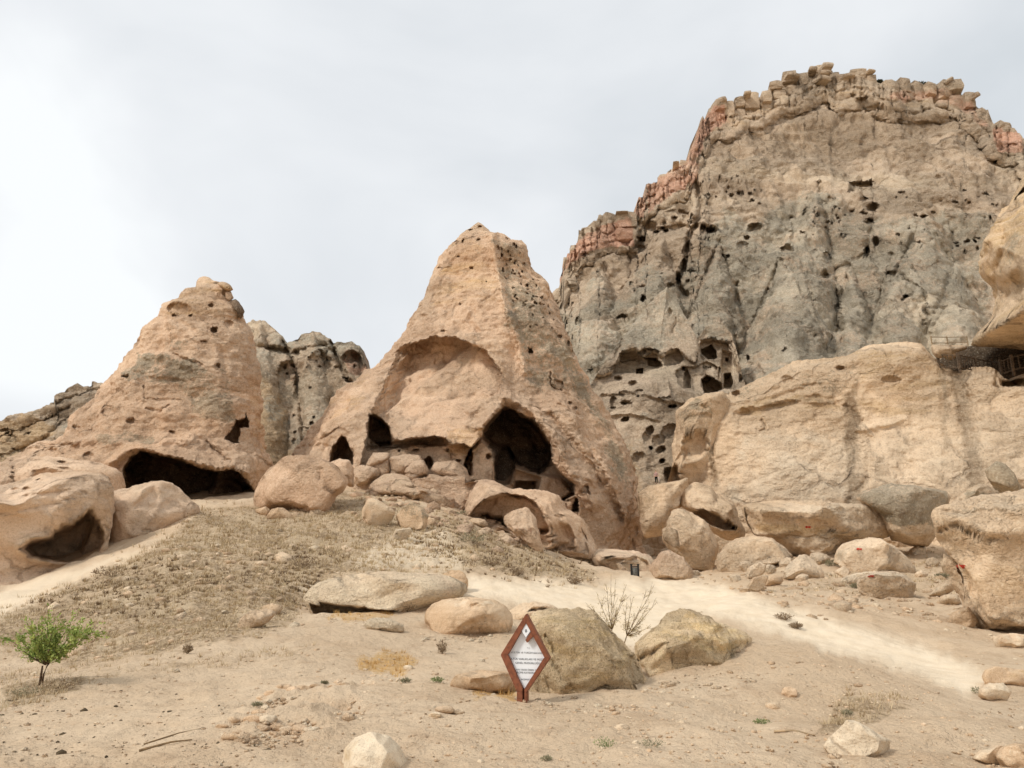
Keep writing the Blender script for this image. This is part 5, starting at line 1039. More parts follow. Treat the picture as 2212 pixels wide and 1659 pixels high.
# overhanging rock at the upper right
boulder('overhanging_rock', [(2222, 365), (2204, 395), (2188, 430), (2174, 465), (2156, 510), (2136, 545), (2124, 575), (2124, 592), (2138, 606), (2152, 618), (2155, 642), (2148, 672), (2142, 690), (2128, 706), (2108, 722), (2092, 738), (2102, 750), (2150, 748), (2180, 744), (2224, 752), (2314, 765), (2514, 780), (2614, 600), (2514, 330), (2314, 300)], 'ochre cliff buttress overhanging the railed terrace at the right edge', 'rock buttress', Y=58., dep=1.0, sub=6, mat='cliff', facets=5, seed=70, cu=2304, cv=600, sink=0, e=.62, rough=1.0,
        zones={'ochre': [('P', [(2100, 340), (2300, 340), (2330, 800), (2000, 800)], .62, 9)], 'lichen': [('P', [(2180, 400), (2215, 380), (2200, 560), (2160, 600), (2165, 500)], .5, 6)], 'stain': [('P', [(2170, 600), (2230, 590), (2230, 700), (2190, 700)], .3, 8)]},
        feats=[H([(2190, 430), (2205, 400), (2300, 380), (2300, 450), (2198, 440)], 3, 1.3, 1), C([(2160, 470), (2170, 520), (2150, 600)], 4, .5), C([(2150, 610), (2180, 640), (2180, 700)], 5, .4), E(2140, 692, 12, 8, .8, -30), C([(2060, 745), (2120, 715), (2160, 700), (2230, 705)], 6, -.6), E(2200, 600, 14, 20, .7)])
boulder('rock_ledge', Z(11, (430, 330), (700, 335), (1000, 345), (1120, 350), (1120, 430), (960, 450), (800, 450), (680, 530), (560, 620), (500, 560), (440, 440)), 'pale ledge at the left end of the dark hollow, under the pole fence', 'rock ledge', Y=63.5, dep=1.0, sub=4, mat='cliff', facets=5, seed=73, sink=0, zones={'pale': [('A', .4)]})
# the roofed hollow with the railed walk: back wall, its shade painted into a blackened colour
boulder('hollow_wall', [(2010, 800), (2040, 770), (2080, 755), (2150, 742), (2300, 745), (2500, 760), (2500, 860), (2200, 850), (2060, 840)], 'dark back wall of the hollow behind the wooden railing', 'rock wall', Y=67., dep=.35, sub=4, mat='cliff', facets=1, seed=72, zones={'soot_shade': [('A', .85)]}, sink=0)

# ------------------------------------------------------------------ near rocks
F3 = lambda p, lb, **k: boulder('boulder', Z(3, *p), label=lb, **k)
ov = F3([(968, 1245), (985, 1195), (1020, 1160), (1070, 1140), (1180, 1130), (1260, 1134), (1340, 1140), (1400, 1170), (1432, 1215), (1438, 1260), (1420, 1310), (1320, 1325), (1200, 1342), (1060, 1328), (995, 1300)], 'big oval tan boulder lying left of the diamond sign', sub=5, seed=80, facets=3, dep=.8, mat='near',
   zones={'stain': [('P', Z(3, (980, 1240), (1200, 1200), (1420, 1260), (1400, 1320), (1060, 1330)), .5, 7)], 'pale': [('P', Z(3, (1000, 1180), (1180, 1125), (1400, 1160), (1300, 1180), (1100, 1180)), .5, 4)]}, feats=[E(*Z(3, (1240, 1175))[0], 14, 8, .12), C(Z(3, (1120, 1300), (1300, 1240), (1420, 1220)), 5, .06)], rough=.7)
F3([(1045, 1040), (1060, 1005), (1100, 982), (1150, 980), (1180, 992), (1200, 1030), (1196, 1080), (1165, 1105), (1110, 1112), (1062, 1090)], 'rounded boulder among dry shrubs above the big oval one', mat='near', sub=5, seed=81, facets=12, zones={'lichen': [('A', .12)]})
F3([(978, 1065), (990, 1035), (1030, 1028), (1055, 1045), (1062, 1085), (1000, 1092)], 'smaller boulder half hidden behind the rounded one', sub=4, seed=82, facets=4, zones={'lichen': [('A', .2)]})
F3([(1405, 1245), (1425, 1200), (1480, 1162), (1560, 1150), (1640, 1163), (1690, 1190), (1640, 1215), (1560, 1235), (1450, 1255)], 'low tan ledge with a dark crack just behind the sign top', cat='rock ledge', sub=4, seed=83, facets=2, feats=[C(Z(3, (1540, 1192), (1600, 1186), (1650, 1194)), 2.2, .5)], zones={'ochre': [('A', .12)]})
F3([(640, 1280), (660, 1243), (700, 1236), (780, 1245), (850, 1272), (852, 1300), (760, 1312), (690, 1305)], 'flat cream slab below the dark slot cave', cat='rock slab', sub=4, seed=84, facets=2, dep=.6, zones={'pale': [('A', .7)]})
boulder('boulder', Z(6, (1285, 720), (1300, 690), (1330, 658), (1400, 640), (1450, 632), (1495, 655), (1460, 690), (1400, 720), (1330, 745)), 'buff rock breaking through the grass slope left of the slot cave', sub=4, seed=85, facets=4, zones={'pale': [('A', .4)]})
# the slot cave outcrop
boulder('rock_shelter', [(655, 1292), (668, 1275), (690, 1260), (740, 1246), (800, 1240), (880, 1238), (960, 1242), (1010, 1262), (1000, 1290), (930, 1310), (868, 1336), (820, 1340), (740, 1344), (700, 1340), (678, 1326), (664, 1308)], 'smooth cream rock shelf with a long black slot beneath it', cat='rock shelter', sub=5, seed=86, facets=2, mat='smooth', dep=.9, e=.62,
   zones={'pale': [('A', .75)], 'soot_shade': [('P', Z(3, (360, 1185), (460, 1178), (700, 1198), (700, 1250), (430, 1250)), .5, 2)]}, Y=23.0, sink=.05, rough=.5, cu=800, cv=1290,
   feats=[H(Z(3, (352, 1182), (400, 1170), (520, 1172), (640, 1186), (760, 1200), (840, 1215), (840, 1275), (420, 1275), (380, 1225)), 2.6, 1.3, 1), H(Z(3, (360, 1185), (440, 1180), (600, 1192), (560, 1260), (420, 1260)), 1.6, 3, 1), C(Z(3, (340, 1165), (460, 1155), (640, 1175), (840, 1205)), 3, -.12)])
mosspit = []
f8 = boulder('boulder', Z(8, (500, 700), (530, 200), (560, 95), (700, 72), (900, 60), (1100, 60), (1250, 110), (1350, 210), (1450, 320), (1540, 410), (1620, 500), (1700, 620), (1800, 800), (1900, 920), (1985, 985), (1900, 1110), (1700, 1118), (1500, 1125), (1300, 1132), (1150, 1155), (920, 1178), (800, 1130), (640, 1050), (530, 1000)),
   'large yellow-lichened boulder standing directly behind the diamond sign', sub=6, seed=90, facets=8, mat='mossy', Y=11.0, dep=.75, fd=(.62, .9), rough=1.1, e=.7,
   feats=[H(Z(8, (1100, 1010), (1200, 980), (1300, 900), (1380, 872), (1400, 900), (1300, 980), (1200, 1040)), .10, 3, 2), C(Z(8, (700, 330), (780, 440), (800, 520)), 2.5, .10), C(Z(8, (760, 620), (860, 740), (870, 820)), 2.5, .07), C(Z(8, (1150, 1100), (1000, 900), (900, 800)), 3, .04), H(Z(8, (1420, 850), (1900, 900), (2000, 1000), (1880, 1130), (1200, 1130), (1300, 1010)), .07, 6, 3),
          C(Z(8, (1600, 480), (1700, 640), (1780, 800)), 2, .05), C(Z(8, (880, 1180), (870, 950), (960, 850)), 4, -.04), C(Z(8, (720, 800), (760, 1000), (780, 1120)), 4, .06)],
   zones={'ochre': [('P', Z(8, (560, 90), (1250, 100), (1650, 500), (1700, 700), (1400, 850), (1100, 980), (900, 1100), (860, 800), (700, 600)), .55, 10)], 'lichen': [('P', Z(8, (700, 200), (1300, 200), (1600, 600), (1350, 860), (1000, 950), (850, 700)), .34, 10)], 'stain': [('P', Z(8, (1400, 850), (1800, 880), (1900, 1110), (1200, 1130), (1150, 1050)), .5, 4), ('L', Z(8, (900, 1180), (1200, 1140), (1900, 1110)), 3, .6), ('P', Z(8, (500, 700), (720, 780), (760, 1100), (560, 1000)), .6, 4)]})
f5 = boulder('boulder', Z(7, (303, 455), (330, 425), (400, 370), (460, 325), (520, 288), (580, 288), (640, 318), (700, 342), (760, 358), (810, 382), (865, 420), (868, 500), (890, 550), (905, 590), (870, 625), (800, 640), (720, 652), (620, 672), (560, 682), (480, 680), (420, 672), (380, 625), (345, 570), (312, 510)),
   'wide lichened boulder with a pale lower face right of the sign boulder', sub=6, seed=91, facets=8, mat='mossy', Y=12.1, dep=.7, e=.7,
   feats=[C(Z(7, (320, 520), (380, 500), (440, 450)), 5, .14), H(Z(7, (380, 560), (480, 500), (640, 500), (680, 560), (760, 600), (700, 680), (420, 690)), .08, 8, 4), H(Z(7, (720, 460), (780, 440), (860, 430), (860, 520), (800, 500), (760, 560), (690, 500)), .06, 6, 3), C(Z(7, (310, 530), (350, 600), (400, 660)), 2.5, .06)],
   zones={'ochre': [('P', Z(7, (380, 400), (580, 280), (860, 400), (890, 600), (800, 560), (640, 480), (500, 420)), .62, 8)], 'lichen': [('P', Z(7, (310, 460), (500, 380), (700, 440), (600, 520), (420, 520)), .34, 8)], 'pale': [('P', Z(7, (400, 560), (640, 560), (720, 640), (500, 690), (400, 650)), .4, 8)], 'stain': [('P', Z(7, (310, 480), (420, 440), (400, 530), (330, 560)), .6, 4)]})
boulder('boulder', Z(7, (1228, 950), (1260, 905), (1300, 870), (1340, 822), (1400, 832), (1480, 880), (1555, 920), (1545, 975), (1480, 1005), (1380, 1005), (1290, 995)), 'flat cream stone sunk in the ground at the lower right', sub=5, mat='near', seed=92, facets=3, dep=.6, zones={'pale': [('A', .75)]}, rough=.6)
boulder('boulder', [(735, 1670), (745, 1615), (768, 1592), (800, 1583), (840, 1588), (866, 1615), (880, 1650), (870, 1690), (800, 1700)], 'pale humped rock at the bottom edge with straw round its top', sub=5, mat='near', seed=93, facets=7, dep=1.2, zones={'pale': [('A', .75)], 'ochre': [('P', [(740, 1660), (750, 1600), (800, 1580), (780, 1600), (755, 1640)], .6, 5)]}, Y=6.75, rough=.5)
boulder('boulder', [(972, 1478), (985, 1458), (1035, 1447), (1095, 1450), (1125, 1472), (1120, 1494), (1050, 1500), (985, 1494)], 'broad pale boulder almost buried left of the sign post', sub=5, mat='near', seed=94, facets=8, dep=1.3, zones={'pale': [('A', .4)]}, rough=.5)
for i, (pl, lb) in enumerate([([(2008, 605), (2020, 575), (2070, 558), (2140, 565), (2250, 580), (2250, 640), (2100, 655), (2025, 640)], 'rounded ochre stone near the right edge beside the end of the path'),
    ([(1988, 705), (2000, 655), (2040, 640), (2110, 640), (2150, 680), (2130, 722), (2050, 730)], 'low pale stone just below the rounded ochre one'),
    ([(2060, 425), (2085, 402), (2150, 398), (2250, 405), (2250, 462), (2150, 470), (2080, 462)], 'whitish stone at the right edge below the huge rock'),
    ([(1955, 1010), (2000, 970), (2080, 945), (2150, 940), (2150, 1020), (2060, 1040)], 'buff stone in the lower right corner, left of a lichened one'),
    ([(2070, 1000), (2110, 950), (2180, 935), (2280, 940), (2300, 1060), (2120, 1060)], 'lichened stone cut off by the lower right corner'),
    ([(940, 745), (960, 732), (1010, 735), (1020, 760), (980, 768), (950, 762)], 'small pale stone on the sand right of the lichened boulders'),
    ([(1020, 690), (1030, 665), (1060, 655), (1095, 670), (1100, 700), (1060, 715)], 'reddish-stained small stone on the sand in the middle right')]):
    boulder('stone', Z(7, *pl), lb, 'stone', sub=4, mat='near', seed=95+i, facets=10, zones={'pale': [('A', .55 if i in (1, 2, 3, 5) else .1)], 'ochre': [('A', .35 if i in (0, 4) else 0)], 'red': [('A', .3 if i == 6 else 0)], 'lichen': [('A', .4 if i == 4 else 0)]}, rough=.8)
# broken stones round the dug hollow, lower left
rr = np.random.RandomState(31)
HEAP = [(498, 1598, 15, 10), (519, 1592, 14, 9), (566, 1580, 17, 9), (600, 1577, 13, 8), (622, 1582, 15, 8), (650, 1580, 14, 10), (674, 1582, 16, 7), (545, 1560, 16, 9), (505, 1560, 12, 7), (530, 1540, 14, 7), (560, 1545, 13, 8), (580, 1558, 16, 9), (612, 1490, 14, 8), (634, 1496, 12, 8), (655, 1494, 13, 8), (680, 1490, 10, 7), (590, 1504, 16, 7),
        (570, 1514, 12, 6), (742, 1486, 13, 6), (720, 1490, 9, 5), (700, 1580, 10, 5), (480, 1575, 10, 6), (540, 1598, 12, 7), (636, 1572, 10, 6), (592, 1590, 9, 5), (960, 1538, 15, 9), (990, 1545, 12, 7), (940, 1550, 10, 6)]
ORD = ['first', 'second', 'third', 'fourth', 'fifth', 'sixth', 'seventh', 'eighth', 'ninth', 'tenth', 'eleventh', 'twelfth', 'thirteenth', 'fourteenth', 'fifteenth', 'sixteenth']
def seg_of(h): return 'right' if h[0] > 900 else 'near' if h[1] > 1565 else 'side' if h[1] > 1530 else 'far'
SEGTXT = {'right': 'broken stone from the left in the trio left of the buried boulder', 'near': 'pale broken stone from the left along the near rim of the dug hollow',
          'side': 'broken stone from the left on the left flank of the dug hollow', 'far': 'broken stone from the left along the far rim of the dug hollow'}
HL = {}
for sg in SEGTXT:
    for n__, h in enumerate(sorted([h for h in HEAP if seg_of(h) == sg])): HL[h] = ORD[n__]+' '+SEGTXT[sg]
for i, (u_, v_, a_, b_) in enumerate(HEAP):
    lbl = HL[(u_, v_, a_, b_)]; v_ -= 6
    th_ = np.linspace(0, 2*math.pi, 9)[:-1]; ro = rr.uniform(-.4, .4)
    po = [(u_+1.45*a_*(math.cos(q)*math.cos(ro)-math.sin(q)*.6*math.sin(ro))*rr.uniform(.8, 1.1), v_+b_*(math.sin(q)+math.cos(q)*math.sin(ro)*.6)*rr.uniform(.8, 1.1)) for q in th_]
    boulder('broken_stone', po, lbl, 'stone', group='broken stones round the dug hollow', sub=3, mat='near', seed=200+i, facets=8, fd=(.5, .85), dep=1.1, zones={'pale': [('A', float(rr.uniform(0, .7)))]}, sink=.2)
# ------------------------------------------------------------------ mesh helpers for made things
class MB:
    def __init__(s): s.bm = bmesh.new()
    def box(s, lo, hi, rot=None, at=None):
        vs = [s.bm.verts.new((x, y, z)) for x in (lo[0], hi[0]) for y in (lo[1], hi[1]) for z in (lo[2], hi[2])]
        if rot is not None:
            for w in vs: w.co = rot@w.co
        if at is not None:
            for w in vs: w.co += Vector(at)
        for f in ((0, 1, 3, 2), (4, 6, 7, 5), (0, 4, 5, 1), (2, 3, 7, 6), (0, 2, 6, 4), (1, 5, 7, 3)): s.bm.faces.new([vs[i] for i in f])
    def bar(s, a, b, w, d, up=(0, 0, 1)):
        a = Vector(a); b = Vector(b); z = (b-a).normalized(); up = Vector(up)
        if abs(z.dot(up)) > .95: up = Vector((0, 1, 0))
        x = up.cross(z).normalized(); y = z.cross(x)
        vs = [s.bm.verts.new(p+x*(i*w/2)+y*(j*d/2)) for p in (a, b) for i, j in ((-1, -1), (1, -1), (1, 1), (-1, 1))]
        for f in ((3, 2, 1, 0), (4, 5, 6, 7), (0, 1, 5, 4), (1, 2, 6, 5), (2, 3, 7, 6), (3, 0, 4, 7)): s.bm.faces.new([vs[i] for i in f])
    def tube(s, pts, rads, n=6):
        rings = []
        for i, p in enumerate(pts):
            p = Vector(p); q = Vector(pts[min(i+1, len(pts)-1)])-Vector(pts[max(i-1, 0)]); q.normalize()
            up = Vector((0, 0, 1)) if abs(q.z) < .9 else Vector((1, 0, 0)); x = up.cross(q).normalized(); y = q.cross(x)
            rings.append([s.bm.verts.new(p+(x*math.cos(t)+y*math.sin(t))*rads[i]) for t in [2*math.pi*k/n for k in range(n)]])
        for a, b in zip(rings, rings[1:]):
            for k in range(n): s.bm.faces.new([a[k], a[(k+1) % n], b[(k+1) % n], b[k]])
        s.bm.faces.new(rings[0][::-1]); s.bm.faces.new(rings[-1])
    def done(s, name, mat, parent=None, smooth=False, bevel=0.):
        bmesh.ops.recalc_face_normals(s.bm, faces=s.bm.faces[:])
        if bevel: bmesh.ops.bevel(s.bm, geom=s.bm.edges[:], offset=bevel, segments=2, affect='EDGES', clamp_overlap=True)
        me = bpy.data.meshes.new(name); s.bm.to_mesh(me); s.bm.free(); me.materials.append(mat)
        for p in me.polygons: p.use_smooth = smooth
        return link(bpy.data.objects.new(name, me), parent)

# ------------------------------------------------------------------ the diamond sign
Ys = 9.6
sb = pt(1134, 1524, Ys); gz = float(ground_z(sb[0], sb[1]))
k = Ys/F*1.015                        # metres per picture unit at the sign (its rays are nearly level)
sroot = empty('information_sign', (float(sb[0]), Ys, gz))
tag(sroot, 'diamond-shaped brown steel sign with a white text panel on two short posts', 'sign')
sroot.rotation_euler = (0, 0, math.radians(-13))
x0, z0 = 1134, 1524+((gz-sb[2])/(Ys/F))
def S(u, v):
    q = pt(u, v, Ys); return (float(q[0]-sb[0])/math.cos(math.radians(13)), float(q[2])-gz)
# readings in crop 8 for the frame's front face
O = [S(*p) for p in Z(8, (505, 85), (790, 575), (520, 930), (395, 955), (208, 548), (470, 90))]
top = S(*Z(8, (490, 82))[0]); rgt = S(*Z(8, (752, 575))[0]); lft = S(*Z(8, (206, 548))[0]); br = S(*Z(8, (500, 955))[0]); bL = S(*Z(8, (388, 955))[0])
base_r = (br[0], 0.); base_l = (bL[0], 0.)
it = S(*Z(8, (492, 185))[0]); ir = S(*Z(8, (692, 562))[0]); il = S(*Z(8, (288, 548))[0]); ib = S(*Z(8, (462, 922))[0])
DEP = .125
def prism(name, poly, y0, y1, mat, parent, bevel=.004):
    bm = bmesh.new()
    a = [bm.verts.new((x, y0, z)) for x, z in poly]; b = [bm.verts.new((x, y1, z)) for x, z in poly]
    bm.faces.new(a[::-1]); bm.faces.new(b)
    for i in range(len(poly)): bm.faces.new([a[i], a[(i+1) % len(poly)], b[(i+1) % len(poly)], b[i]])
    bmesh.ops.recalc_face_normals(bm, faces=bm.faces[:])
    if bevel: bmesh.ops.bevel(bm, geom=bm.edges[:], offset=bevel, segments=2, affect='EDGES', clamp_overlap=True)
    me = bpy.data.meshes.new(name); bm.to_mesh(me); bm.free(); me.materials.append(mat)
    return link(bpy.data.objects.new(name, me), parent)
g = .022
prism('frame_bar', [top, it, il, lft], -DEP/2, DEP/2, M['rust'], sroot)
prism('frame_bar', [top, rgt, ir, it], -DEP/2+.001, DEP/2-.001, M['rust'], sroot)
prism('frame_bar', [lft, il, (ib[0]-g/2, ib[1]), (ib[0]-g/2, bL[1]), bL], -DEP/2, DEP/2, M['rust'], sroot)
prism('frame_bar', [rgt, br, (ib[0]+g/2, bL[1]), (ib[0]+g/2, ib[1]), ir], -DEP/2+.001, DEP/2-.001, M['rust'], sroot)
prism('post', [(bL[0], bL[1]-.001), (ib[0]-g/2, bL[1]-.001), (ib[0]-g/2, -.12), (bL[0], -.12)], -DEP/2, DEP/2, M['rust'], sroot)
prism('post', [(ib[0]+g/2, bL[1]-.001), (br[0], bL[1]-.001), (br[0], -.12), (ib[0]+g/2, -.12)], -DEP/2, DEP/2, M['rust'], sroot)
prism('post_web', [(ib[0]-g/2, ib[1]), (ib[0]+g/2, ib[1]), (ib[0]+g/2, -.1), (ib[0]-g/2, -.1)], .0, .02, M['rust_in'], sroot, 0)
ex = .012
panel = prism('panel', [(it[0], it[1]+ex), (ir[0]+ex, ir[1]), (ib[0], ib[1]-ex), (il[0]-ex, il[1])], .0, .012, M['white'], sroot, 0)
# small diamond badge with the brown stroke that hangs from the right bar
bd = [S(*p) for p in Z(8, (490, 190), (540, 272), (488, 350), (438, 272))]
badge = prism('badge', bd, -.05, -.02, M['white'], sroot, .002)
prism('stroke', [S(*p) for p in Z(8, (545, 285), (572, 330), (503, 405), (483, 375))], -DEP/2-.001, -.01, M['rust'], sroot, .002)
bm_ = MB(); c = S(*Z(8, (489, 272))[0])
for q in range(7): bm_.bar((c[0]-.012+.004*q, -.052, c[1]-.022+.003*abs(q-3)), (c[0]-.012+.004*q, -.052, c[1]+.022-.003*abs(q-3)), .0014, .002)
bm_.done('emblem', M['ink'], badge)
for txt, (a, b), sz, mt in [('T.C.', (510, 470), .017, 'ink'), ('KÜLTÜR VE TURİZM BAKANLIĞI', (505, 524), .0225, 'ink'), ('KÜLTÜR VARLIKLARI VE MÜZELER', (502, 596), .0255, 'inkd'), ('GENEL MÜDÜRLÜĞÜ', (498, 640), .0255, 'inkd'),
                            ('ALAN YAKSI ÖREN YERİ', (488, 716), .0235, 'inkd'), ('SELİME KATEDRALİ', (484, 748), .0235, 'inkd'), ('AKSARAY', (478, 824), .022, 'inkd')]:
    fc = bpy.data.curves.new('lettering', 'FONT'); fc.body = txt; fc.size = sz*1.25; fc.align_x = 'CENTER'; fc.align_y = 'CENTER'; fc.extrude = .0006; fc.space_character = 1.04
    fo = bpy.data.objects.new('lettering', fc); p = S(*Z(8, (a, b))[0])
    fo.location = (p[0], -.0025, p[1]); fo.rotation_euler = (math.radians(90), 0, 0); fc.resolution_u = 3; link(fo)
    bpy.context.evaluated_depsgraph_get().update(); lm = bpy.data.meshes.new_from_object(fo.evaluated_get(bpy.context.evaluated_depsgraph_get())); lm.materials.clear(); lm.materials.append(M[mt])
    lo_ = bpy.data.objects.new('lettering_line', lm); lo_.location = fo.location; lo_.rotation_euler = fo.rotation_euler; link(lo_, sroot); bpy.data.objects.remove(fo)

# ------------------------------------------------------------------ red paint arrows, laid on the rock they are painted on
def arrow_on(rock, u, v, w, h, rot=0., flip=1):
    bvh = BVHTree.FromObject(rock, bpy.context.evaluated_depsgraph_get()) if False else BVHTree.FromPolygons([q.co[:] for q in rock.data.vertices], [list(q.vertices) for q in rock.data.polygons])
    def hit(uu, vv):
        r = ray(uu, vv); d = Vector(r).normalized()
        loc, nrm, _, _ = bvh.ray_cast(Vector((0, 0, EYE)), d, 200)
        if loc is None: return None
        return loc - d*.03
    # outline of the arrow: head at the left, notched tail
    shape = [(-.5, 0), (-.18, .5), (-.18, .22), (.2, .25), (.32, .42), (.5, .3), (.4, .05), (.5, -.25), (.3, -.3), (-.18, -.22), (-.2, -.48)]
    cc, ss_ = math.cos(rot), math.sin(rot)
    pts = []
    for a, b in [(0, 0)]+shape:
        a *= flip; x = (a*cc-b*ss_)*w; y = (a*ss_+b*cc)*h
        pts.append(hit(u+x, v+y))
    if any(p is None for p in pts): print('arrow missed', rock.name); return
    bm = bmesh.new(); vs = [bm.verts.new(p) for p in pts]
    n = len(shape)
    for i in range(n): bm.faces.new([vs[0], vs[1+i], vs[1+(i+1) % n]])
    r_ = bmesh.ops.extrude_face_region(bm, geom=bm.faces[:]); d = Vector(ray(u, v)).normalized()*.02
    bmesh.ops.translate(bm, verts=[q for q in r_['geom'] if isinstance(q, bmesh.types.BMVert)], vec=d)
    bmesh.ops.recalc_face_normals(bm, faces=bm.faces[:])
    me = bpy.data.meshes.new('painted_arrow'); bm.to_mesh(me); bm.free(); me.materials.append(M['red'])
    link(bpy.data.objects.new('painted_arrow', me), rock)
def z5(a, b): return Z(5, (a, b))[0]
arrow_on(bigslab, *z5(1045, 1077), 13, 6); arrow_on(arrow2, *z5(1322, 1195), 13, 6, .1); arrow_on(arrow3, *z5(1384, 1341), 15, 6.5, .05); arrow_on(huge, *z5(1868, 1289), 21, 12, .12)

# ------------------------------------------------------------------ litter bin
Yb = 47.2
p = pt(1372, 1250, Yb); gzb = float(ground_z(p[0], p[1]))
while gzb > p[2]+.0 and Yb > 44: Yb -= .2; p = pt(1372, 1250, Yb); gzb = float(ground_z(p[0], p[1]))
bin_ = empty('litter_bin', (float(p[0]), Yb, float(p[2]))); tag(bin_, 'small dark litter bin hung between two posts before the low smooth dome', 'litter bin')
s = Yb/F
for sx in (-1, 1):
    b_ = MB(); b_.box((sx*7.2*s-.05, -.05, -.5), (sx*7.2*s+.05, .05, 28*s)); b_.box((sx*7.2*s-.07, -.07, 28*s), (sx*7.2*s+.07, .07, 28*s+.05)); b_.done('post', M['black'], bin_)
b_ = MB(); b_.bar((-7.2*s+.05, 0, 24*s), (7.2*s-.05, 0, 24*s), .05, .06); b_.done('crossbar', M['black'], bin_)
b_ = MB(); b_.tube([(0, 0, 2*s), (0, 0, 22*s)], [4.6*s, 5.2*s], 18); bd_ = b_.done('bucket', M['binm'], bin_, True)
for q in range(12):
    t_ = 2*math.pi*q/12; b_ = MB(); b_.bar((math.cos(t_)*4.75*s, math.sin(t_)*4.75*s, 2.3*s), (math.cos(t_)*5.35*s, math.sin(t_)*5.35*s, 21.5*s), .03, .02); b_.done('slat', M['binm'], bd_)

# ------------------------------------------------------------------ wooden railing in the hollow, and the pale pole fence
def fence_run(root, pts, h, step=.32, mat='wood', bal=True, rails=(1.0, .12), pw=.09, rw=.1):
    Pp = [np.array(q) for q in pts]
    for i, q in enumerate(Pp):
        b_ = MB(); b_.box((-pw, -pw, -.35), (pw, pw, h*1.18)); o = b_.done('post', M[mat], root); o.location = q-np.array(root.location)
    for a, b in zip(Pp, Pp[1:]):
        a = a-np.array(root.location); b = b-np.array(root.location); L = np.linalg.norm(b-a); d = (b-a)/L
        for f in rails:
            b_ = MB(); b_.bar(a+d*pw+[0, 0, h*f], b-d*pw+[0, 0, h*f], rw, .07); b_.done('rail', M[mat], root)
        if bal:
            n = int(L/step)
            for j in range(1, n):
                c_ = a+(b-a)*j/n; b_ = MB(); b_.bar(c_+[0, 0, h*rails[1]+.036], c_+[0, 0, h*rails[0]-.036], .07, .04, (0, 1, 0)); b_.done('baluster', M[mat], root)
def zp(a, b, Y): return pt(*Z(11, (a, b))[0], Y)
fr = empty('wooden_railing', tuple(float(x) for x in zp(980, 790, 61)))
tag(fr, 'dark wooden balustrade zigzagging along the hollow under the overhanging buttress', 'railing')
fence_run(fr, [zp(580, 790, 63), zp(970, 800, 61), zp(1300, 860, 63), zp(1620, 920, 64), zp(1790, 930, 62), zp(2010, 850, 60.5), zp(2400, 760, 60)], 1.25, .5)
fl_ = empty('pole_fence', tuple(float(x) for x in zp(440, 350, 70)))
tag(fl_, 'pale two-rail pole fence on the slope left of the overhanging buttress', 'fence')
fence_run(fl_, [zp(440, 352, 70), zp(745, 348, 74), zp(1130, 330, 80)], .85, mat='polew', bal=False, rails=(1.08, .35), pw=.045, rw=.06)

# ------------------------------------------------------------------ the visitor on the far ledge
Yp = 57.
Yp = 84.
pp = pt(1418, 1045, Yp)
def skin_body(name, V, Ed, R, mat, parent, lvl=2, root=0):
    me = bpy.data.meshes.new(name); me.from_pydata(V, Ed, []); o = bpy.data.objects.new(name, me); link(o, parent)
    sk = o.modifiers.new('s', 'SKIN'); sk.use_smooth_shade = True
    for i, r in enumerate(R): me.skin_vertices[0].data[i].radius = r if isinstance(r, tuple) else (r, r)
    me.skin_vertices[0].data[root].use_root = True
    sb_ = o.modifiers.new('d', 'SUBSURF'); sb_.levels = lvl; sb_.render_levels = lvl
    dg = bpy.context.evaluated_depsgraph_get(); dg.update()
    nm = bpy.data.meshes.new_from_object(o.evaluated_get(dg)); o.modifiers.clear(); o.data = nm; nm.materials.clear(); nm.materials.append(mat)
    for q in nm.polygons: q.use_smooth = True
    return o
person = empty('person', tuple(float(x) for x in pp)); person.scale = (.86, .86, .86)
tag(person, 'person in a pink top and black trousers standing on the ledge, pale jacket in hand', 'person')
M['skin'] = simple_mat('skin_tone', (214, 166, 138), .6, .3, .05, 4, .02); M['pink'] = simple_mat('pink_cloth', (214, 176, 166), .8, .1, .1, 5, .1)
M['trou'] = simple_mat('black_cloth', (28, 27, 27), .85, .1, .1, 5, .1); M['hair'] = simple_mat('light_brown_hair', (150, 116, 84), .7, .2, .1, 20, .1); M['jack'] = simple_mat('pale_jacket', (214, 200, 200), .85, .1, .15, 5, .2)
V = [(0, 0, .93), (0, -.01, 1.12), (0, -.01, 1.32), (0, 0, 1.44), (0, 0, 1.52), (0, -.01, 1.62), (0, 0, 1.72),
     (-.17, 0, 1.40), (-.24, .02, 1.15), (-.23, -.06, .92), (-.22, -.1, .84), (.17, 0, 1.40), (.26, 0, 1.16), (.27, -.1, .95), (.27, -.14, .87),
     (-.09, 0, .86), (-.11, -.02, .48), (-.11, .02, .09), (-.11, -.12, .04), (.09, 0, .86), (.12, .0, .48), (.12, .03, .09), (.13, -.11, .04)]
Ed = [(0, 1), (1, 2), (2, 3), (3, 4), (4, 5), (5, 6), (3, 7), (7, 8), (8, 9), (9, 10), (3, 11), (11, 12), (12, 13), (13, 14), (0, 15), (15, 16), (16, 17), (17, 18), (0, 19), (19, 20), (20, 21), (21, 22)]
R = [(.15, .11), (.135, .1), (.155, .11), (.09, .08), (.055, .055), (.09, .1), (.07, .08), .06, .045, .035, .03, .06, .045, .035, .03, .095, .065, .045, .04, .095, .065, .045, .04]
skin_body('body', V, Ed, R, M['skin'], person)
skin_body('top', [(0, 0, .95), (0, -.01, 1.12), (0, -.01, 1.32), (0, 0, 1.43), (-.18, 0, 1.40), (-.245, .02, 1.15), (-.235, -.05, .97), (.18, 0, 1.40), (.265, 0, 1.16), (.275, -.08, .99)], [(0, 1), (1, 2), (2, 3), (3, 4), (4, 5), (5, 6), (3, 7), (7, 8), (8, 9)],
          [(.17, .13), (.155, .12), (.172, .125), (.1, .09), .075, .06, .05, .075, .06, .05], M['pink'], person)
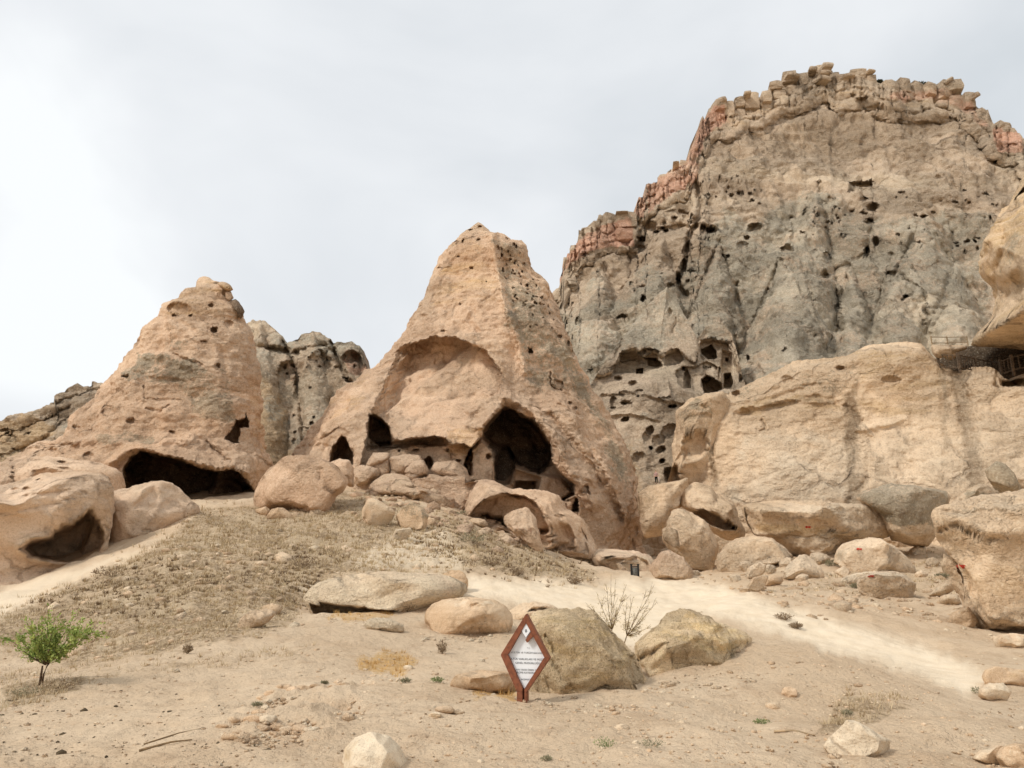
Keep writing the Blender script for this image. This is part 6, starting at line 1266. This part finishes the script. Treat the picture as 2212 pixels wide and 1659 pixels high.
skin_body('trousers', [(0, 0, .93), (-.09, 0, .86), (-.11, -.02, .48), (-.11, .02, .10), (.09, 0, .86), (.12, .0, .48), (.12, .03, .10)], [(0, 1), (1, 2), (2, 3), (0, 4), (4, 5), (5, 6)], [(.165, .125), .11, .08, .062, .11, .08, .062], M['trou'], person)
skin_body('hair', [(0, .03, 1.60), (0, .03, 1.70), (0, .01, 1.78)], [(0, 1), (1, 2)], [(.08, .07), (.1, .1), (.06, .07)], M['hair'], person)
jk = skin_body('jacket', [(.29, -.14, .92), (.33, -.14, .70), (.40, -.12, .45), (.46, -.1, .22)], [(0, 1), (1, 2), (2, 3)], [(.04, .04), (.1, .05), (.12, .05), (.09, .04)], M['jack'], None)
jk.location = person.location; jk.scale = person.scale; tag(jk, 'pale pink jacket hanging from the hand of the visitor', 'jacket')
# ------------------------------------------------------------------ plants
def leaves_mesh(name, P, D, size, mat, parent, seed=0, asp=.5, fold=.25):
    rs = np.random.RandomState(seed); n = len(P); P = np.asarray(P); D = np.asarray(D, float)
    D = D+rs.normal(size=(n, 3))*.6; D /= np.linalg.norm(D, axis=1)[:, None]
    U = rs.normal(size=(n, 3)); S_ = np.cross(D, U); S_ /= np.linalg.norm(S_, axis=1)[:, None]+1e-9; N_ = np.cross(D, S_)
    sz = (size*rs.uniform(.6, 1.25, n))[:, None]
    a = P; b = P+D*sz*.45+S_*sz*asp*.5+N_*sz*fold*.3; c = P+D*sz; d = P+D*sz*.45-S_*sz*asp*.5+N_*sz*fold*.3
    V = np.stack([a, b, c, d], 1).reshape(-1, 3); Q = np.arange(n*4).reshape(-1, 4)
    return mesh_np(name, V, Q, mat, parent, smooth=False)
def branchy(base, tips, rs, r0=.012, sub=2, wob=.06, n=5):
    """limbs from the base to each tip; returns tubes and points along the outer part"""
    tubes = []; pts = []; dirs = []
    base = np.array(base)
    for t in tips:
        t = np.array(t); L = np.linalg.norm(t-base); mid = base+(t-base)*.45+np.array([0, 0, -.08*L])+rs.normal(size=3)*wob*L*.4
        c = [(1-s)**2*base+2*s*(1-s)*mid+s*s*t+rs.normal(size=3)*wob*L*.08*(0 < s < 1) for s in np.linspace(0, 1, n+1)]
        tubes.append((c, [r0*(1-.85*s) for s in np.linspace(0, 1, n+1)]))
        for i in range(1, n+1):
            for q in range(3 if i > 1 else 1):
                f = rs.rand(); a = c[i-1]*(1-f)+c[i]*f; pts.append(a); dirs.append(c[i]-c[i-1])
        for j in range(sub):
            i = rs.randint(1, n); a = c[i]; d = (c[i+1]-c[i-1]); d /= np.linalg.norm(d); d = d+rs.normal(size=3)*.5; d /= np.linalg.norm(d)
            L2 = L*rs.uniform(.12, .26); e = [a+d*L2*s+rs.normal(size=3)*.02*L2*(s > 0) for s in np.linspace(0, 1, 4)]
            tubes.append((e, [r0*.45*(1-.8*s) for s in np.linspace(0, 1, 4)]))
            for s in np.linspace(.15, 1, 7): pts.append(a+d*L2*s); dirs.append(d)
    return tubes, pts, dirs
# the green sapling, lower left
rs = np.random.RandomState(3)
bs_ = gpt(86, 1480); Yt = bs_[1]; s = Yt/F*.93
sap = empty('sapling', tuple(bs_)); tag(sap, 'small bushy sapling with fresh green leaves on the bare slope', 'sapling')
def T(u, v, dy=0.): return np.array([(u-86)*s, dy, (1480-v)*s])
fork = T(88, 1432)
trunk = MB(); trunk.tube([T(86, 1484), T(84, 1462, .02), T(86, 1440)], [.022, .017, .013], 8); trunk.tube([T(88, 1482, .03), T(91, 1458), T(96, 1440), T(108, 1424)], [.018, .014, .012, .01], 8); trunk.done('trunk', M['bark'], sap, True)
tips = [(20, 1380), (30, 1402), (15, 1375), (35, 1345), (50, 1362), (60, 1338), (75, 1350), (104, 1316), (100, 1332), (118, 1345), (132, 1328), (125, 1352), (150, 1345), (162, 1322), (172, 1350), (198, 1352), (190, 1362), (178, 1372), (160, 1385), (145, 1392), (70, 1375), (48, 1385), (110, 1365), (90, 1345), (40, 1410), (60, 1416), (130, 1400), (205, 1345)]
tp = [T(a, b, rs.uniform(-.42, .42)) for a, b in tips]
tb, pp_, dd_ = branchy(T(92, 1438), tp, rs, .009, 2, .05, 6)
b_ = MB()
for c, r in tb: b_.tube(c, r, 5)
b_.done('branch', M['bark'], sap, True)
pp_ = np.array(pp_); dd_ = np.array(dd_)
keep = pp_[:, 2] > T(0, 1425)[2]
pp_ = pp_[keep]; dd_ = dd_[keep]
rep = 6; Pl = np.repeat(pp_, rep, 0)+rs.normal(size=(len(pp_)*rep, 3))*.03; Dl = np.repeat(dd_, rep, 0)/np.linalg.norm(np.repeat(dd_, rep, 0), axis=1)[:, None]
lv = leaves_mesh('foliage', Pl, Dl, .05, M['leaf'], sap, 4, .55)
# the bare shrub behind the lichened boulders
rs = np.random.RandomState(6)
Yk = 13.2; bs_ = pt(1346, 1404, Yk); bs_[2] = min(bs_[2], float(ground_z(bs_[0], bs_[1]))); s = Yk/F
shr = empty('bare_shrub', tuple(bs_)); tag(shr, 'thin nearly leafless shrub rising between the two lichened boulders', 'shrub')
def T2(u, v, dy=0.): return pt(u, v, Yk)-bs_+np.array([0, dy, 0])
b_ = MB(); pts_ = []; dr_ = []
for stem, tips in [((1346, 1398), [(1358, 1345), (1352, 1300), (1372, 1290), (1392, 1272), (1408, 1262), (1400, 1310), (1420, 1300), (1392, 1330), (1404, 1352), (1384, 1368)]), ((1318, 1385), [(1300, 1330), (1290, 1280), (1310, 1262), (1322, 1240), (1335, 1250), (1345, 1285), (1278, 1310), (1262, 1300), (1330, 1310), (1350, 1262)])]:
    fk = (stem[0]+(8 if stem[0] > 1330 else 4), stem[1]-25)
    b_.tube([T2(stem[0], stem[1]+25), T2(*stem), T2(*fk)], [.013, .011, .009], 6)
    tb, q1, q2 = branchy(T2(*fk), [T2(a, c, rs.uniform(-.3, .3)) for a, c in tips], rs, .0075, 7, .08, 6)
    for c, r in tb: b_.tube(c, [max(x, .0022) for x in r], 4)
    pts_ += q1; dr_ += q2
b_.done('branch', M['twig'], shr, True)
pts_ = np.array(pts_); dr_ = np.array(dr_); k_ = rs.rand(len(pts_)) < .5
P2 = np.repeat(pts_[k_], 2, 0); D2 = np.repeat(dr_[k_], 2, 0); D2 /= np.linalg.norm(D2, axis=1)[:, None]+1e-9
leaves_mesh('foliage', P2+rs.normal(size=P2.shape)*.02, D2, .028, M['leaf2'], shr, 9, .4)

# ---- grass: blades gathered in tufts, thick on the slope
rs = np.random.RandomState(12)
bvh_rocks = []
def tufts(name, n, zone, thr, ulim, vlim, hgt, mat, nb=6, lean=.8, seed=0, wid=.012, dmax=62.):
    rs = np.random.RandomState(seed)
    u = rs.uniform(*ulim, n*3); v = rs.uniform(*vlim, n*3)
    m = paint(zone, u, v) > rs.uniform(thr, 1., n*3); u = u[m][:n]; v = v[m][:n]
    # sight line meets ground, vectorised
    Yg = np.geomspace(5, 75, 240); best = np.full(len(u), np.nan)
    for s0 in range(0, len(u), 2500):
        uu = u[s0:s0+2500, None]; vv = v[s0:s0+2500, None]
        p = pt(uu+0*Yg, vv+0*Yg, Yg+0*uu)
        below = p[..., 2] < _gi(p[..., 0], p[..., 1])
        k = below.argmax(1); ok = below.any(1)
        best[s0:s0+2500] = np.where(ok, Yg[k], np.nan)
    ok = np.isfinite(best) & (best < dmax); u = u[ok]; v = v[ok]; Y = best[ok]
    base = pt(u, v, Y); base[:, 2] = ground_z(base[:, 0], base[:, 1])
    N = len(u); h = hgt*rs.uniform(.5, 1.3, N)*np.clip(Y/24., .7, 1.5)
    B_ = np.repeat(base, nb, 0); hh = np.repeat(h, nb)
    a = rs.uniform(0, 2*math.pi, N*nb); ln = rs.uniform(.2, 1., N*nb)*lean
    d = np.stack([np.cos(a)*ln, np.sin(a)*ln, np.ones(N*nb)], 1); d /= np.linalg.norm(d, axis=1)[:, None]
    B_ = B_+np.stack([np.cos(a), np.sin(a), 0*a], 1)*(hh*.25)[:, None]; B_[:, 2] -= .02
    w = (wid*np.clip(np.repeat(Y, nb)/10., .6, 4.))[:, None]; sd = np.stack([-np.sin(a), np.cos(a), 0*a], 1)
    tip = B_+d*hh[:, None]; V = np.stack([B_-sd*w, B_+sd*w, tip], 1).reshape(-1, 3)
    o = mesh_np(name, V, np.arange(len(V)).reshape(-1, 3), mat, smooth=False)
    return o
# a coarse ground table for quick look-ups
_ga = np.linspace(-.72, .72, 260); _gr = np.geomspace(4, 90, 260)
_gt = ground_base(_gr[:, None]*np.sin(_ga), _gr[:, None]*np.cos(_ga))
def _gi(x, y):
    r = np.hypot(x, y); a = np.arctan2(x, y)
    i = np.clip((np.log(r)-math.log(4))/(math.log(90)-math.log(4))*259, 0, 258.99); j = np.clip((a+.72)/1.44*259, 0, 258.99)
    i0 = i.astype(int); j0 = j.astype(int); fi = i-i0; fj = j-j0
    return (_gt[i0, j0]*(1-fi)+_gt[i0+1, j0]*fi)*(1-fj)+(_gt[i0, j0+1]*(1-fi)+_gt[i0+1, j0+1]*fi)*fj
GR2 = GRASS[:1]+GRASS[4:]
tag(tufts('dry_grass', 15000, GRASS, .25, (-40, 2150), (1060, 1600), .17, M['grass'], 6, 1.3, 1, .0045), 'short dry tan grass covering the slope below the spires', 'grass', kind='stuff')
tag(tufts('dark_scrub', 2400, [('P', [(60, 1320), (260, 1225), (520, 1230), (600, 1190), (760, 1200), (700, 1260), (660, 1300), (560, 1250), (300, 1330)], 1., 30), ('P', [(900, 1120), (1300, 1240), (1220, 1255), (1010, 1225), (900, 1180)], 1., 30), ('A', .25)], .3, (-40, 1300), (1060, 1420), .13, M['shrub'], 9, 1.2, 2, .009), 'low brown scrub scattered through the dry slope grass', 'scrub', kind='stuff')
tag(tufts('straw', 700, STRAW, .3, (680, 1130), (1300, 1530), .16, M['straw'], 7, 1.0, 5, .004), 'yellow straw in front of the slot cave and the sign post', 'straw', kind='stuff')
# single bushes and weeds one can point to
def bush(u, v, w, h, label, cat, mat, name, seed, n=260, leaf=.05, group=None, woody=True):
    rs = np.random.RandomState(seed); g0 = gpt(u, v); s = g0[1]/F
    r = empty(name, tuple(g0)); tag(r, label, cat, group)
    W, Hh = w*s*.5, h*s
    th = rs.uniform(0, 2*math.pi, n); q = rs.rand(n)**.5; el = rs.rand(n)
    P = np.stack([np.cos(th)*q*W, np.sin(th)*q*W*.8, Hh*(.08+.92*el*(1-.5*q**2))], 1); P[:, :2] *= (.5+.6*el)[:, None]
    D = P.copy(); D[:, 2] += .3*Hh; D /= np.linalg.norm(D, axis=1)[:, None]
    leaves_mesh('foliage', P, D, leaf*g0[1]/13., M[mat], r, seed, .3)
    if woody:
        b_ = MB()
        for k in range(14):
            t = P[k]; b_.tube([(0, 0, -.03), tuple(t*.5+rs.normal(size=3)*.03*W), tuple(t)], [.3*s, .2*s, .1*s], 4)
        b_.done('stem', M['twig'], r, True)
    return r
for i, (u, v, w, h, lb, mt) in enumerate([
    (1020, 1172, 70, 24, 'dark grey-green bush on the grass crest below the low arch', 'greyweed'), (1065, 1222, 60, 18, 'flat dark bush lower on the slope, left of the niche dome', 'shrub'),
    (1118, 1243, 34, 16, 'small dark bush just above the cream path, middle of the slope', 'shrub'), (1244, 1262, 36, 18, 'right-hand dark bush at the end of the grass slope', 'shrub'),
    (930, 1305, 84, 58, 'brown thorny shrub beside the rounded boulder above the oval one', 'shrub'), (880, 1322, 44, 38, 'reddish dead shrub at the right end of the slot cave', 'shrub'),
    (655, 1225, 70, 26, 'dark scrub bush above the slot cave', 'shrub'), (240, 1245, 80, 20, 'flat dark bush on the slope edge beside the left cream path', 'shrub'),
    (405, 1412, 22, 20, 'small reddish dead plant alone on the lower slope', 'shrub'), (955, 1412, 22, 26, 'small upright dead plant below the oval boulder', 'shrub'),
    (130, 1488, 90, 22, 'low brown scrub at the foot of the green sapling', 'shrub'), (60, 1504, 70, 18, 'grey-green weed patch left of the sapling foot', 'greyweed'),
    (1000, 1118, 40, 14, 'small olive bush behind the flat pale slab', 'greyweed'), (1905, 1168, 36, 12, 'green weed on top of the low brown boulder', 'greyweed'),
    (1800, 1222, 40, 12, 'green-grey weeds between the boulders under the long slab', 'greyweed'), (2035, 1250, 26, 10, 'small weed left of the thin upright stone', 'greyweed'),
    (1850, 1270, 26, 8, 'small weed before the block with the red arrow', 'greyweed'), (1695, 1340, 40, 14, 'dry twiggy weed on the edge of the cream path', 'shrub'), (1720, 1358, 26, 12, 'dark weed where the mound meets the cream path', 'shrub')]):
    bush(u, v, w, h, lb, 'bush' if w > 30 else 'weed', mt, 'bush' if w > 30 else 'weed', 400+i, 320, .04)
for i, (u, v, w, h, lb) in enumerate([(1306, 1616, 48, 20, 'brightest green weed, low in the sand below the sign boulder'), (1408, 1614, 54, 14, 'grey-green weed with dry stalks right of the bright green one'), (1646, 1564, 34, 8, 'flat dark green weed on the sand below the wide lichened boulder'),
    (945, 1474, 24, 9, 'small green weed left of the buried pale boulder'), (876, 1474, 26, 7, 'flat green weed on the pale trodden ground, left of another'), (556, 1526, 20, 7, 'small dark green weed above the ring of broken stones'), (2115, 1500, 34, 12, 'grey-green weed beside the low pale stone at the right'),
    (1830, 1545, 22, 10, 'small weed among debris on the right sand'), (1180, 1645, 24, 10, 'tiny weed near the bottom edge, left of the bright green one'), (700, 1478, 14, 5, 'tiny weed at the top of the dug hollow')]):
    bush(u, v, w, h, lb, 'weed', 'weed' if i in (0, 2, 3) else 'greyweed', 'weed', 440+i, 170, .042, woody=False)
# bushes on the skyline of the mountain
for i, (a, b, w, h) in enumerate([(1740, 214, 84, 34), (1630, 198, 50, 12), (1560, 184, 30, 8)]):
    p = Z(4, (a, b))[0]; Yb_ = float(YfM(np.array([p[0]]), np.array([p[1]+10]), np.array([p[1]])))+2.; q = pt(p[0], p[1], Yb_); s = Yb_/F
    r = empty('bush', tuple(float(x) for x in q)); tag(r, ['large dark bush on the crest of the mountain', 'low dark bush left of the large one on the crest', 'smallest dark bush on the crest of the mountain'][i], 'bush')
    rs = np.random.RandomState(i); n = 700; th = rs.uniform(0, 6.28, n); qd = rs.rand(n)**.5; el = rs.rand(n)
    P = np.stack([np.cos(th)*qd*w*.24*s, np.sin(th)*qd*w*.2*s, el*h*.48*s*(1-.6*qd**2)-.3], 1)
    leaves_mesh('foliage', P, P*0+[0, 0, 1], .55, M['darkbush'], r, i, .6)
# fallen sticks
for i, (a, b, c, d, r_, mt, lb) in enumerate([(300, 1624, 415, 1600, .012, 'twig', 'long dry stick lying on the sand at the lower left'), (310, 1610, 440, 1575, .008, 'twig', 'thin straight stick crossing the sand beside the long one'), (1672, 1582, 1760, 1590, .013, 'polew', 'pale straight stick on the sand at the lower right')]):
    p = gpt(a, b); q = gpt(c, d); m_ = (p+q)/2+np.array([.02, .05, .01])
    o = MB(); o.tube([p+[0, 0, .01], m_+[0, 0, .015], q+[0, 0, .01]], [r_, r_*.8, r_*.4], 6); o = o.done('stick', M[mt], None, True); tag(o, lb, 'stick')
# loose stones and crumbs scattered on the earth
rs = np.random.RandomState(21)
def gravel(name, n, ulim, vlim, size, mat, seed, zone=None, lo=0., att=.5):
    rs = np.random.RandomState(seed); u = rs.uniform(*ulim, n); v = vlim[0]+(vlim[1]-vlim[0])*rs.rand(n)**.8
    if zone is not None: m = paint(zone, u, v) > lo; u, v = u[m], v[m]
    pm = paint(PATH[:2], u, v) < .5; u, v = u[pm], v[pm]
    Yg = np.geomspace(5, 60, 200); Vs = []; Ts = []; S_, T_ = ico(1); off = 0
    p = pt(u[:, None]+0*Yg, v[:, None]+0*Yg, Yg+0*u[:, None]); bl_ = p[..., 2] < _gi(p[..., 0], p[..., 1]); k = bl_.argmax(1); ok = bl_.any(1)
    base = pt(u[ok], v[ok], Yg[k[ok]]); base[:, 2] = ground_z(base[:, 0], base[:, 1])
    for b in base:
        s = size*math.exp(rs.normal()*.5)*np.clip(b[1]/12, .6, 2.5); q = S_*rs.uniform(.6, 1.2, 3)*s+rs.normal(size=S_.shape)*s*.14; q[:, 2] *= .6
        Vs.append(q+b); Ts.append(T_+off); off += len(S_)
    V = np.concatenate(Vs); at = {k_: np.zeros(len(V)) for k_ in ALLATTR}; at['pale'][:] = np.repeat(rs.uniform(0, .8, len(base)), len(S_))
    return mesh_np(name, V, np.concatenate(Ts), mat, attrs=at)
tag(gravel('gravel', 3200, (0, 2212), (1400, 1659), .019, M['boulder'], 5), 'loose small stones scattered over the sandy foreground', 'gravel', kind='stuff')
M['dark'] = simple_mat('dark_earth', (104, 90, 70), .95, .1, .2, 10, .3)
tag(gravel('droppings', 130, (0, 620), (1490, 1640),   .019, M['dark'], 15), 'small dark crumbs strewn on the trodden ground at the lower left', 'crumbs', kind='stuff')
tag(gravel('rubble', 900, (60, 1300), (1060, 1420), .05, M['boulder'], 6, GRASS[:1], .3), 'pale broken stones strewn through the dry grass slope', 'rubble', kind='stuff')
tag(gravel('debris', 500, (450, 800), (1470, 1610), .03, M['boulder'], 7, [('P', [(470, 1590), (560, 1510), (620, 1480), (760, 1480), (800, 1520), (720, 1570), (700, 1600), (560, 1610)], 1., 14)], .3), 'crumbled earth and stones in the dug hollow', 'rubble', kind='stuff')
FEET = [('L', [(1150, 1530), (1410, 1530)], 9, 1.), ('L', [(1400, 1492), (1640, 1472)], 9, 1.), ('L', [(920, 1378), (1110, 1378)], 8, 1.), ('L', [(1840, 1300), (2000, 1340), (2150, 1376)], 12, 1.), ('L', [(1390, 1262), (1500, 1258), (1700, 1285), (1960, 1305)], 14, 1.),
        ('L', [(780, 1066), (900, 1075), (1000, 1100), (1170, 1190)], 16, 1.), ('L', [(560, 1115), (700, 1112)], 8, 1.), ('L', [(660, 1345), (880, 1345)], 8, .8), ('L', [(1780, 1640), (1930, 1650)], 10, .8)]
tag(gravel('debris', 16000, (540, 2160), (1040, 1659), .026, M['boulder'], 31, FEET, .45), 'chips and crumbs gathered at the feet of the boulders', 'rubble', kind='stuff')
tag(gravel('rubble', 520, (740, 1200), (1010, 1200), .13, M['cone'], 33, [('P', [(770, 1050), (1000, 1062), (1010, 1110), (1180, 1190), (1080, 1185), (900, 1120), (760, 1085)], 1., 14)], .4), 'angular rubble on the slope below the halls of the central spire', 'rubble', kind='stuff')
tag(gravel('scree', 700, (1380, 2100), (1180, 1330), .045, M['boulder'], 8), 'small stones between the boulders below the pale cliff', 'scree', kind='stuff')
